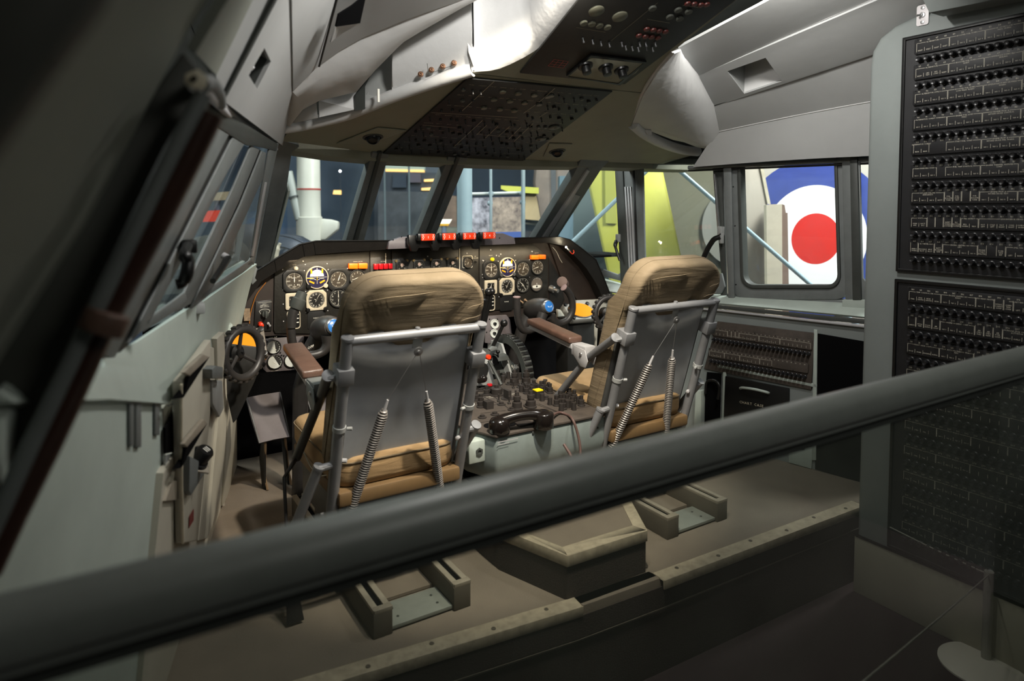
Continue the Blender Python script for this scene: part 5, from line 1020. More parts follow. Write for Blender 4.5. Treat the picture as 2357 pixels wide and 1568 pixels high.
# ====================================================================== TILLER WHEELS
def tiller(c, nrm, rr, col, label, lugs=22):
    t = thing('steering_wheel', c, label, 'steering wheel', 'steering tillers')
    n = unit(nrm); u = unit(A(0, 0, 1) - n * n[2]); w = np.cross(n, u); ring = []
    for i in range(56):
        a = 2 * math.pi * i / 56; ring.append(c + (u * math.cos(a) + w * math.sin(a)) * rr)
    mb = MB(); mb.tube(ring, 0.0155, 10, closed=True); r = mb.build('rim', RUBBER, t, smooth=60)
    for i in range(lugs):
        a = 2 * math.pi * i / lugs; d = u * math.cos(a) + w * math.sin(a); tg = -u * math.sin(a) + w * math.cos(a)
        mb = MB(); mb.box(c + d * (rr + 0.0085) - n * 0.004, (0.018, 0.022, 0.030), (tg, d, n)); mb.build('grip_lug', RUBBER, r, bevel=0.005)
    for a in (0, 125, 235):
        a = math.radians(a); d = u * math.cos(a) + w * math.sin(a); mb = MB(); mb.tube([c - n * 0.02 + d * 0.012, c + d * rr * 0.98], [0.008, 0.006], 8); mb.build('spoke', RUBBER, t)
    mb = MB(); mb.lathe(c - n * 0.055, n, [(0.030, -0.02), (0.032, 0.0), (0.032, 0.03), (0.018, 0.036), (0.016, 0.046), (0.006, 0.048), (0.005, 0.044)], 18); mb.build('hub', BLACK2, t, smooth=40)
    e = A(*col); mb = MB(); mb.tube([c - n * 0.06, c - n * 0.10, e], 0.016, 10); mb.build('steering_column', BLACK2, t, smooth=40)
    return t, n
cw_ = onY(560, 814, 2.62); tiller(cw_, (0.60, -0.80, 0.05), 0.090, tuple(onP(545, 850, PLC)), 'small black knobbed steering wheel left of the left seat, orange reflector behind it')
cw2 = onY(1404, 722, 2.80); tiller(cw2, (-0.2, -0.98, 0.08), 0.088, (2.42, 2.98, DZ), 'small black knobbed steering wheel mostly hidden behind the right seat')
# reflectors in boxes behind the wheels
def reflector(c, nrm, wid, lab, box, m):
    t = thing('reflector_box', c, lab, 'lamp', None); n = unit(nrm); u = unit(A(1, 0.0, 0) - n * n[0]); w = np.cross(n, u); rx, ry = wid
    mb = MB(); mb.box(c - n * 0.02, (rx * 2.3, ry * 2.3, 0.04), (u, w, n)); b = mb.build('housing', m, t, bevel=0.006)
    mb = MB(); mb.prism([c + (u * rx * 1.07 * math.cos(a) + w * ry * 1.07 * math.sin(a)) - n * 0.001 for a in np.linspace(0, 2 * math.pi, 33)[:-1]], n * 0.008); mb.build('bezel', BLACK2, t, bevel=0.002)
    mb = MB(); mb.prism([c + (u * rx * math.cos(a) + w * ry * math.sin(a)) + n * 0.004 for a in np.linspace(0, 2 * math.pi, 33)[:-1]], n * 0.006); mb.build('orange_disc', AMBER, t, label='plain orange disc')
    for sx in (-1, 1):
        for sy in (-1, 1): mb = MB(); mb.lathe(c + u * sx * rx * 0.98 + w * sy * ry * 0.95, n, [(0.012, 0), (0.012, 0.010), (0, 0.012)], 10); mb.build('knob', BLACK2, t)
    if box: mb = MB(); mb.box(c + A(*box[0]), box[1]); mb.build('body', BLACK, t, bevel=0.006)
    return t
reflector(onY(566, 792, 3.02), (-0.15, -0.8, 0.55), (0.070, 0.060), 'orange round reflector behind the left steering wheel', None, mat('dull_metal', '6a6258', 0.5))
reflector(onY(1336, 716, 3.15), (0.05, -0.62, 0.78), (0.086, 0.055), 'orange oval reflector on the black box right of the right yoke', ((0.0, 0.05, -0.375), (0.20, 0.12, 0.67)), GREY)

# ====================================================================== LEFT GAUGE PLATE
gp = thing('gauge_plate', onY(648, 815, 3.18), 'grey plate with three small white dials left of the left armrest', 'gauge panel')
GY = 3.18; gpl = plane((0, -1, 0.12), onY(648, 815, GY)); ipsave, YPs = ip, YP
mb = MB(); mb.prism(px([(597, 782), (700, 774), (700, 846), (690, 851), (614, 857), (606, 850), (600, 830)], gpl), A(0, 0.012, 0)); mb.build('plate', PINK, gp, bevel=0.002)
for (x_, y_, r_, nm) in ((629, 799, 0.0300, 0), (632, 833, 0.0310, 1), (670, 830, 0.0300, 2)):
    c = onP(x_, y_, gpl); n = gpl[0]; u = A(1, 0, 0); w = unit(np.cross(n, u))
    if w[2] < 0: w = -w
    mb = MB(); mb.lathe(c + n * 0.001, n, [(r_ * 1.12, 0), (r_ * 1.12, 0.008), (r_, 0.010), (r_ * 0.98, 0.004), (0, 0.004)], 28); g = mb.build('gauge', BLACK2, gp, smooth=30)
    mb = MB(); mb.lathe(c + n * 0.0045, n, [(r_ * 0.97, 0), (r_ * 0.97, 0.0008)], 28); mb.build('dial_face', DIALG, g)
    mb = MB(); a0 = -1.2 if nm != 1 else -0.8
    mb.prism([c + n * 0.0058 + (u * math.cos(a) + w * math.sin(a)) * r_ * 0.92 for a in np.linspace(a0, a0 + 2.6, 14)] , -n * 0.0006); mb.build('dark_segment', DIALF, g, smooth=0)
    mb = MB()
    for i in range(16): a = 2 * math.pi * i / 16; bar2(mb, c + n * 0.0062 + (u * math.cos(a) + w * math.sin(a)) * r_ * 0.93, c + n * 0.0062 + (u * math.cos(a) + w * math.sin(a)) * r_ * 0.8, 0.0012, n, 0.0002)
    bar2(mb, c + n * 0.0064 - u * r_ * 0.2, c + n * 0.0064 + (u * 0.4 - w * 0.5) * r_, 0.002, n, 0.0002); mb.build('dial_markings', WHITE, g, smooth=0)
for x_, y_ in ((611, 783), (615, 787), (614, 814), (636, 813), (645, 812), (648, 818), (653, 819), (615, 821), (620, 847), (646, 845)):
    mb = MB(); mb.lathe(onP(x_, y_, gpl), gpl[0], [(0.0045, 0), (0.004, 0.003), (0, 0.0035)], 8); mb.build('screw', BLACK2, gp)
for x_, y_ in ((607, 802), (607, 824)):
    mb = MB(); mb.lathe(onP(x_, y_, gpl), gpl[0], [(0.009, 0), (0.009, 0.014), (0.0, 0.017)], 12); mb.build('amber_lamp', AMBER, gp, label='small amber lamp')
mb = MB(); mb.lathe(onP(607, 838, gpl), gpl[0], [(0.008, 0), (0.008, 0.012), (0, 0.013)], 10); mb.build('knob', BLACK2, gp)
mb = MB(); text(mb, 'OXYGEN', onP(632, 853, gpl) , A(1, 0, 0.02), uz, 0.005, off=0.001); text(mb, 'CABIN ALT', onP(628, 777, gpl), A(1, 0, 0.02), uz, 0.005, off=0.001); mb.build('lettering', WHITED, gp, smooth=0)
mb = MB(); mb.tube([onP(650, 800, gpl) + A(0, 0.01, 0), onP(650, 800, gpl) + A(0.02, 0.30, -0.08)], 0.02, 8); mb.build('support_arm', BLACK, gp)

# ====================================================================== LEFT SIDE CONSOLE (face on PLC)
sc_ = thing('side_console', onP(470, 1100, PLC), 'pale left side console with two grey pocket lips and a knob box', 'side console')
nc = PLC[0]
mb = MB(); f0, f1 = onP(372, 946, PLC), onP(548, 752, PLC)
mb.prism([onP(376, 940, PLC), onP(505, 770, PLC), onP(548, 750, PLC) , onP(548, 790, PLC), onP(508, 800, PLC), onP(380, 985, PLC)], -nc * 0.03); mb.build('top_edge', CONS, sc_, bevel=0.004)
mb = MB(); mb.prism([A(*(f0[:2] + (f1 - f0)[:2] * 0.0), 0.70), A(*f1[:2], 0.70), A(f1[0] - 0.085, f1[1], DZ), A(f0[0] - 0.085, f0[1], DZ)], -nc * 0.02); b_ = mb.build('back_panel', CONS, sc_)
mb = proud([(381, 985), (414, 925), (414, 1038), (381, 1045)], PLC, 0.01, 0.004); mb.build('dark_box', VOID, sc_)
for (xa, ya, xb, yb_) in ((388, 934, 402, 952), (396, 925, 407, 960)):
    mb = MB(); mb.tube([inp(xa, ya, PLC, 0.014), inp(xb, ya - 6, PLC, 0.014), inp(xb, yb_, PLC, 0.014)], 0.0025, 5); mb.build('box_handle', GREY, sc_)
mb = proud([(381, 1048), (414, 1040), (414, 1250), (381, 1260)], PLC, 0.01, 0.004); mb.build('grey_recess', GREY, sc_)
mb = proud([(414, 1046), (417, 1046), (386, 1150), (381, 1150)], PLC, 0.018, 0.006); mb.build('brace', CONS, sc_)
mb = proud([(396, 1110), (416, 1104), (410, 1150), (382, 1153)], PLC, 0.022, 0.01); mb.build('recess_block', RAILM, sc_)
# hinged panel
mb = proud([(418, 878), (486, 782), (484, 950), (478, 1010), (470, 1100), (455, 1245), (422, 1250), (420, 1060)], PLC, 0.035, 0.02); pn = mb.build('hinged_panel', CONS, sc_, bevel=0.004)
mb = MB(); mb.tube([inp(417, 885, PLC, 0.035), inp(417, 1060, PLC, 0.035), inp(421, 1250, PLC, 0.035)], 0.0035, 8); mb.build('panel_edge', CREAM, pn)
for pts in (([(424, 858), (470, 815), (484, 822), (438, 866)], 'a'), ([(424, 1022), (470, 965), (479, 975), (432, 1030)], 'b')):
    p = px(pts[0], PLC, 0.05)
    mb = MB(); mb.prism(p, nc * -0.012); g = mb.build('pocket_lip', RAILM, sc_, bevel=0.004)
    mb = MB(); mb.prism([p[3] - nc * 0.002, p[2] - nc * 0.002, p[2] - nc * 0.022 - A(0, 0, 0.02), p[0] - nc * 0.024 - A(0, 0, 0.06), p[3] - nc * 0.015 - A(0, 0, 0.05)], nc * -0.004); mb.build('pocket_mouth', VOID, g)
# knob box
mb = MB(); kb = px([(438, 1050), (482, 1073), (470, 1092), (441, 1140), (436, 1130)], PLC, 0.050); mb.prism(kb, nc * -0.03); k_b = mb.build('knob_box', FRAMEG, sc_, bevel=0.003)
kc = inp(466, 1048, PLC, 0.055); kx = unit(A(0.45, -0.35, 0.75))
mb = MB(); mb.box(kc - kx * 0.03, (0.064, 0.064, 0.006), (unit(np.cross(kx, A(1, 0, 0))), unit(np.cross(kx, np.cross(kx, A(1, 0, 0)))), kx)); mb.build('knob_plate', RAILM, k_b, bevel=0.002)
mb = MB(); mb.lathe(kc - kx * 0.026, kx, [(0.029, 0), (0.027, 0.008), (0.022, 0.009), (0.024, 0.040), (0.020, 0.046), (0, 0.047)], 24); mb.build('rotary_knob', BLACK2, k_b, smooth=40)
mb = MB(); mb.box(kc + kx * 0.014 + A(-0.016, 0.010, 0.006), (0.024, 0.014, 0.016)); mb.build('knob_pointer', BLACK2, k_b, bevel=0.003)
mb = MB(); kn1 = unit(np.cross(A(0, 0, 1), kx)); 
for i in range(3): bar2(mb, kc + kx * 0.0215 + kn1 * (-0.008 + 0.007 * i) - np.cross(kx, kn1) * 0.008, kc + kx * 0.0215 + kn1 * (-0.008 + 0.007 * i) + np.cross(kx, kn1) * 0.008, 0.003, kx)
mb.build('lettering', WHITE, k_b, smooth=0)
mb = proud([(446, 1172), (446, 1198), (435, 1216), (436, 1190)], PLC, 0.0375, 0.001); mb.build('red_label', mat('dull_red_label', '6b2a26', 0.6), pn, smooth=0)
# upright members and the front panel
for pts, d, m in (([(486, 800), (500, 800), (508, 870), (505, 960), (493, 1080), (478, 1240), (458, 1245), (474, 1080), (484, 960)], 0.012, PALE), ([(500, 780), (516, 764), (522, 880), (524, 960), (516, 1060), (500, 1165), (488, 1215), (478, 1240), (492, 1080), (504, 960)], 0.022, PALE), ([(518, 870), (545, 940), (546, 1090), (514, 1165), (524, 1000)], 0.010, PALE)):
    mb = proud(pts, PLC, 0.004 + d, d); mb.build('upright', CONS, sc_, bevel=0.003)
mb = proud([(489, 850), (498, 842), (514, 845), (514, 872), (490, 872)], PLC, 0.06, 0.03); mb.build('grey_bracket', FRAMEG, sc_, bevel=0.004)
mb = proud([(489, 875), (512, 876), (516, 940), (506, 960), (490, 930)], PLC, 0.042, 0.012); mb.build('grey_bracket', GREY, sc_, bevel=0.004)
mb = MB(); mb.prism([q for q in [onY(x, y, 2.72) for x, y in ((523, 750), (536, 745), (538, 760), (532, 790), (512, 800))]], A(0.0, 0.05, 0)); mb.build('grey_bracket', PALE, sc_, bevel=0.006)
# black tapering plate under the left wheel
mb = MB(); mb.prism([onY(x, y, 2.80) for x, y in ((514, 790), (600, 800), (604, 830), (586, 880), (545, 966), (537, 975), (518, 890))], A(0, 0.012, 0)); mb.build('black_plate', BLACK, sc_, bevel=0.003)

# ====================================================================== RUDDER PEDALS
def pedal(x0, label, dz=0.0, gr='rudder pedals'):
    t = thing('rudder_pedal', (x0 + 0.07, 3.25, DZ), label, 'pedal', gr)
    a, b = A(x0, 3.28, 0.42 + dz), A(x0 + 0.15, 3.28, 0.425 + dz); c, d = A(x0 + 0.165, 3.16, 0.24 + dz), A(x0 + 0.03, 3.16, 0.235 + dz)
    mb = MB(); rows = []
    for i in range(7): s = i / 6; o = A(0, 0.02 * math.sin(math.pi * s), 0); rows.append([lerp(a, d, s) + o, lerp(lerp(a, d, s), lerp(b, c, s), 0.5) + o + A(0, 0.008, 0), lerp(b, c, s) + o])
    mb.grid(rows); mb.build('tread', PINK, t, solid=0.008, smooth=60)
    for e0, e1 in ((b, c), (a, d)): mb = MB(); mb.prism([e0, e1, e1 + A(0.005, 0.05, -0.01), e0 + A(0.005, 0.03, 0)], A(0.006, 0, 0)); mb.build('side_flange', BLACK, t)
    for e, f in ((lerp(d, c, 0.2), A(x0 + 0.07, 3.27, DZ)), (lerp(d, c, 0.85), A(x0 + 0.18, 3.27, DZ))):
        mb = MB(); mb.prism([e + A(0, 0.02, 0), e + A(0.0, 0.08, 0.0), f + A(0, 0.10, 0.12), f + A(0, 0.05, 0), f], A(0.008, 0, 0)); mb.build('arm', BLACK, t)
        mb = MB(); mb.tube([e + A(0.004, 0.018, 0), f + A(0.004, 0, 0.06), f + A(0.012, -0.02, 0.004)], 0.006, 6); mb.build('arm_edge', mat('worn_brass_edge', '8a7358', 0.5, 0.4), t)
pedal(0.590, 'worn grey rudder pedal on black arms, fully seen left of the left seat')
pedal(0.855, 'worn grey rudder pedal half hidden by the left armrest', 0.0)
# triangular dark shadow plate beneath pedals
# ====================================================================== CENTRE PEDESTAL
PZ = 0.45
cp = thing('centre_pedestal', (1.53, 2.45, DZ), 'low centre pedestal between the seats crowded with black knobs', 'pedestal')
tp = [A(1.262, 2.135, PZ), A(1.80, 2.132, PZ), A(1.875, 2.86, PZ), A(1.36, 2.86, PZ), A(1.20, 2.60, PZ), A(1.205, 2.29, PZ)]
mb = MB(); mb.prism([p for p in tp], A(0, 0, -0.010)); mb.build('top_plate', CEDGE, cp, bevel=0.002)
mb = MB(); inn_ = [p + A(0.006 if p[0] < 1.5 else -0.006, 0.006 if p[1] < 2.4 else -0.006, -0.012) for p in tp]
prof = [(1.0, 0), (1.0, -0.10), (0.97, -0.15), (0.9, -0.18)]; cen = sum(inn_) / 6; rows = [[cen + (p - cen) * A(k, k if p[1] < 2.4 else 1, 1) + A(0, 0, h) for p in inn_] for k, h in prof]
mb.grid(rows, closed=True); n = 6; mb.f.append(tuple(len(mb.v) - n + i for i in range(n))); mb.f.append(tuple(range(n - 1, -1, -1))); mb.build('body', PEDG, cp, bevel=0.01)
mb = MB(); mb.box((1.55, 2.55, 0.20), (0.40, 0.40, 0.15)); mb.build('pedestal_foot', VOID, cp)
mb = MB(); b = onY(1097, 1040, 2.19); mb.box(b + A(0, 0.02, 0), (0.07, 0.05, 0.085)); bk = mb.build('corner_block', PALE, cp, bevel=0.005)
mb = MB(); mb.lathe(b + A(0.008, -0.006, 0), (0, -1, 0), [(0.016, 0), (0.016, 0.004), (0.008, 0.004), (0.007, -0.002)], 6); mb.build('hex_socket', DARKG, bk)
for x_, y_ in ((1376, 985), (1227, 996)): mb = MB(); mb.lathe(onY(x_, y_, 2.137), (0, -1, 0), [(0.005, 0), (0.004, 0.002)], 8); mb.build('screw', DARKG, cp)
mb = MB(); bar2(mb, A(1.27, 2.1335, PZ - 0.026), A(1.36, 2.1335, PZ - 0.026), 0.004, nb); bar2(mb, A(1.27, 2.1335, PZ - 0.036), A(1.32, 2.1335, PZ - 0.036), 0.003, nb); mb.build('scuff_line', ALU, cp, smooth=0)
def Z(x, y, h=0.0): return onZ(x, y, PZ + h)
# module joints on the top
mb = MB()
for a, b in (((1093, 975), (1358, 936)), ((1130, 907), (1196, 962)), ((1196, 917), (1290, 952)), ((1103, 936), (1160, 930)), ((1106, 952), (1165, 945)), ((1110, 912), (1150, 932)), ((1240, 930), (1300, 955))): bar2(mb, Z(*a), Z(*b), 0.003, A(0, 0, 1), 0.0006)
mb.build('module_joint', BLACK2, cp, smooth=0)
mb = MB()
for s_, x_, y_, k in (('OFF', 1124, 914, 1), ('ON', 1130, 916, 1), ('COMM', 1178, 907, 1), ('1', 1166, 902, 1), ('2', 1171, 905, 1), ('VOR', 1176, 909, 1), ('ILS', 1256, 915, 1)): text(mb, s_, Z(x_, y_, 0.0005), A(1, -0.1, 0), A(0.1, 1, 0), 0.010, off=0.0006)
mb.build('lettering', WHITED, cp, smooth=0)
def knob(kind):
    mb = MB()
    if kind == 'tall': mb.lathe((0, 0, 0), (0, 0, 1), [(0.026, 0), (0.026, 0.006), (0.021, 0.008), (0.021, 0.030), (0.014, 0.032), (0.014, 0.038), (0.016, 0.040), (0.016, 0.056), (0.010, 0.058), (0.009, 0.072), (0, 0.073)], 14)
    elif kind == 'dual': mb.lathe((0, 0, 0), (0, 0, 1), [(0.017, 0), (0.017, 0.005), (0.013, 0.007), (0.013, 0.026), (0.008, 0.028), (0.009, 0.044), (0, 0.045)], 12)
    elif kind == 'wide': mb.lathe((0, 0, 0), (0, 0, 1), [(0.034, 0), (0.034, 0.004), (0.026, 0.006), (0.028, 0.030), (0.024, 0.034), (0.010, 0.035), (0.010, 0.046), (0, 0.047)], 16)
    elif kind == 'low': mb.lathe((0, 0, 0), (0, 0, 1), [(0.018, 0), (0.018, 0.004), (0.010, 0.006), (0.010, 0.012), (0, 0.012)], 12)
    elif kind == 'peg': mb.lathe((0, 0, 0), (0, 0, 1), [(0.011, 0), (0.010, 0.032), (0, 0.033)], 10)
    elif kind == 'toggle': mb.lathe((0, 0, 0), (0, 0, 1), [(0.008, 0), (0.007, 0.006), (0.003, 0.008), (0.005, 0.034), (0, 0.036)], 8)
    elif kind == 'bar': mb.box((0, 0, 0.020), (0.016, 0.042, 0.040)); mb.lathe((0, 0, 0), (0, 0, 1), [(0.030, 0), (0.030, 0.003)], 14)
    elif kind == 'cube': mb.box((0, 0, 0.016), (0.034, 0.034, 0.032))
    return mb
KP = {}
def pk(kind, x, y, m=BLACK, name='knob', label=None):
    o = Z(x, y)
    if (kind, m.name) not in KP:
        b = knob(kind); b.v = [tuple(A(*v) + o) for v in b.v]; ob = b.build(name, m, None, smooth=40); me = ob.data
        me.transform(Matrix.Translation((-o[0], -o[1], -o[2]))); ob.parent = cp; ob.location = tuple(o - WPOS[cp.name]); KP[(kind, m.name)] = ob; WPOS[ob.name] = WPOS[cp.name]
    else: ob = place(KP[(kind, m.name)], o, cp)
    ob.name = name
    if label: ob['label'] = label
    elif 'label' in ob: del ob['label']
    return ob
dust = mat('dusty_black_knob', '2a2522', 0.6, 0, 0.3, 60)
L_ = {'tall': [(1184, 885), (1211, 884), (1190, 942), (1222, 938)],
      'dual': [(1106, 938), (1120, 910), (1096, 922), (1107, 930), (1212, 906), (1224, 911), (1229, 896), (1253, 898), (1266, 905), (1239, 907), (1281, 934), (1296, 942), (1291, 931), (1338, 934), (1322, 921), (1311, 917), (1305, 932), (1210, 902), (1262, 902)],
      'wide': [(1143, 909)],
      'low': [(1111, 898), (1158, 901), (1178, 944), (1154, 932), (1139, 955), (1110, 962), (1172, 885), (1220, 888), (1197, 892), (1258, 918), (1214, 935), (1107, 900)],
      'peg': [(1146, 868), (1158, 880), (1160, 874), (1170, 871), (1196, 873), (1200, 902), (1216, 901), (1237, 902), (1247, 906), (1255, 889), (1246, 893), (1248, 923), (1266, 932), (1307, 939), (1316, 938), (1321, 944), (1290, 916), (1309, 912), (1299, 922), (1318, 930), (1281, 926), (1331, 930), (1292, 946)],
      'toggle': [(1148, 925), (1172, 930), (1182, 894), (1187, 916), (1148, 890)],
      'bar': [(1168, 918)], 'cube': [(1124, 940)]}
for k, l in L_.items():
    for x_, y_ in l: pk(k, x_, y_, dust, 'knob' if k != 'toggle' else 'toggle_switch')
pk('peg', 1127, 904, dust); mb = MB(); mb.lathe(Z(1127, 904) + A(0, 0, 0.033), (0, 0, 1), [(0.013, 0), (0.012, 0.008), (0, 0.009)], 12); mb.build('red_knob_cap', REDC, cp, label='red knob cap'); pk('cube', 1238, 916, dust, 'lamp_block')
mb = MB(); mb.box(Z(1238, 916) + A(0, 0, 0.036), (0.036, 0.034, 0.006)); mb.build('yellow_lamp_cap', YELL, cp, bevel=0.001, label='yellow square lamp cap')
mb = MB(); mb.prism([Z(x, y, 0.001) for x, y in ((1176, 968), (1200, 967), (1235, 975), (1196, 984))], A(0, 0, 0.006)); mb.build('handset_cradle', dust, cp, bevel=0.002)
mb = MB(); mb.lathe(Z(1170, 975, 0.001), (0, 0, 1), [(0.034, 0), (0.034, 0.001)], 16); mb.lathe(Z(1134, 980, 0.001), (0, 0, 1), [(0.036, 0), (0.036, 0.001)], 16); mb.build('cradle_hole', VOID, cp)
# ---- handset lying across the back of the pedestal
hs = thing('handset', Z(1200, 968), 'black telephone handset lying on the rear edge of the centre pedestal', 'handset')
E0, E1 = Z(1154, 974, 0.032), Z(1248, 962, 0.038); ax = unit(E1 - E0); L = np.linalg.norm(E1 - E0)
HB = mat('glossy_black_bakelite', '191513', 0.18, 0, 0.15, 30)
mb = MB(); pth = smooth_path([E0 + A(-0.01, 0, 0.005), lerp(E0, E1, 0.15) + A(0, 0, 0.014), lerp(E0, E1, 0.4) + A(0, 0, 0.020), lerp(E0, E1, 0.65) + A(0, 0, 0.020), lerp(E0, E1, 0.86) + A(0, 0, 0.014), E1], 6)
mb.tube(pth, [0.026 - 0.006 * math.sin(math.pi * i / (len(pth) - 1)) for i in range(len(pth))], 14); mb.build('grip', HB, hs, smooth=60)
mb = MB(); mb.lathe(E0 + A(-0.012, -0.004, 0.016), (0, 0, -1), [(0.012, -0.012), (0.032, -0.004), (0.040, 0.010), (0.042, 0.044), (0.036, 0.050), (0, 0.050)], 22); mb.build('earpiece', HB, hs, smooth=50)
mb = MB(); mb.lathe(E1 + A(0.006, 0, 0.020), (0, 0, -1), [(0.020, -0.008), (0.036, 0.0), (0.040, 0.004), (0.040, 0.056), (0.034, 0.062), (0, 0.062)], 22); mb.build('mouthpiece', HB, hs, smooth=50)
mb = MB(); mb.tube(smooth_path([E1 + A(0.03, 0.0, -0.005), Z(1285, 950, 0.012), Z(1305, 955, 0.004), Z(1318, 966, 0.006), onY(1330, 1000, 2.10), onY(1336, 1042, 2.08), onY(1330, 1075, 2.07)], 6), 0.0055, 8); mb.build('cord', mat('brown_cord', '55403a', 0.6), hs, smooth=60, label='brown cord hanging over the pedestal edge')
mb = MB(); mb.tube([onY(1298, 1023, 2.12), onY(1310, 1042, 2.09), onY(1322, 1066, 2.07)], 0.006, 8); mb.build('cord_tail', mat('brown_cord', '55403a', 0.6), hs, smooth=60)

# ====================================================================== THROTTLE QUADRANT
tq = thing('throttle_quadrant', (1.75, 3.0, DZ), 'grey throttle quadrant with levers and ribbed trim wheel ahead of the pedestal', 'throttle quadrant')
base = plane((0, -0.70, 0.55), onY(1150, 820, 2.98))
mb = MB(); mb.prism(px([(1108, 800), (1150, 806), (1190, 842), (1192, 852), (1136, 862), (1112, 850)], base), base[0] * -0.03); mb.build('sloping_plate', DARKG, tq, bevel=0.003)
mb = MB(); mb.prism(px([(1117, 728), (1166, 725), (1174, 735), (1180, 780), (1178, 787), (1150, 792), (1117, 790)], plane((0, -1, 0.25), onY(1150, 760, 3.08))), A(0, 0.012, 0)); gpn = mb.build('gauge_panel', PINK, tq, bevel=0.003)
cg = plane((0, -1, 0.25), onY(1150, 760, 3.078))
for x_, y_, r_ in ((1138, 746, 0.026), (1137, 768, 0.024)):
    c = onP(x_, y_, cg); mb = MB(); mb.lathe(c, cg[0], [(r_, 0), (r_, 0.006), (r_ * 0.86, 0.006), (r_ * 0.84, 0.003), (0.008, 0.003), (0.007, 0.012), (0, 0.012)], 20); g = mb.build('gauge', DIALG, gpn)
    mb = MB()
    for i in range(12): a = 2 * math.pi * i / 12; bar2(mb, c + cg[0] * 0.007 + A(math.cos(a), 0, math.sin(a)) * r_ * 0.95, c + cg[0] * 0.007 + A(math.cos(a), 0, math.sin(a)) * r_ * 0.86, 0.002, cg[0]); 
    mb.build('dial_markings', BLACK2, g, smooth=0)
    mb = MB(); mb.lathe(c + cg[0] * 0.003, cg[0], [(0.010, 0), (0.008, 0.010), (0, 0.011)], 12); mb.build('gauge_knob', BLACK2, g)
for x_, y_ in ((1118, 736), (1127, 735), (1145, 735), (1162, 740), (1175, 773), (1120, 765), (1129, 762)): mb = MB(); mb.lathe(onP(x_, y_, cg), cg[0], [(0.004, 0), (0.003, 0.002)], 8); mb.build('screw', BLACK2, gpn)
# side cheeks and ribbed wheel
wc = onY(1122, 850, 2.95)
mb = MB(); ring_o = []; ring_i = []
wheel_c = A(1.83, 2.96, 0.44); R0 = 0.20
for i in range(36): a = 2 * math.pi * i / 36; ring_o.append(wheel_c + A(-0.02, R0 * math.cos(a), R0 * math.sin(a))); ring_i.append(wheel_c + A(-0.02, R0 * 0.8 * math.cos(a), R0 * 0.8 * math.sin(a)))
mb.ring(ring_o, ring_i, A(0.045, 0, 0)); tw = mb.build('trim_wheel', DARKG, tq, smooth=30)
for i in range(44):
    a = 2 * math.pi * i / 44
    if math.sin(a) < -0.35: continue
    d = A(0, math.cos(a), math.sin(a)); mb = MB(); mb.box(wheel_c + A(0.0025, 0, 0) + d * (R0 + 0.001), (0.040, 0.018, 0.008), (A(1, 0, 0), unit(np.cross(d, A(1, 0, 0))), d)); mb.build('wheel_rib', BLACK2, tw, bevel=0.002)
mb = MB(); mb.prism([A(1.795, 2.83, 0.40), A(1.795, 2.96, 0.60), A(1.795, 3.10, 0.60), A(1.795, 3.10, 0.40)], A(-0.012, 0, 0)); mb.build('quadrant_cheek', GREY, tq)
# levers
def lever(name, a, b, r, kr, m=BLACK2, lab=None):
    mb = MB(); mb.tube([a, b], [r, r * 0.9], 8); l = mb.build(name, m, tq, smooth=40, label=lab); mb = MB(); mb.ball(b, kr, 10); mb.build('lever_knob', m, l, smooth=80); return l
lever('reverse_lever', onY(1132, 803, 2.92), onY(1160, 744, 2.88), 0.010, 0.019, lab='long black lever with a ball end')
mb = MB(); mb.prism([onY(x, y, 2.915) for x, y in ((1122, 803), (1130, 796), (1140, 797), (1140, 803), (1126, 808))], A(0, -0.02, 0)); mb.build('lever_hinge', FRAMEG, tq, bevel=0.003)
lever('throttle_lever', onY(1104, 770, 2.98), onY(1124, 672, 2.90), 0.012, 0.019)
lever('throttle_lever', onY(1108, 772, 2.98), onY(1132, 671, 2.90), 0.012, 0.018)
mb = MB(); mb.tube([onY(1118, 690, 2.895), onY(1112, 735, 2.93)], 0.012, 8); mb.build('lever_web', BLACK2, tq)
sl = lever('flap_lever', onY(1147, 826, 2.93), onY(1146, 810, 2.90), 0.004, 0.011)
mb = MB(); rows = []
for i in range(9): a = math.pi * (0.15 + 0.7 * i / 8); rows.append([onY(1149, 831, 2.92) + A(dx, -0.05 * math.cos(a), 0.045 * math.sin(a) - 0.01) for dx in (-0.03, 0.0, 0.035)])
mb.grid(rows); mb.build('flap_gate', DARKG, tq, solid=0.004, smooth=60)
mb = MB(); mb.prism([onY(1147 + d, 832, 2.89) + A(0, 0, z) for d, z in ((-1.5, -0.02), (1.5, -0.02), (1.5, 0.03), (-1.5, 0.03))], A(0, 0.05, 0)); mb.build('gate_slot', VOID, tq)
mb = MB(); c = onY(1121, 822, 2.90); mb.lathe(c, (0.1, -1, 0.1), [(0.012, 0), (0.014, 0.016), (0.010, 0.022), (0, 0.023)], 14); mb.build('red_knob', REDP, tq, label='red round knob')
mb = MB(); c = onP(1133, 838, base); mb.lathe(c, base[0], [(0.010, 0), (0.009, 0.01)], 10); mb.tube([c, c + A(0, -0.01, 0.04)], 0.004, 6); mb.build('toggle_switch', ALU, tq)
for x_, y_ in ((1129, 821), (1158, 847), (1166, 838)): mb = MB(); mb.lathe(onP(x_, y_, base), base[0], [(0.006, 0), (0.005, 0.003)], 8); mb.build('screw', BLACK2, tq)
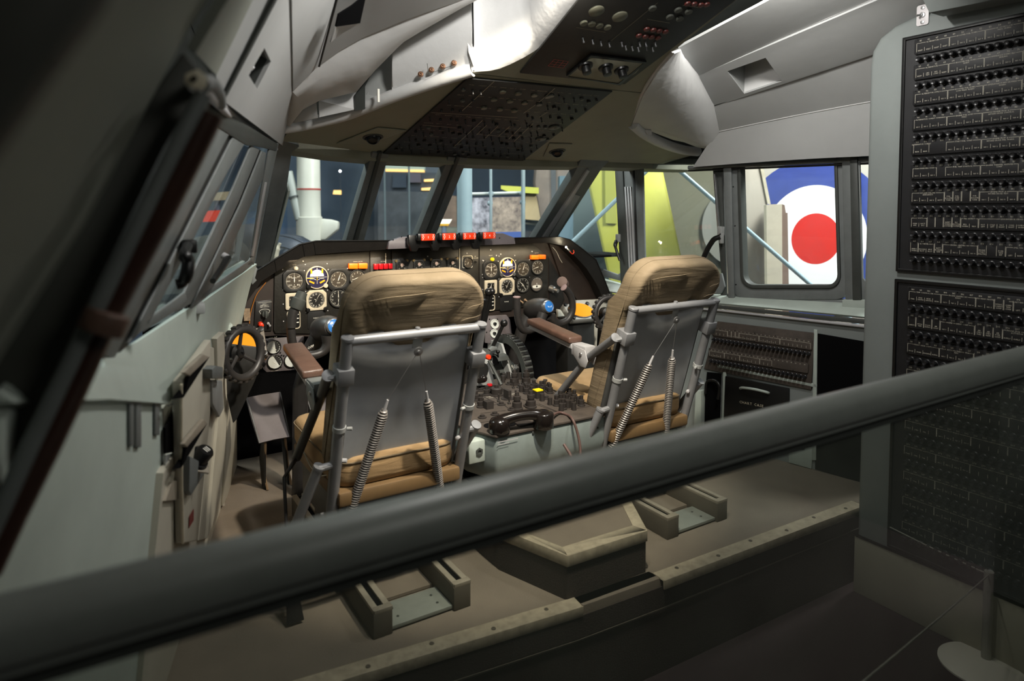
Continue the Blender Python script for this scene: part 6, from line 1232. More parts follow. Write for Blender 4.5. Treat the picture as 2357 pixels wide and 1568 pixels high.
mb = MB(); text(mb, 'ELEV', onP(1184, 843, base) + base[0] * 0.003, A(1, 0.0, 0), A(0, 0.6, 0.75), 0.012); text(mb, 'TRIM', onP(1186, 847, base) + base[0] * 0.003, A(1, 0, 0), A(0, 0.6, 0.75), 0.012); text(mb, 'FLAP', onP(1130, 832, base) + base[0] * 0.003, A(1, 0, 0), A(0, 0.6, 0.75), 0.010); mb.build('lettering', WHITE, tq, smooth=0)
mb = MB(); mb.box((1.74, 3.10, 0.2), (0.34, 0.26, 0.44)); mb.build('quadrant_body', BLACK, tq, bevel=0.01)
# park brake tower on the pedestal front left
mb = MB(); mb.prism([onY(x, y, 2.74) for x, y in ((1103, 832), (1126, 829), (1140, 884), (1100, 890))], A(0, 0.10, 0)); bt = mb.build('brake_tower', GREY, tq, bevel=0.004)
mb = MB(); mb.tube([onY(1125, 830, 2.72), onY(1140, 858, 2.70), onY(1154, 886, 2.66)], 0.008, 8); mb.build('tower_edge', DARKG, bt)
mb = MB(); mb.lathe(onY(1108, 852, 2.735), (-0.1, -1, 0), [(0.036, 0), (0.036, 0.003)], 20); mb.build('tower_recess', BLACK, bt)
mb = MB(); mb.tube([onY(1100, 878, 2.71), onY(1112, 873, 2.69)], [0.012, 0.017], 10); mb.ball(onY(1113, 872, 2.69), 0.018, 10); mb.build('brake_handle', HB, bt, smooth=80)

# ====================================================================== OVERHEAD SWITCH PANELS
def overhead(pl, quad, label):
    n = -pl[0]; mb = MB(); mb.prism([p + n * 0.001 for p in px(quad, pl)], n * 0.008); return mb.build('switch_panel', BLACK, fair, bevel=0.002, label=label), n
OHP = {}
def ok(t, kind, p, n, m=None, name='knob'):
    m = m or DIALF; key = (t.name, kind, m.name)
    if key not in OHP:
        mb = MB()
        if kind == 'cap': mb.lathe(p, n, [(0.014, 0), (0.014, 0.005), (0.012, 0.007), (0, 0.007)], 12)
        elif kind == 'ocap': mb.lathe(p, n, [(0.009, 0), (0.009, 0.006), (0.007, 0.008), (0, 0.008)], 10)
        elif kind == 'small': mb.lathe(p, n, [(0.006, 0), (0.005, 0.009), (0, 0.010)], 8)
        elif kind == 'toggle': mb.lathe(p, n, [(0.005, 0), (0.0022, 0.005), (0.0035, 0.019), (0, 0.020)], 8)
        elif kind == 'big': mb.lathe(p, n, [(0.027, 0), (0.027, 0.005), (0.024, 0.007), (0, 0.007)], 20)
        elif kind == 'rot': mb.lathe(p, n, [(0.030, 0), (0.028, 0.008), (0.018, 0.010), (0.017, 0.034), (0, 0.036)], 14)
        elif kind == 'lamp': mb.lathe(p, n, [(0.012, 0), (0.011, 0.005), (0, 0.007)], 10)
        o = mb.build(name, m, None, smooth=40); o.data.transform(Matrix.Translation(tuple(-p))); o.parent = t; o.location = tuple(p - WPOS[t.name]); WPOS[o.name] = WPOS[t.name]; OHP[key] = o
    else: o = place(OHP[key], p, t)
    o.name = name; return o
OHL = mat('overhead_lettering', 'b0a891', 0.7)
OGL = mat('grey_indicator', '565852', 0.4); OK_ = mat('overhead_knob', '211f1c', 0.45, 0, 0.3, 40); OPL = mat('pale_lamp_ring', '6a6959', 0.35)
t1, n1 = overhead(P1, [(1076, 176), (1409, 207), (1203, 367), (881, 350)], 'black overhead switch panel directly above the windscreen')
Q = px([(1076, 176), (1409, 207), (1203, 367), (881, 350)], P1); H1 = lambda u, v: lerp(lerp(Q[0], Q[1], u), lerp(Q[3], Q[2], u), v) + n1 * 0.010
o1 = lambda x, y: onP(x, y, P1) + n1 * 0.010
for x_, y_ in ((1156, 205), (1192, 209), (1229, 213), (1136, 223), (1173, 227), (1113, 242), (1150, 246), (1183, 249), (1207, 231), (1240, 234), (1260, 216), (1267, 214)): ok(t1, 'cap', o1(x_, y_), n1, OPL if x_ < 1235 else OGL, 'indicator')
for x_, y_ in ((1275, 288), (1244, 315)): ok(t1, 'big', o1(x_, y_), n1, OGL, 'indicator_dial')
random.seed(11)
for v in (0.10, 0.22, 0.34, 0.45, 0.56, 0.64, 0.74, 0.83, 0.92):
    for i in range(17):
        u = 0.04 + 0.92 * i / 16 + random.uniform(-0.012, 0.012); vv = v + random.uniform(-0.02, 0.02); p = H1(u, vv)
        if 0.18 < u < 0.62 and v < 0.4: continue
        r = random.random(); ok(t1, 'small' if r < 0.4 else 'toggle' if r < 0.7 else 'ocap', p, n1, OK_ if r < 0.9 else OGL, 'knob' if r < 0.4 or r >= 0.7 else 'toggle_switch')
mb = MB()
for a, b in (((1137, 179), (1063, 248)), ((1110, 270), (1042, 334)), ((1120, 281), (1096, 304)), ((1146, 283), (1116, 312)), ((1172, 285), (1146, 308)), ((1198, 286), (1170, 314)), ((1226, 278), (1182, 320)), ((1232, 234), (1204, 254)), ((1258, 252), (1241, 263)), ((1098, 303), (1172, 309)), ((992, 252), (1190, 264)), ((972, 281), (1050, 288)), ((1276, 196), (1240, 228))): bar2(mb, o1(*a), o1(*b), 0.003, n1, 0.004)
wds = ['FUEL', 'PUMP', 'OIL', 'HEAT', 'FEATHER', 'START', 'OFF', 'ON', 'TEST', 'NAV', 'TAXI', 'BEACON', 'ANTI-ICE', 'LEFT', 'RIGHT', 'WING', 'TAIL', 'NO 1', 'NO 2', 'NO 3', 'NO 4', 'AUTO', 'BUS', 'GEN']
uo, vo = unit(Q[1] - Q[0]), unit(Q[0] - Q[3])
for j, v in enumerate((0.05, 0.16, 0.28, 0.40, 0.51, 0.60, 0.69, 0.79, 0.88)):
    for i in range(14): text(mb, wds[(i * 5 + j * 3) % len(wds)], H1(0.06 + i * 0.066, v), uo, -np.cross(n1, uo) * (-1 if np.cross(n1, uo) @ vo > 0 else 1), 0.0075, off=0.001)
mb.build('panel_lettering', OHL, t1, smooth=0)
t2, n2 = overhead(P2, [(1350, -30), (1718, -24), (1437, 190), (1196, 164)], 'black overhead switch panel at the top edge, red marked lamps')
o2 = lambda x, y: onP(x, y, P2) + n2 * 0.010
for x_, y_ in ((1371, 18), (1425, 31), (1342, 46), (1361, 48), (1378, 52), (1396, 56)): ok(t2, 'big' if y_ < 40 else 'cap', o2(x_, y_), n2, OPL, 'indicator')
for x_, y_ in ((1559, 16), (1583, 20), (1540, 32), (1563, 36), (1500, 12)): ok(t2, 'cap', o2(x_, y_), n2, OGL, 'indicator')
RDL = mat('dull_red_lamp', '6b3430', 0.4)
for x_, y_ in ((1487, 61), (1502, 63), (1516, 65), (1530, 67), (1469, 76), (1484, 78), (1498, 79), (1513, 81), (1581, 2), (1596, 3), (1611, 5), (1625, 4)): ok(t2, 'lamp', o2(x_, y_), n2, RDL, 'red_lamp')
for x_, y_ in ((1340, 82), (1362, 86), (1381, 90), (1400, 93), (1429, 92), (1438, 100), (1453, 102), (1467, 104), (1486, 101), (1500, 104), (1470, 92), (1484, 92), (1506, 92)): ok(t2, 'toggle', o2(x_, y_), n2, mat('dull_toggle', '77777a', 0.4, 0.4), 'toggle_switch')
gpn = MB(); gpn.prism([o2(*q) for q in ((1357, 124), (1480, 137), (1462, 160), (1422, 184), (1306, 168))], n2 * 0.006); rp = gpn.build('rotary_plate', OLIVE, t2, bevel=0.001)
for x_, y_ in ((1345, 142), (1392, 146), (1428, 152)): ok(t2, 'rot', o2(x_, y_) + n2 * 0.006, n2, BLACK2, 'rotary_knob')
mb = MB(); mb.ring([o2(*q) for q in ((1302, 166), (1358, 118), (1486, 134), (1425, 188))], [o2(*q) for q in ((1306, 167), (1357, 123), (1478, 137), (1421, 184))], n2 * 0.008); mb.build('plate_edge', BLACK2, t2)
mb = MB(); RG = mat('red_grid_print', 'a83c38', 0.5)
for i in range(4): bar2(mb, lerp(o2(1274, 131), o2(1307, 136), i / 3), lerp(o2(1260, 146), o2(1295, 151), i / 3), 0.0022, n2)
for i in range(4): bar2(mb, lerp(o2(1274, 131), o2(1260, 146), i / 3), lerp(o2(1307, 136), o2(1295, 151), i / 3), 0.0022, n2, 0.0006)
mb.build('red_grid', RG, t2, smooth=0, label='red printed grid')
mb = MB()
for a, b in (((1512, 0), (1405, 88)), ((1325, 57), (1392, 68)), ((1488, 38), (1540, 47)), ((1570, 6), (1612, 12))): bar2(mb, o2(*a), o2(*b), 0.0016, n2, 0.0008)
mb.build('panel_lettering', OHL, t2, smooth=0)
# ====================================================================== RIGHT-HAND RACK WITH FUSE PANELS
XR = 2.80
rk = thing('equipment_rack', (3.0, 1.1, LZ), 'tall grey equipment rack with a rounded front edge, right of the windows', 'rack')
ol = [(0.25, LZ), (1.64, LZ), (1.64, 1.90), (1.632, 1.96), (1.60, 2.01), (1.54, 2.045), (1.44, 2.07), (1.30, 2.065), (0.25, 2.05)]
mb = MB(); mb.prism([A(XR, y, z) for y, z in ol], A(0.5, 0, 0)); mb.build('rack_body', RACKM, rk, bevel=0.022, seg=4)
mb = MB(); mb.prism([onX(x, y, 2.77) for x, y in ((2140, -20), (2170, 39), (2250, 24), (2400, -6), (2400, -60))], A(-0.10, 0, 0)); mb.build('rack_hood', RACKM, rk, bevel=0.004)
pb_ = [onX(x, y, XR) for x, y in ((1976, 1300), (2035, 1325), (2240, 1418), (2400, 1492))]
mb = MB(); mb.prism([A(XR - 0.006, 0.25, -0.128), A(XR - 0.006, 1.645, -0.128), A(XR - 0.006, 1.645, LZ), A(XR - 0.006, 0.25, LZ)], A(0.03, 0, 0)); mb.build('rack_plinth', mat('pale_rack_plinth', '9c9887', 0.6, 0, 0.1, 6), rk, bevel=0.004)
mb = MB(); mb.box((XR - 0.003, 0.95, -0.124), (0.012, 1.38, 0.008)); mb.build('plinth_gap', VOID, rk)
# small switch plate at the top
sp = thing('switch_plate', onX(2124, 35, XR - 0.001), 'white plate with a toggle switch at the top of the grey rack', 'switch')
c = onX(2125, 35, XR); mb = MB(); mb.prism([c + A(-0.001, a, b) for a, b in rrect(0.046, 0.080, 0.008, 4)], A(-0.004, 0, 0)); mb.build('plate', mat('white_plate', 'e4dfe0', 0.4), sp, bevel=0.001)
for dz in (-0.028, 0.028): mb = MB(); mb.lathe(c + A(-0.005, 0, dz), (-1, 0, 0), [(0.008, 0), (0.007, 0.003), (0, 0.004)], 10); mb.build('screw', STEEL, sp)
mb = MB(); mb.lathe(c + A(-0.005, 0, 0), (-1, 0, 0), [(0.011, 0), (0.010, 0.006), (0.005, 0.007), (0.005, 0.012), (0, 0.012)], 12); mb.tube([c + A(-0.012, 0, 0), c + A(-0.030, 0.010, -0.004)], [0.003, 0.005], 8); mb.build('toggle', STEEL, sp)

CAP = {0: [(4, 'ALTERNATORS', ['RESET', 'RESET', 'RESET', 'RESET']), (4, 'BOOSTER FUEL PUMPS', ['NO 1', 'NO 2', 'NO 3', 'NO 4']), (4, 'HP COCKS LOW PRESS WARN', ['NO 1', 'NO 2', 'NO 3', 'NO 4']), (3, 'FUEL', ['', '', ''])],
       1: [(4, 'ALTERNATORS', ['RESET', 'GRD TEST', 'GRD CONT', 'RESET']), (4, 'BOOSTER FUEL PUMPS NORM', ['NO 1', 'NO 2', 'NO 3', 'NO 4']), (4, 'HYDRAULIC PUMPS SELF SEALING', ['NO 1', 'NO 2', 'NO 3', 'NO 4']), (1, '', ['SUPPLY PUMPS PRESS']), (2, 'HYD', ['', ''])],
       2: [(4, 'ALTERNATOR SUPPLY', ['NO 1', 'NO 2', 'NO 3', 'NO 4']), (4, 'BOOSTER FUEL PUMPS LOW PRESS WARN', ['NO 1', 'NO 2', 'NO 3', 'NO 4']), (4, 'HYDRAULIC PUMPS DE-PRESS WARN', ['NO 1', 'NO 2', 'NO 3', 'NO 4']), (1, '', ['HYDLIC SYSTEM PRESS']), (2, 'ANTI-ICE', ['', ''])],
       3: [(4, 'ALTERNATOR O/HEAT WARNING', ['NO 1', 'NO 2', 'NO 3', 'NO 4']), (4, 'ENGINE FUEL LOW PRESS', ['NO 1', 'NO 2', 'NO 3', 'NO 4']), (4, 'ENGINE PROP & INTAKE DE-ICE CONTROL', ['NO 1', 'NO 2', 'NO 3', 'NO 4']), (3, 'WINDSHIELD', ['LEFT', 'CENTRE', 'RIGHT'])],
       4: [(2, 'ALTERNATOR O/HEAT', ['BEAR', 'BEAR']), (2, None, ['', '']), (4, 'START FUEL CONT', ['NO 1', 'NO 2', 'NO 3', 'NO 4']), (4, 'ENGINE PROP & INTAKE DE-ICE FAIL WARN', ['NO 1', 'NO 2', 'NO 3', 'NO 4']), (3, 'WINDSHIELD', ['LEFT', 'CENTRE', 'RIGHT'])],
       5: [(3, 'MAIN INVERTERS CONT', ['NO 1', 'NO 2', 'NO 3']), (1, None, ['']), (4, 'FUEL TRIM CONTROL', ['NO 1', 'NO 2', 'NO 3', 'NO 4']), (4, 'ENGINE THERMAL ANTI-ICE CONT', ['NO 1', 'NO 2', 'NO 3', 'NO 4']), (1, None, ['ICE DETECT']), (2, 'WINDOW', ['DEMIST CONT', ''])],
       6: [(4, 'BUS-BAR FAIL IND EMERGENCY', ['NO 1', 'NO 2', 'NO 3', 'BATT']), (1, '', ['FUEL ISOLATE TANK']), (1, '', ['FUEL PUMP TEST']), (1, '', ['']), (1, '', ['FUEL ISOLATE TANK']), (4, 'ENGINE PROP & INTAKE DE-ICE TEST', ['NO 1', 'NO 2', 'NO 3', 'NO 4']), (3, 'TAIL DE-ICE', ['TEST', 'FAIL WARN', ''])],
       7: [(2, 'DC VOLTS', ['MAIN BUS', 'BATT BUS']), (1, '', ['']), (1, '', ['']), (1, '', ['ALERT WARN SYSTEM']), (1, '', ['DC PROTCN SYSTEM']), (2, 'FIRE DETECT', ['BELL WARN', 'TEST']), (7, 'LEADING-EDGE DE-ICE', ['HOT LEFT', 'COLD LEFT', 'HOT RIGHT', 'COLD RIGHT', 'O/HEAT WARN', 'TEMP IND', ''])],
       8: [(1, '', ['EMERG WARN']), (2, 'ALTIMETER INDS', ['SECOND PILOT', 'FIRST PILOT']), (1, '', ['BATT BUS-BAR TEMP']), (4, 'ENGINE IGNITERS NO LEFT', ['NO 1', 'NO 2', 'NO 3', 'NO 4']), (1, '', ['ENGINE START MASTER']), (1, None, ['']), (1, '', ['D/AIR TEMP INT']), (4, 'SPILL VALVES MANUAL', ['LEFT', 'RIGHT', 'LEFT', 'RIGHT'])],
       9: [(4, 'TEMP CONTROL DIR', ['FWD', 'FWD CENTRE', 'REAR CENTRE', 'REAR']), (4, 'ENGINE IGNITERS NO RIGHT', ['NO 1', 'NO 2', 'NO 3', 'NO 4']), (2, 'PRESS HEAD HEATERS', ['NO 1', 'NO 2']), (1, '', ['HYDLIC O/HEAT CONT']), (1, '', ['CABIN TEMP CONT']), (2, 'NON-RETURN VALVES INDS', ['LEFT', 'RIGHT']), (1, '', ['MASS FLOW'])],
       10: [(1, '', ['SAFETY']), (1, '', ['PITCH TRIM']), (1, '', ['DOOR ENTRY']), (1, '', ['AIR CONT']), (4, 'ENGINE INCIDENT CONT', ['NO 1', 'NO 2', 'NO 3', 'NO 4']), (1, '', ['AIR STEPS FWD']), (1, '', ['AIR STEPS REAR']), (1, '', ['AIR PUMP CONT']), (3, 'ENGINE STAB VALVE ACTUATOR', ['SUPPLY', 'SUPPLY', 'CONT']), (1, '', [''])],
       11: [(4, 'FLIGHT DECK LIGHTS', ['ROOF', 'SPARE', 'READING', 'RADIO']), (4, 'PROP AUTO-FEATHERING WARN INDS', ['NO 1', 'NO 2', 'NO 3', 'NO 4']), (1, '', ['PROP']), (1, '', ['']), (4, 'CARGO LIGHTS', ['', '', '', '']), (1, '', [''])],
       12: [(4, 'NAVIGATION LIGHTS', ['PORT', 'STBD', 'TAIL', '']), (4, 'PROP BRAKES', ['NO 1', 'NO 2', 'NO 3', 'NO 4']), (4, 'CABIN LIGHTS', ['', '', '', '']), (3, 'RADIO', ['', '', ''])]}
KNOBS = {}
def fuse_row(t, org, ux_, uz_, nrm, span, count, first, groups, zk, pitch, hgt, kr, plate_m=FUSEB, plates=True, lab_off=0.053):
    """label plate above a row of knobs; org = point of the first knob"""
    c0 = org + uz_ * (lab_off) ; L = pitch * (count - 1)
    mb = MB(); R = rrect(L + pitch * 1.6, hgt, 0.008, 3); cc = c0 + ux_ * (L / 2)
    mb.prism([cc + ux_ * a + uz_ * b + nrm * 0.001 for a, b in R], nrm * 0.008); mb.build('label_plate', plate_m, t, bevel=0.0015)
    tp = MB(); f = nrm * 0.0094; x = 0; lw = 0.0011; ht = hgt * 0.36; top = hgt * 0.18
    for i in range(count): text(tp, str(first + i), c0 + ux_ * (i * pitch) + uz_ * hgt * 0.33 + f, ux_, uz_, hgt * 0.10)
    for n_, cap, subs in groups:
        if x >= count: break
        n_ = min(n_, count - x); a, b = (x - 0.46) * pitch, (x + n_ - 0.54) * pitch
        if cap is not None:
            for e in (a, b): bar2(tp, c0 + ux_ * e + uz_ * (top if n_ > 1 else hgt * 0.24) + f, c0 + ux_ * e - uz_ * ht + f, lw, nrm, 0.0002)
            if n_ > 1:
                h = hgt * 0.075; wl = cap.split(' '); l1, l2 = ' '.join(wl[:3]), ' '.join(wl[3:])
                w = sum(glyph(ch)[2] + 0.1 for ch in l1) * h / 0.7; m = (a + b) / 2; w = min(w, (b - a) * 0.9)
                text(tp, l1, c0 + ux_ * m + uz_ * top + f, ux_, uz_, h)
                if l2: text(tp, l2, c0 + ux_ * m + uz_ * (top - h * 1.5) + f, ux_, uz_, h)
                bar2(tp, c0 + ux_ * a + uz_ * top + f, c0 + ux_ * (m - w / 2 - 0.002) + uz_ * top + f, lw, nrm, 0.0002); bar2(tp, c0 + ux_ * (m + w / 2 + 0.002) + uz_ * top + f, c0 + ux_ * b + uz_ * top + f, lw, nrm, 0.0002)
                for i in range(1, n_): e = (x + i - 0.5) * pitch; bar2(tp, c0 + ux_ * e - uz_ * hgt * 0.12 + f, c0 + ux_ * e - uz_ * ht + f, lw, nrm, 0.0002)
        for i, s_ in enumerate(subs[:n_]):
            wl = s_.split(' ') if len(s_) > 4 else [s_]
            for k, w_ in enumerate(wl): 
                if w_: text(tp, w_, c0 + ux_ * ((x + i) * pitch) + uz_ * (-hgt * 0.28 + (len(wl) - 1 - k) * hgt * 0.115) + f, ux_, uz_, hgt * 0.075, gap=0.06)
        x += n_
    tp.build('plate_lettering', WHITED, t, smooth=0)
    for i in range(0, count, 5):
        for b in (-0.42, 0.42): mb = MB(); mb.lathe(c0 + ux_ * ((i - 0.4 + (0.8 if i else 0)) * pitch) + uz_ * b * hgt + nrm * 0.009, nrm, [(0.003, 0), (0.002, 0.002)], 6); mb.build('screw', BLACK2, t)
    for i in range(count):
        p = org + ux_ * (i * pitch)
        if (t.name, kr) not in KNOBS:
            mb = MB(); mb.lathe(p, nrm, [(kr * 1.15, 0.001), (kr * 1.1, 0.006), (kr * 0.85, 0.008), (kr * 0.92, 0.024), (kr * 0.7, 0.029), (kr * 0.3, 0.027), (0, 0.027)], 12); o = mb.build('fuse_knob', FUSEK, None, smooth=40); o.data.transform(Matrix.Translation(tuple(-p))); o.parent = t; o.location = tuple(p - WPOS[t.name]); WPOS[o.name] = WPOS[t.name]; KNOBS[(t.name, kr)] = o
        else: place(KNOBS[(t.name, kr)], p, t)
def rack_panel(zt, zb, y1, label, rows):
    t = thing('fuse_panel', (XR, 1.15, zb), label, 'fuse panel', 'fuse panels of the right rack')
    nr = A(-1, 0, 0)
    mb = MB(); mb.prism([A(XR - 0.001, y1, zt), A(XR - 0.001, 0.70, zt), A(XR - 0.001, 0.70, zb), A(XR - 0.001, y1, zb)], nr * 0.006); mb.build('panel_board', FUSEB, t)
    o = [A(XR - 0.001, y1, zt), A(XR - 0.001, 0.70, zt), A(XR - 0.001, 0.70, zb), A(XR - 0.001, y1, zb)]; i_ = [A(XR - 0.001, y1 - 0.012, zt - 0.012), A(XR - 0.001, 0.712, zt - 0.012), A(XR - 0.001, 0.712, zb + 0.012), A(XR - 0.001, y1 - 0.012, zb + 0.012)]
    mb = MB(); mb.ring(o, i_, nr * 0.014); mb.build('panel_frame', BLACK2, t, bevel=0.002)
    for k, z in rows: fuse_row(t, A(XR - 0.007, 1.425, z), A(0, -1, 0), A(0, 0, 1), nr, 0.5, 17, 45 + 15 * k, CAP[min(k, 12)], z, 0.0302, 0.062, 0.0115)
    return t
zr = [onX(2108, y, XR)[2] for y in (141, 199, 257, 315, 371, 426, 482, 539, 597, 708, 768, 828)]; st = zr[9] - zr[10]
rack_panel(1.985, 1.043, 1.497, 'upper black fuse panel on the grey rack, rows of knobs and white lettering', list(enumerate(zr[:9])))
rack_panel(1.012, -0.112, 1.50, 'lower black fuse panel on the grey rack, partly behind the handrail', [(9 + i, z) for i, z in enumerate(zr[9:12])] + [(12 + i, zr[11] - st * (i + 1)) for i in range(7)])

# ---- fuse panel, chart case on the right console
cp_ = [inp(x, y, PWR, 0.012) for x, y in ((1651, 740), (1875, 767), (1867, 898), (1620, 849))]
t = thing('fuse_panel', sum(cp_) / 4, 'dusty black fuse panel with two knob rows on the wall behind the right seat', 'fuse panel')
mb = MB(); mb.prism(cp_, ni * -0.010); mb.build('panel_board', CEDGE, t, bevel=0.002)
fx = unit(onP(1862, 813, PWR) - onP(1645, 780, PWR)); fx[2] = 0; fx = unit(fx); fz = A(0, 0, 1)
for k, (a, b) in enumerate((((1646, 781), (1862, 814)), ((1639, 830), (1853, 867)))):
    p0, p1 = inp(*a, PWR, 0.012), inp(*b, PWR, 0.012); L = np.linalg.norm((p1 - p0)[:2]); fx2 = unit(p1 - p0)
    gs = [(4, 'TRIM', ['', '', '', '']), (1, '', ['AUTO']), (1, '', ['ON']), (1, '', ['TEMP']), (5, 'INSTRUMENTS', ['NO 1', 'NO 2', 'NO 3', 'NO 4', '']), (5, 'RADIO SUPPLIES', ['HF', 'VHF', 'UHF', 'ILS', '']), (7, 'COMPASS', ['', '', '', '', '', '', ''])] if k == 0 else [(4, 'FLYING CONTROLS', ['AIL', 'ELEV', 'RUD', '']), (4, 'FLAPS', ['', '', '', '']), (5, 'AUTO PILOT', ['NO 1', 'NO 2', 'NO 3', '', '']), (3, 'INTERCOM', ['', '', '']), (8, None, [''] * 8)]
    fuse_row(t, p0, fx2, fz, ni, L, 24, 1 + 24 * k, gs, 0, L / 23, 0.052, 0.0095, CEDGE, lab_off=0.046)
cc_ = thing('chart_case', onP(1740, 930, PWR), 'black chart case drawer under the right wall fuse panel', 'drawer')
mb = MB(); mb.prism(px([(1669, 866), (1816, 895), (1814, 1040), (1664, 1000)], PWR, 0.016), ni * -0.014); mb.build('drawer_front', BLACK2, cc_, bevel=0.003)
mb = MB(); mb.tube(smooth_path([inp(x, y, PWR, d) for x, y, d in ((1704, 894, 0.018), (1712, 893, 0.035), (1740, 897, 0.042), (1764, 903, 0.035), (1769, 905, 0.018))], 4), 0.0075, 10); mb.build('handle', PALE, cc_, smooth=60)
mb = MB(); text(mb, 'CHART CASE', inp(1729, 930, PWR, 0.0165), unit(onP(1760, 936, PWR) - onP(1700, 925, PWR)), fz, 0.014, gap=0.16); mb.build('lettering', CREAM, cc_, smooth=0)

# ====================================================================== HANDRAIL, BALUSTRADE, BARRIER
hr = thing('handrail', (1.2, 0.69, 0.95), 'thick grey handrail crossing the foreground, out of focus', 'handrail')
prof = []
for i in range(40):
    a = 2 * math.pi * i / 40; r = 0.0335; da = (math.degrees(a) - 205) % 360
    if 0 <= da < 14 or 32 <= da < 46: r = 0.0285
    prof.append((r * math.cos(a), r * math.sin(a) - 0.001))
mb = MB(); mb.prism([A(-0.24, 0.69 + a, 0.943 + b) for a, b in prof], A(3.03, 0, 0)); mb.build('rail', HANDR, hr, smooth=50)
mb = MB(); mb.box((1.32, 0.69, 0.907), (2.94, 0.022, 0.02)); mb.build('glass_channel', DARKG, hr)
bp_ = thing('glass_balustrade', (1.2, 0.69, LZ), 'tinted glass sheet with painted haze hanging below the handrail', 'glass')
mb = MB(); mb.box((1.32, 0.69, 0.2585), (2.94, 0.010, 1.277)); mb.build('glass_sheet', SCREEN, bp_, smooth=0)
ps = onZ(2215, 1562, LZ); pt = onY(2277, 1316, ps[1] - 0.005); ps = A(pt[0] - 0.0, pt[1], LZ)
b = thing('barrier_post', ps, 'pale grey low barrier post on a round base at the bottom right', 'barrier post')
mb = MB(); mb.lathe(ps + A(-0.04, 0, 0), (0, 0, 1), [(0.135, 0), (0.135, 0.006), (0.12, 0.014), (0.02, 0.02)], 32); mb.build('base', mat('pale_post_base', 'c9c4b8', 0.5), b, smooth=40)
mb = MB(); mb.lathe(ps, (0, 0, 1), [(0.016, 0.01), (0.016, pt[2] - LZ)], 16); mb.build('post', mat('brushed_post', '9d9b92', 0.4, 0.4), b, smooth=40)
mb = MB(); mb.lathe(pt + A(0.012, 0, -0.02), (0, 0, 1), [(0.008, 0), (0.008, 0.02), (0, 0.022)], 10); mb.build('cord_clip', GREY, b)
for n_, e in (('a', onY(1960, 1592, 0.82)), ('b', onX(2045, 1212, XR - 0.012))):
    mb = MB(); mb.tube(smooth_path([pt + A(0, 0, -0.012), lerp(pt + A(0, 0, -0.012), e, 0.5) - A(0, 0, 0.003), e], 6), 0.003, 6); o = mb.build('barrier_cord', mat('grey_cord', '7e7c74', 0.6), None, smooth=60); o.name = 'rope'
    tag(o, 'thin grey cord running from the barrier post down to the left' if n_ == 'a' else 'thin grey cord running from the barrier post up to the rack', 'rope')

# ====================================================================== HANGAR OUTSIDE THE WINDOWS
def D(x, y, d): return onD(x, y, d)
NAVYW = mat('navy_hall_wall', '66788c', 0.85, 0, 0.2, 0.8)
mb = MB(); mb.box((2, 6, -2.3), (44, 50, 0.1)); struct(mb.build('floor', mat('hangar_floor', '4c4d4b', 0.7, 0, 0.15, 1)))
mb = MB(); mb.box((2, 17, 2), (40, 0.2, 9)); struct(mb.build('wall_back', NAVYW))
mb = MB(); mb.box((-9, 5, 2), (0.2, 30, 9)); struct(mb.build('wall_left', NAVYW))
HF = -2.25
FH = unit(FW * A(1, 1, 0))
def flat(pts, d, th=0.06, ground=False):
    mb = MB(); P_ = [D(x, y, d) for x, y in pts]
    if ground:
        for i in sorted(range(len(pts)), key=lambda i: -pts[i][1])[:2]: P_[i] = A(P_[i][0], P_[i][1], HF)
    mb.prism(P_, FH * th); return mb
def pole(p, r=0.03): mb = MB(); mb.tube([A(p[0], p[1], HF), p], r, 10); return mb
def vcyl(x, y0, y1, d, r, n=24):
    a, b = D(x, y1, d), D(x, y0, d); mb = MB(); mb.tube([A(a[0], a[1], HF), A(a[0], a[1], b[2])], r, n); return mb
# white undercarriage leg
g = thing('undercarriage_leg', D(714, 620, 8), 'thick white undercarriage leg with a red ring, outside the left windscreen pane', 'aircraft leg')
c = D(714, 640, 8); WL = mat('cream_white_gloss', 'd8d6c8', 0.35, 0, 0.05, 4); zz = lambda y: D(714, y, 8)[2] - c[2]
mb = MB(); mb.lathe(c, (0, 0, 1), [(0.10, HF - c[2]), (0.134, 0), (0.134, zz(505)), (0.137, zz(502)), (0.137, zz(497)), (0.134, zz(494)), (0.133, zz(440)), (0.135, zz(438)), (0.135, zz(433)), (0.133, zz(431)), (0.133, zz(240))], 32); mb.build('leg', WL, g, smooth=40)
mb = MB(); mb.lathe(c, (0, 0, 1), [(0.1365, zz(438)), (0.1365, zz(434.5))], 32); mb.build('red_ring', mat('red_ring', 'b0392e', 0.5), g)
mb = MB(); mb.lathe(c, (0, 0, 1), [(0.145, zz(640)), (0.150, zz(508)), (0.150, zz(500)), (0.14, zz(499))], 28); mb.build('collar', WL, g, smooth=40)
mb = MB(); mb.prism([D(x, y, 7.93) for x, y in ((738, 503), (760, 505), (778, 510), (777, 528), (748, 552), (735, 552))], FW * 0.1); mb.build('lug', WL, g, bevel=0.02)
mb = MB(); mb.tube([D(663, 396, 7.9), D(690, 505, 7.9)], 0.055, 14); mb.build('brace', mat('grey_white_strut', 'a9ada6', 0.5), g, smooth=60)
mb = MB(); mb.tube([D(676, 452, 7.88), D(677, 455, 7.88)], 0.062, 14); mb.build('brace_band', DARKG, g)
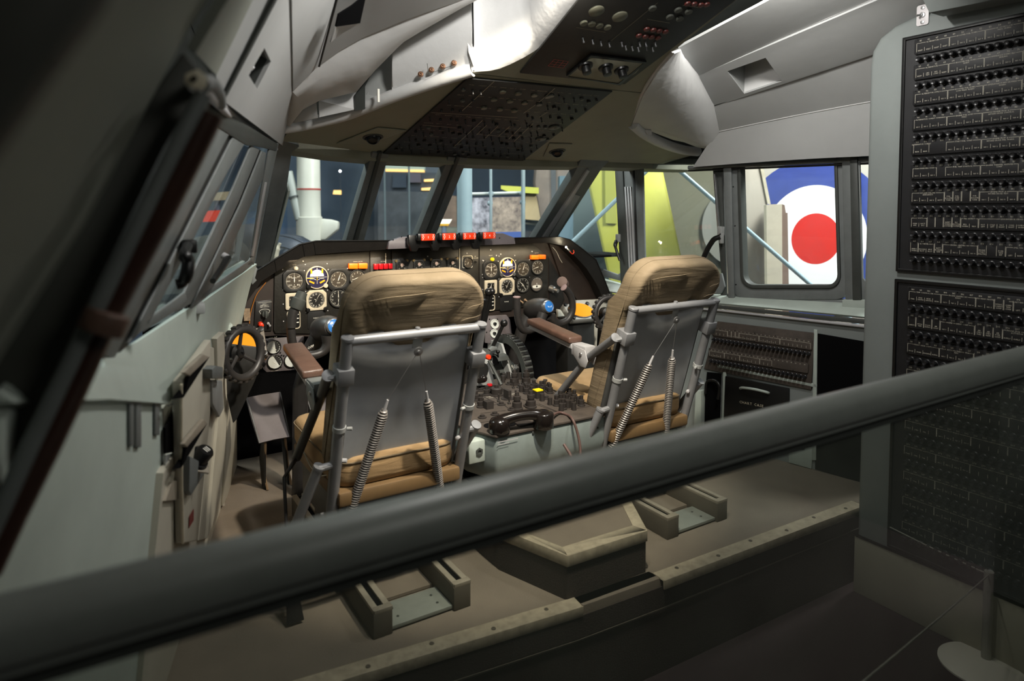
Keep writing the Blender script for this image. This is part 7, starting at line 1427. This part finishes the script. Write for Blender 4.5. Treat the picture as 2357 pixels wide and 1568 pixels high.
# dark engine cowling below it
e = thing('engine_cowling', D(670, 600, 7), 'dark navy ribbed engine cowling under the white leg', 'engine')
ce, ax_ = D(660, 595, 7.0), unit(RT * 1 - FW * 0.35 - A(0, 0, 0.12)); prof = [(0.10, -0.22), (0.20, -0.18), (0.245, -0.10), (0.25, 0.0), (0.24, 0.12), (0.20, 0.24), (0.10, 0.30)]
mb = MB(); mb.lathe(ce, ax_, prof, 28); mb.build('cowling', mat('navy_cowl', '28323f', 0.5, 0, 0.2, 6), e, smooth=60)
for i in range(10): a = 2 * math.pi * i / 10; u1 = unit(np.cross(ax_, A(0, 0, 1))); u2 = np.cross(ax_, u1); d = u1 * math.cos(a) + u2 * math.sin(a); mb = MB(); mb.tube([ce + ax_ * h + d * (r + 0.004) for r, h in prof[1:6]], 0.010, 6); mb.build('rib', mat('navy_cowl', '28323f', 0.5), e, smooth=60)
mb = MB(); mb.tube(smooth_path([D(645, 560, 6.7), D(637, 575, 6.7), D(634, 592, 6.7), D(636, 610, 6.7)], 4), [0.015] * 3 + [0.03] * 6 + [0.02] * 4, 8); mb.build('pale_blade', CREAM, e, smooth=60)
pole(ce, 0.06).build('stand_post', DARKG, e)
e = thing('engine_cowling', D(800, 590, 7.6), 'dark rounded cowling low behind the right side of the white leg', 'engine')
mb = MB(); mb.lathe(D(785, 600, 7.6), ax_, [(0.05, -0.35), (0.20, -0.25), (0.24, 0), (0.2, 0.25), (0.05, 0.35)], 24); mb.build('cowling', mat('navy_cowl', '28323f', 0.5), e, smooth=60); pole(D(785, 600, 7.6), 0.06).build('stand_post', DARKG, e)
# stand with bright lamps and dim display cases at the back of the hall
def single(name, mb, m, label, cat, group=None, bevel=0.0): o = mb.build(name, m, None, bevel=bevel); return tag(o, label, cat, group)
WARM = mat('warm_display_light', 'ffc978', 0.5, emit=1.6); COOL = mat('cool_lit_panel', 'a8bdb4', 0.5, emit=0.38); WSIGN = mat('lit_white_sign', 'fff4e0', 0.5, emit=1.4)
t = thing('display_stand', D(940, 470, 13), 'dark display stand with two warm strip lights behind the narrow windscreen pane', 'display stand')
flat([(872, 395), (1010, 398), (1010, 470), (868, 470)], 13, 0.5, True).build('stand', mat('dark_case', '363f4a', 0.6), t)
flat([(976, 413), (1016, 411), (1016, 417), (976, 418)], 12.9, 0.1).build('strip_light', WARM, t); flat([(970, 433), (1002, 431), (1002, 438), (970, 438)], 12.9, 0.1).build('strip_light', WARM, t)
flat([(940, 398), (968, 400), (968, 420), (940, 420)], 12.9, 0.1).build('mauve_board', mat('dusty_mauve_panel', '6d6670', 0.8), t); flat([(905, 402), (935, 403), (935, 432), (903, 432)], 12.92, 0.08).build('blue_board', mat('slate_blue_board', '3a4654', 0.8), t)
t = thing('far_gallery', D(930, 400, 14), 'far gallery with two pale lit windows and a warm rail above the dark stand', 'gallery')
flat([(860, 330), (1020, 330), (1020, 400), (860, 400)], 14.3, 0.3, True).build('gallery_wall', mat('gallery_grey', '6a7480', 0.8), t)
flat([(890, 345), (940, 345), (938, 391), (884, 391)], 14.15, 0.15).build('lit_window', COOL, t); flat([(945, 345), (978, 345), (978, 392), (943, 392)], 14.15, 0.15).build('lit_window', COOL, t)
flat([(880, 389), (975, 391), (975, 396), (880, 394)], 14.1, 0.2).build('warm_rail', WARM, t)
t = thing('lamp_stand', D(781, 560, 12), 'bright pin of light and small warm box on a pole right of the white leg', 'lamp')
mb = MB(); mb.ball(D(783, 394, 12), 0.022, 8); mb.build('spot', mat('lit_spot', 'ffffff', 0.5, emit=12), t); pole(D(783, 398, 12), 0.010).build('pole', mat('dark_pole', '333d49', 0.7), t); flat([(768, 438), (784, 438), (784, 448), (766, 447)], 11.97, 0.06).build('lamp_box', WARM, t)
t = thing('lit_sign', D(1024, 560, 10), 'bright white lit sign with a yellow foot beside the pale blue column', 'sign')
flat([(1012, 505), (1040, 505), (1034, 515), (1008, 515)], 10, 0.05).build('sign_face', WSIGN, t); flat([(1008, 515), (1034, 515), (1032, 520), (1006, 520)], 9.98, 0.07).build('yellow_foot', mat('yellow_sign_base', 'd9a018', 0.5, emit=0.3), t); pole(D(1022, 520, 10.03), 0.04).build('sign_post', NAVYW, t)
single('bench', flat([(870, 440), (1005, 442), (1000, 462), (865, 462)], 12, 0.6, True), mat('grey_bench', '565a5e', 0.9, 0, 0.4, 3), 'long grey bench at the back of the hall', 'bench')
for x, lab in ((887, 'left'), (943, 'right')): single('hall_post', vcyl(x, 330, 600, 11.5, 0.018, 8), mat('grey_green_post', '69777a', 0.6), 'thin grey hall post, %s of the two behind the narrow pane' % lab, 'post')
single('crate', flat([(1000, 450), (1052, 450), (1052, 500), (998, 500)], 11, 0.4, True), mat('warm_brown_crate', '7b6656', 0.8, 0, 0.5, 4), 'warm brown exhibit left of the pale blue column', 'exhibit', bevel=0.05)
single('exhibit_base', flat([(990, 524), (1056, 524), (1056, 600), (985, 600)], 10.4, 0.4, True), mat('olive_exhibit', '6a6d60', 0.8, 0, 0.3, 4), 'olive exhibit under the bright sign', 'exhibit', bevel=0.05)
# pale blue column and scaffold tubes
single('hall_column', vcyl(1070, 300, 640, 6.5, 0.073), mat('pale_blue_column', 'a9c0c9', 0.5), 'round pale blue column in the wide windscreen pane', 'column')
TUB = mat('pale_blue_tube', 'a3b4ba', 0.4)
sc = thing('scaffold_frame', D(1165, 600, 7), 'pale blue scaffold frame in front of the photo board', 'scaffold')
for x, r in ((1130, 0.015), (1204, 0.021)): vcyl(x, 300, 640, 7, r, 12).build('upright', TUB, sc, smooth=60)
mb = MB(); mb.tube([D(1086, 447, 7), D(1204, 444, 7)], 0.017, 12); mb.build('cross_tube', mat('white_tube', 'c9cfc9', 0.4), sc, smooth=60)
for x, y in ((1130, 446), (1128, 468), (1202, 446), (1203, 466)): mb = MB(); mb.ball(D(x, y, 6.98), 0.03, 8); mb.build('clamp', TUB, sc, smooth=60)
# photo board: grey crowd print over a blue band
pbd = thing('photo_board', D(1150, 560, 8.5), 'large printed photo board with a blue band, behind the scaffold', 'photo board')
flat([(1085, 455), (1207, 452), (1206, 548), (1084, 550)], 8.5, 0.03, True).build('board', mat('print_back', '57525c', 0.8), pbd)
def spots(c1, c2, sc_): 
    m = mat('crowd_print_' + c1, c1, 0.8, 0, 0.5, sc_, col2=c2); return m
flat([(1086, 456), (1134, 455), (1133, 535), (1085, 536)], 8.48, 0.01).build('print', spots('c9c6cf', '33323c', 9), pbd, smooth=0)
flat([(1134, 455), (1206, 453), (1205, 533), (1133, 535)], 8.48, 0.01).build('print', spots('c8b4a0', '40363a', 7), pbd, smooth=0)
flat([(1085, 536), (1205, 533), (1205, 548), (1084, 550)], 8.48, 0.01).build('blue_band', mat('blue_band', '2f55a0', 0.6), pbd, smooth=0)
# yellow-green and camouflage shapes in the wide pane
YG = mat('yellow_green_paint', 'cbcb55', 0.55, 0, 0.05, 2)
t = thing('yellow_beam', D(1220, 560, 9.8), 'short yellow green beam over a tan wedge and a dark blue board, right of the scaffold', 'beam')
flat([(1153, 427), (1240, 432), (1240, 446), (1172, 442), (1153, 435)], 9.4, 0.15).build('beam', YG, t); flat([(1205, 498), (1245, 502), (1245, 620), (1205, 620)], 9.8, 0.1, True).build('blue_board', mat('dark_blue_board', '25384a', 0.7), t); flat([(1210, 436), (1232, 436), (1245, 508), (1208, 505)], 9.5, 0.25).build('tan_wedge', mat('tan_panel', 'bba67d', 0.7), t)
flat([(1210, 512), (1240, 515), (1240, 519), (1210, 516)], 9.8, 0.06).build('white_line', WHITED, t)
mb = MB(); rows = []
cm = thing('camouflage_fuselage', D(1300, 560, 9), 'brown grey camouflaged fuselage behind the right windscreen post', 'aircraft')
mb = flat([(1236, 330), (1345, 330), (1360, 620), (1262, 620), (1240, 500), (1228, 420)], 9.95, 0.4, True); mb.build('fuselage', mat('camouflage_brown', '8c7d70', 0.75, 0, 0.3, 1.2, col2='6d6660'), cm, bevel=0.1)
flat([(1266, 330), (1279, 330), (1280, 480), (1270, 480)], 9.9, 0.06).build('dark_band', mat('dull_teal_band', '55585a', 0.8), cm)
single('teal_cabinet', flat([(1288, 405), (1320, 405), (1318, 620), (1286, 620)], 8, 0.3, True), mat('teal_cabinet', '5b7580', 0.6), 'tall blue grey cabinet behind the right windscreen post', 'cabinet')
single('teal_screen', flat([(1318, 430), (1420, 430), (1430, 660), (1316, 660)], 8.8, 0.2, True), mat('grey_teal_panel', '4d5a58', 0.7), 'grey teal screen behind the front side window', 'screen')
# yellow-green fin, olive fuselage, roundel aircraft
fin = thing('yellow_fin', D(1480, 640, 6), 'broad slanting yellow green fin outside the right front windows', 'aircraft fin')
flat([(1335, 330), (1512, 330), (1526, 390), (1744, 1400), (1571, 1400), (1402, 630), (1358, 430)], 6, 0.12).build('fin', YG, fin, bevel=0.02)
flat([(1392, 330), (1412, 330), (1420, 515), (1394, 514)], 5.98, 0.03).build('fin_shade_strip', mat('yellow_green_shade', 'a8aa4a', 0.6), fin)  # darker shade strip coloured onto the fin
ol_ = thing('olive_fuselage', D(1620, 600, 7), 'olive grey fuselage with a pale disc, seen through the sliding side window', 'aircraft')
flat([(1500, 330), (1705, 330), (1705, 720), (1500, 720)], 7, 0.5, True).build('fuselage', mat('olive_fuselage', '565440', 0.7, 0, 0.12, 1.5), ol_, bevel=0.1)
cc0 = D(1690, 523, 6.98); mb = MB(); mb.prism([cc0 + (RT * math.cos(a) * 74 + UP * math.sin(a) * 88) * 6.98 / F for a in np.linspace(0, 2 * math.pi, 49)[:-1]], FW * 0.01); mb.build('pale_disc', mat('pale_disc', '77776f', 0.7), ol_)  # flat pale grey disc laid on the fuselage side
STB = mat('pale_blue_strut', '9db4bd', 0.4)
for a, b_, lab in (((1300, 574), (1500, 382), 'left rising pale blue strut crossing the front side window'), ((1540, 372), (1885, 672), 'long pale blue strut falling across the right side windows')):
    q0, q1 = sorted((D(*a, 4.85), D(*b_, 4.85)), key=lambda q: q[2]); q0 = q1 + (q0 - q1) * (q1[2] - HF) / (q1[2] - q0[2])
    mb = MB(); mb.tube([q0, q1], 0.0155, 12); single('strut', mb, STB, lab, 'strut')
ra = thing('roundel_aircraft', D(1870, 640, 5.6), 'pale grey aircraft side painted with a blue white and red roundel', 'aircraft')
yr = math.radians(-4); wx = unit(RT * math.cos(yr) + FW * -math.sin(yr)); wn = -unit(np.cross(wx, A(0, 0, 1))); 
if wn @ FW > 0: wn = -wn
rc_ = D(1868, 549, 5.6); UPW = A(0, 0, 1)
mb = MB(); rows = []
for i in range(9):
    z = -0.9 + 1.8 * i / 8; rows.append([rc_ + wx * s + UPW * z - wn * (0.02 + 0.25 * z * z * 0) for s in (-0.75, -0.3, 0.3, 1.2)])
mb.grid(rows); mb.build('fuselage_side', mat('pale_grey_aircraft', 'b3aea4', 0.5, 0, 0.06, 2), ra, solid=0.06)
def disc(r0, r1, o, m, nm):
    mb = MB(); n = 72; C_ = lambda r: [rc_ + wn * o + (wx * math.cos(a) + UPW * math.sin(a)) * r for a in np.linspace(0, 2 * math.pi, n + 1)[:-1]]
    if r0: mb.ring(C_(r1), C_(r0), wn * 0.002)
    else: mb.prism(C_(r1), wn * 0.002)
    mb.build(nm, m, ra, smooth=0)
R_ = 58 * 5.6 / F
disc(R_ * 2.1, R_ * 3.15, 0.07, mat('roundel_blue', '33448c', 0.45, 0, 0.12, 8), 'blue_ring'); disc(R_, R_ * 2.1, 0.07, mat('roundel_white', 'f2f2f2', 0.45), 'white_ring'); disc(0, R_, 0.07, mat('roundel_red', 'cf1c0a', 0.45, 0, 0.05, 10), 'red_disc')
mb = MB(); mb.prism([D(x, y, 5.29) for x, y in ((1741, 340), (1748, 340), (1774, 470), (1767, 470))], FH * 0.03); mb.build('pale_edge_strip', CREAM, ra)
mb = MB(); mb.prism([D(x, y, 5.3) for x, y in ((1690, 330), (1742, 330), (1768, 470), (1768, 760), (1690, 760))], FW * 0.2); mb.build('grey_fairing', mat('beige_grey_fairing', 'a59c8e', 0.6, 0, 0.08, 2), ra, bevel=0.02)
mb = MB(); mb.box((rc_[0] + 0.3, rc_[1] + 0.3, -1.6), (0.5, 0.5, 1.35)); mb.build('trestle', DARKG, ra)
bx = thing('cream_box', D(1790, 700, 5.0), 'tall cream box with a brown side in front of the roundel', 'box')
mb = MB(); mb.prism([D(x, y, 5.0) for x, y in ((1764, 472), (1800, 470), (1803, 1100), (1770, 1100))], FH * 0.05); mb.build('front', mat('cream_board', 'c9bda8', 0.7, 0, 0.1, 6), bx)
mb = MB(); mb.prism([D(x, y, 5.01) for x, y in ((1800, 470), (1806, 472), (1809, 490), (1813, 490), (1822, 1100), (1803, 1100))], FH * 0.25); mb.build('side', mat('brown_board_edge', '7d6354', 0.8), bx)
# things outside the left windows
t = thing('sign_stand', D(487, 600, 9), 'blurred orange red sign under a cream lit sign, outside the left windows', 'sign')
flat([(470, 486), (506, 484), (504, 510), (466, 511)], 9, 0.1).build('orange_sign', mat('orange_red_sign', 'ff4a28', 0.4, emit=0.6), t); flat([(488, 444), (538, 440), (532, 460), (484, 462)], 9.05, 0.1).build('cream_sign', mat('cream_lit_sign', 'c9b48e', 0.5, emit=0.25), t); pole(D(500, 450, 9.12), 0.04).build('sign_post', NAVYW, t)
single('brown_exhibit', flat([(500, 520), (590, 515), (590, 640), (480, 640)], 8.5, 0.5, True), mat('brown_exhibit', '6b5844', 0.8, 0, 0.5, 2.5), 'brown exhibit outside the front left window', 'exhibit', bevel=0.05)
single('pale_exhibit', flat([(380, 560), (480, 540), (470, 760), (330, 780)], 8, 0.5, True), mat('pale_exhibit', '5f5f57', 0.8, 0, 0.4, 2), 'pale exhibit low outside the left sliding window', 'exhibit', bevel=0.05)
single('blue_exhibit', flat([(565, 490), (640, 470), (640, 590), (560, 600)], 11, 0.5, True), mat('blue_exhibit', '3c5878', 0.8, 0, 0.3, 2), 'blue exhibit outside the front left window', 'exhibit', bevel=0.05)
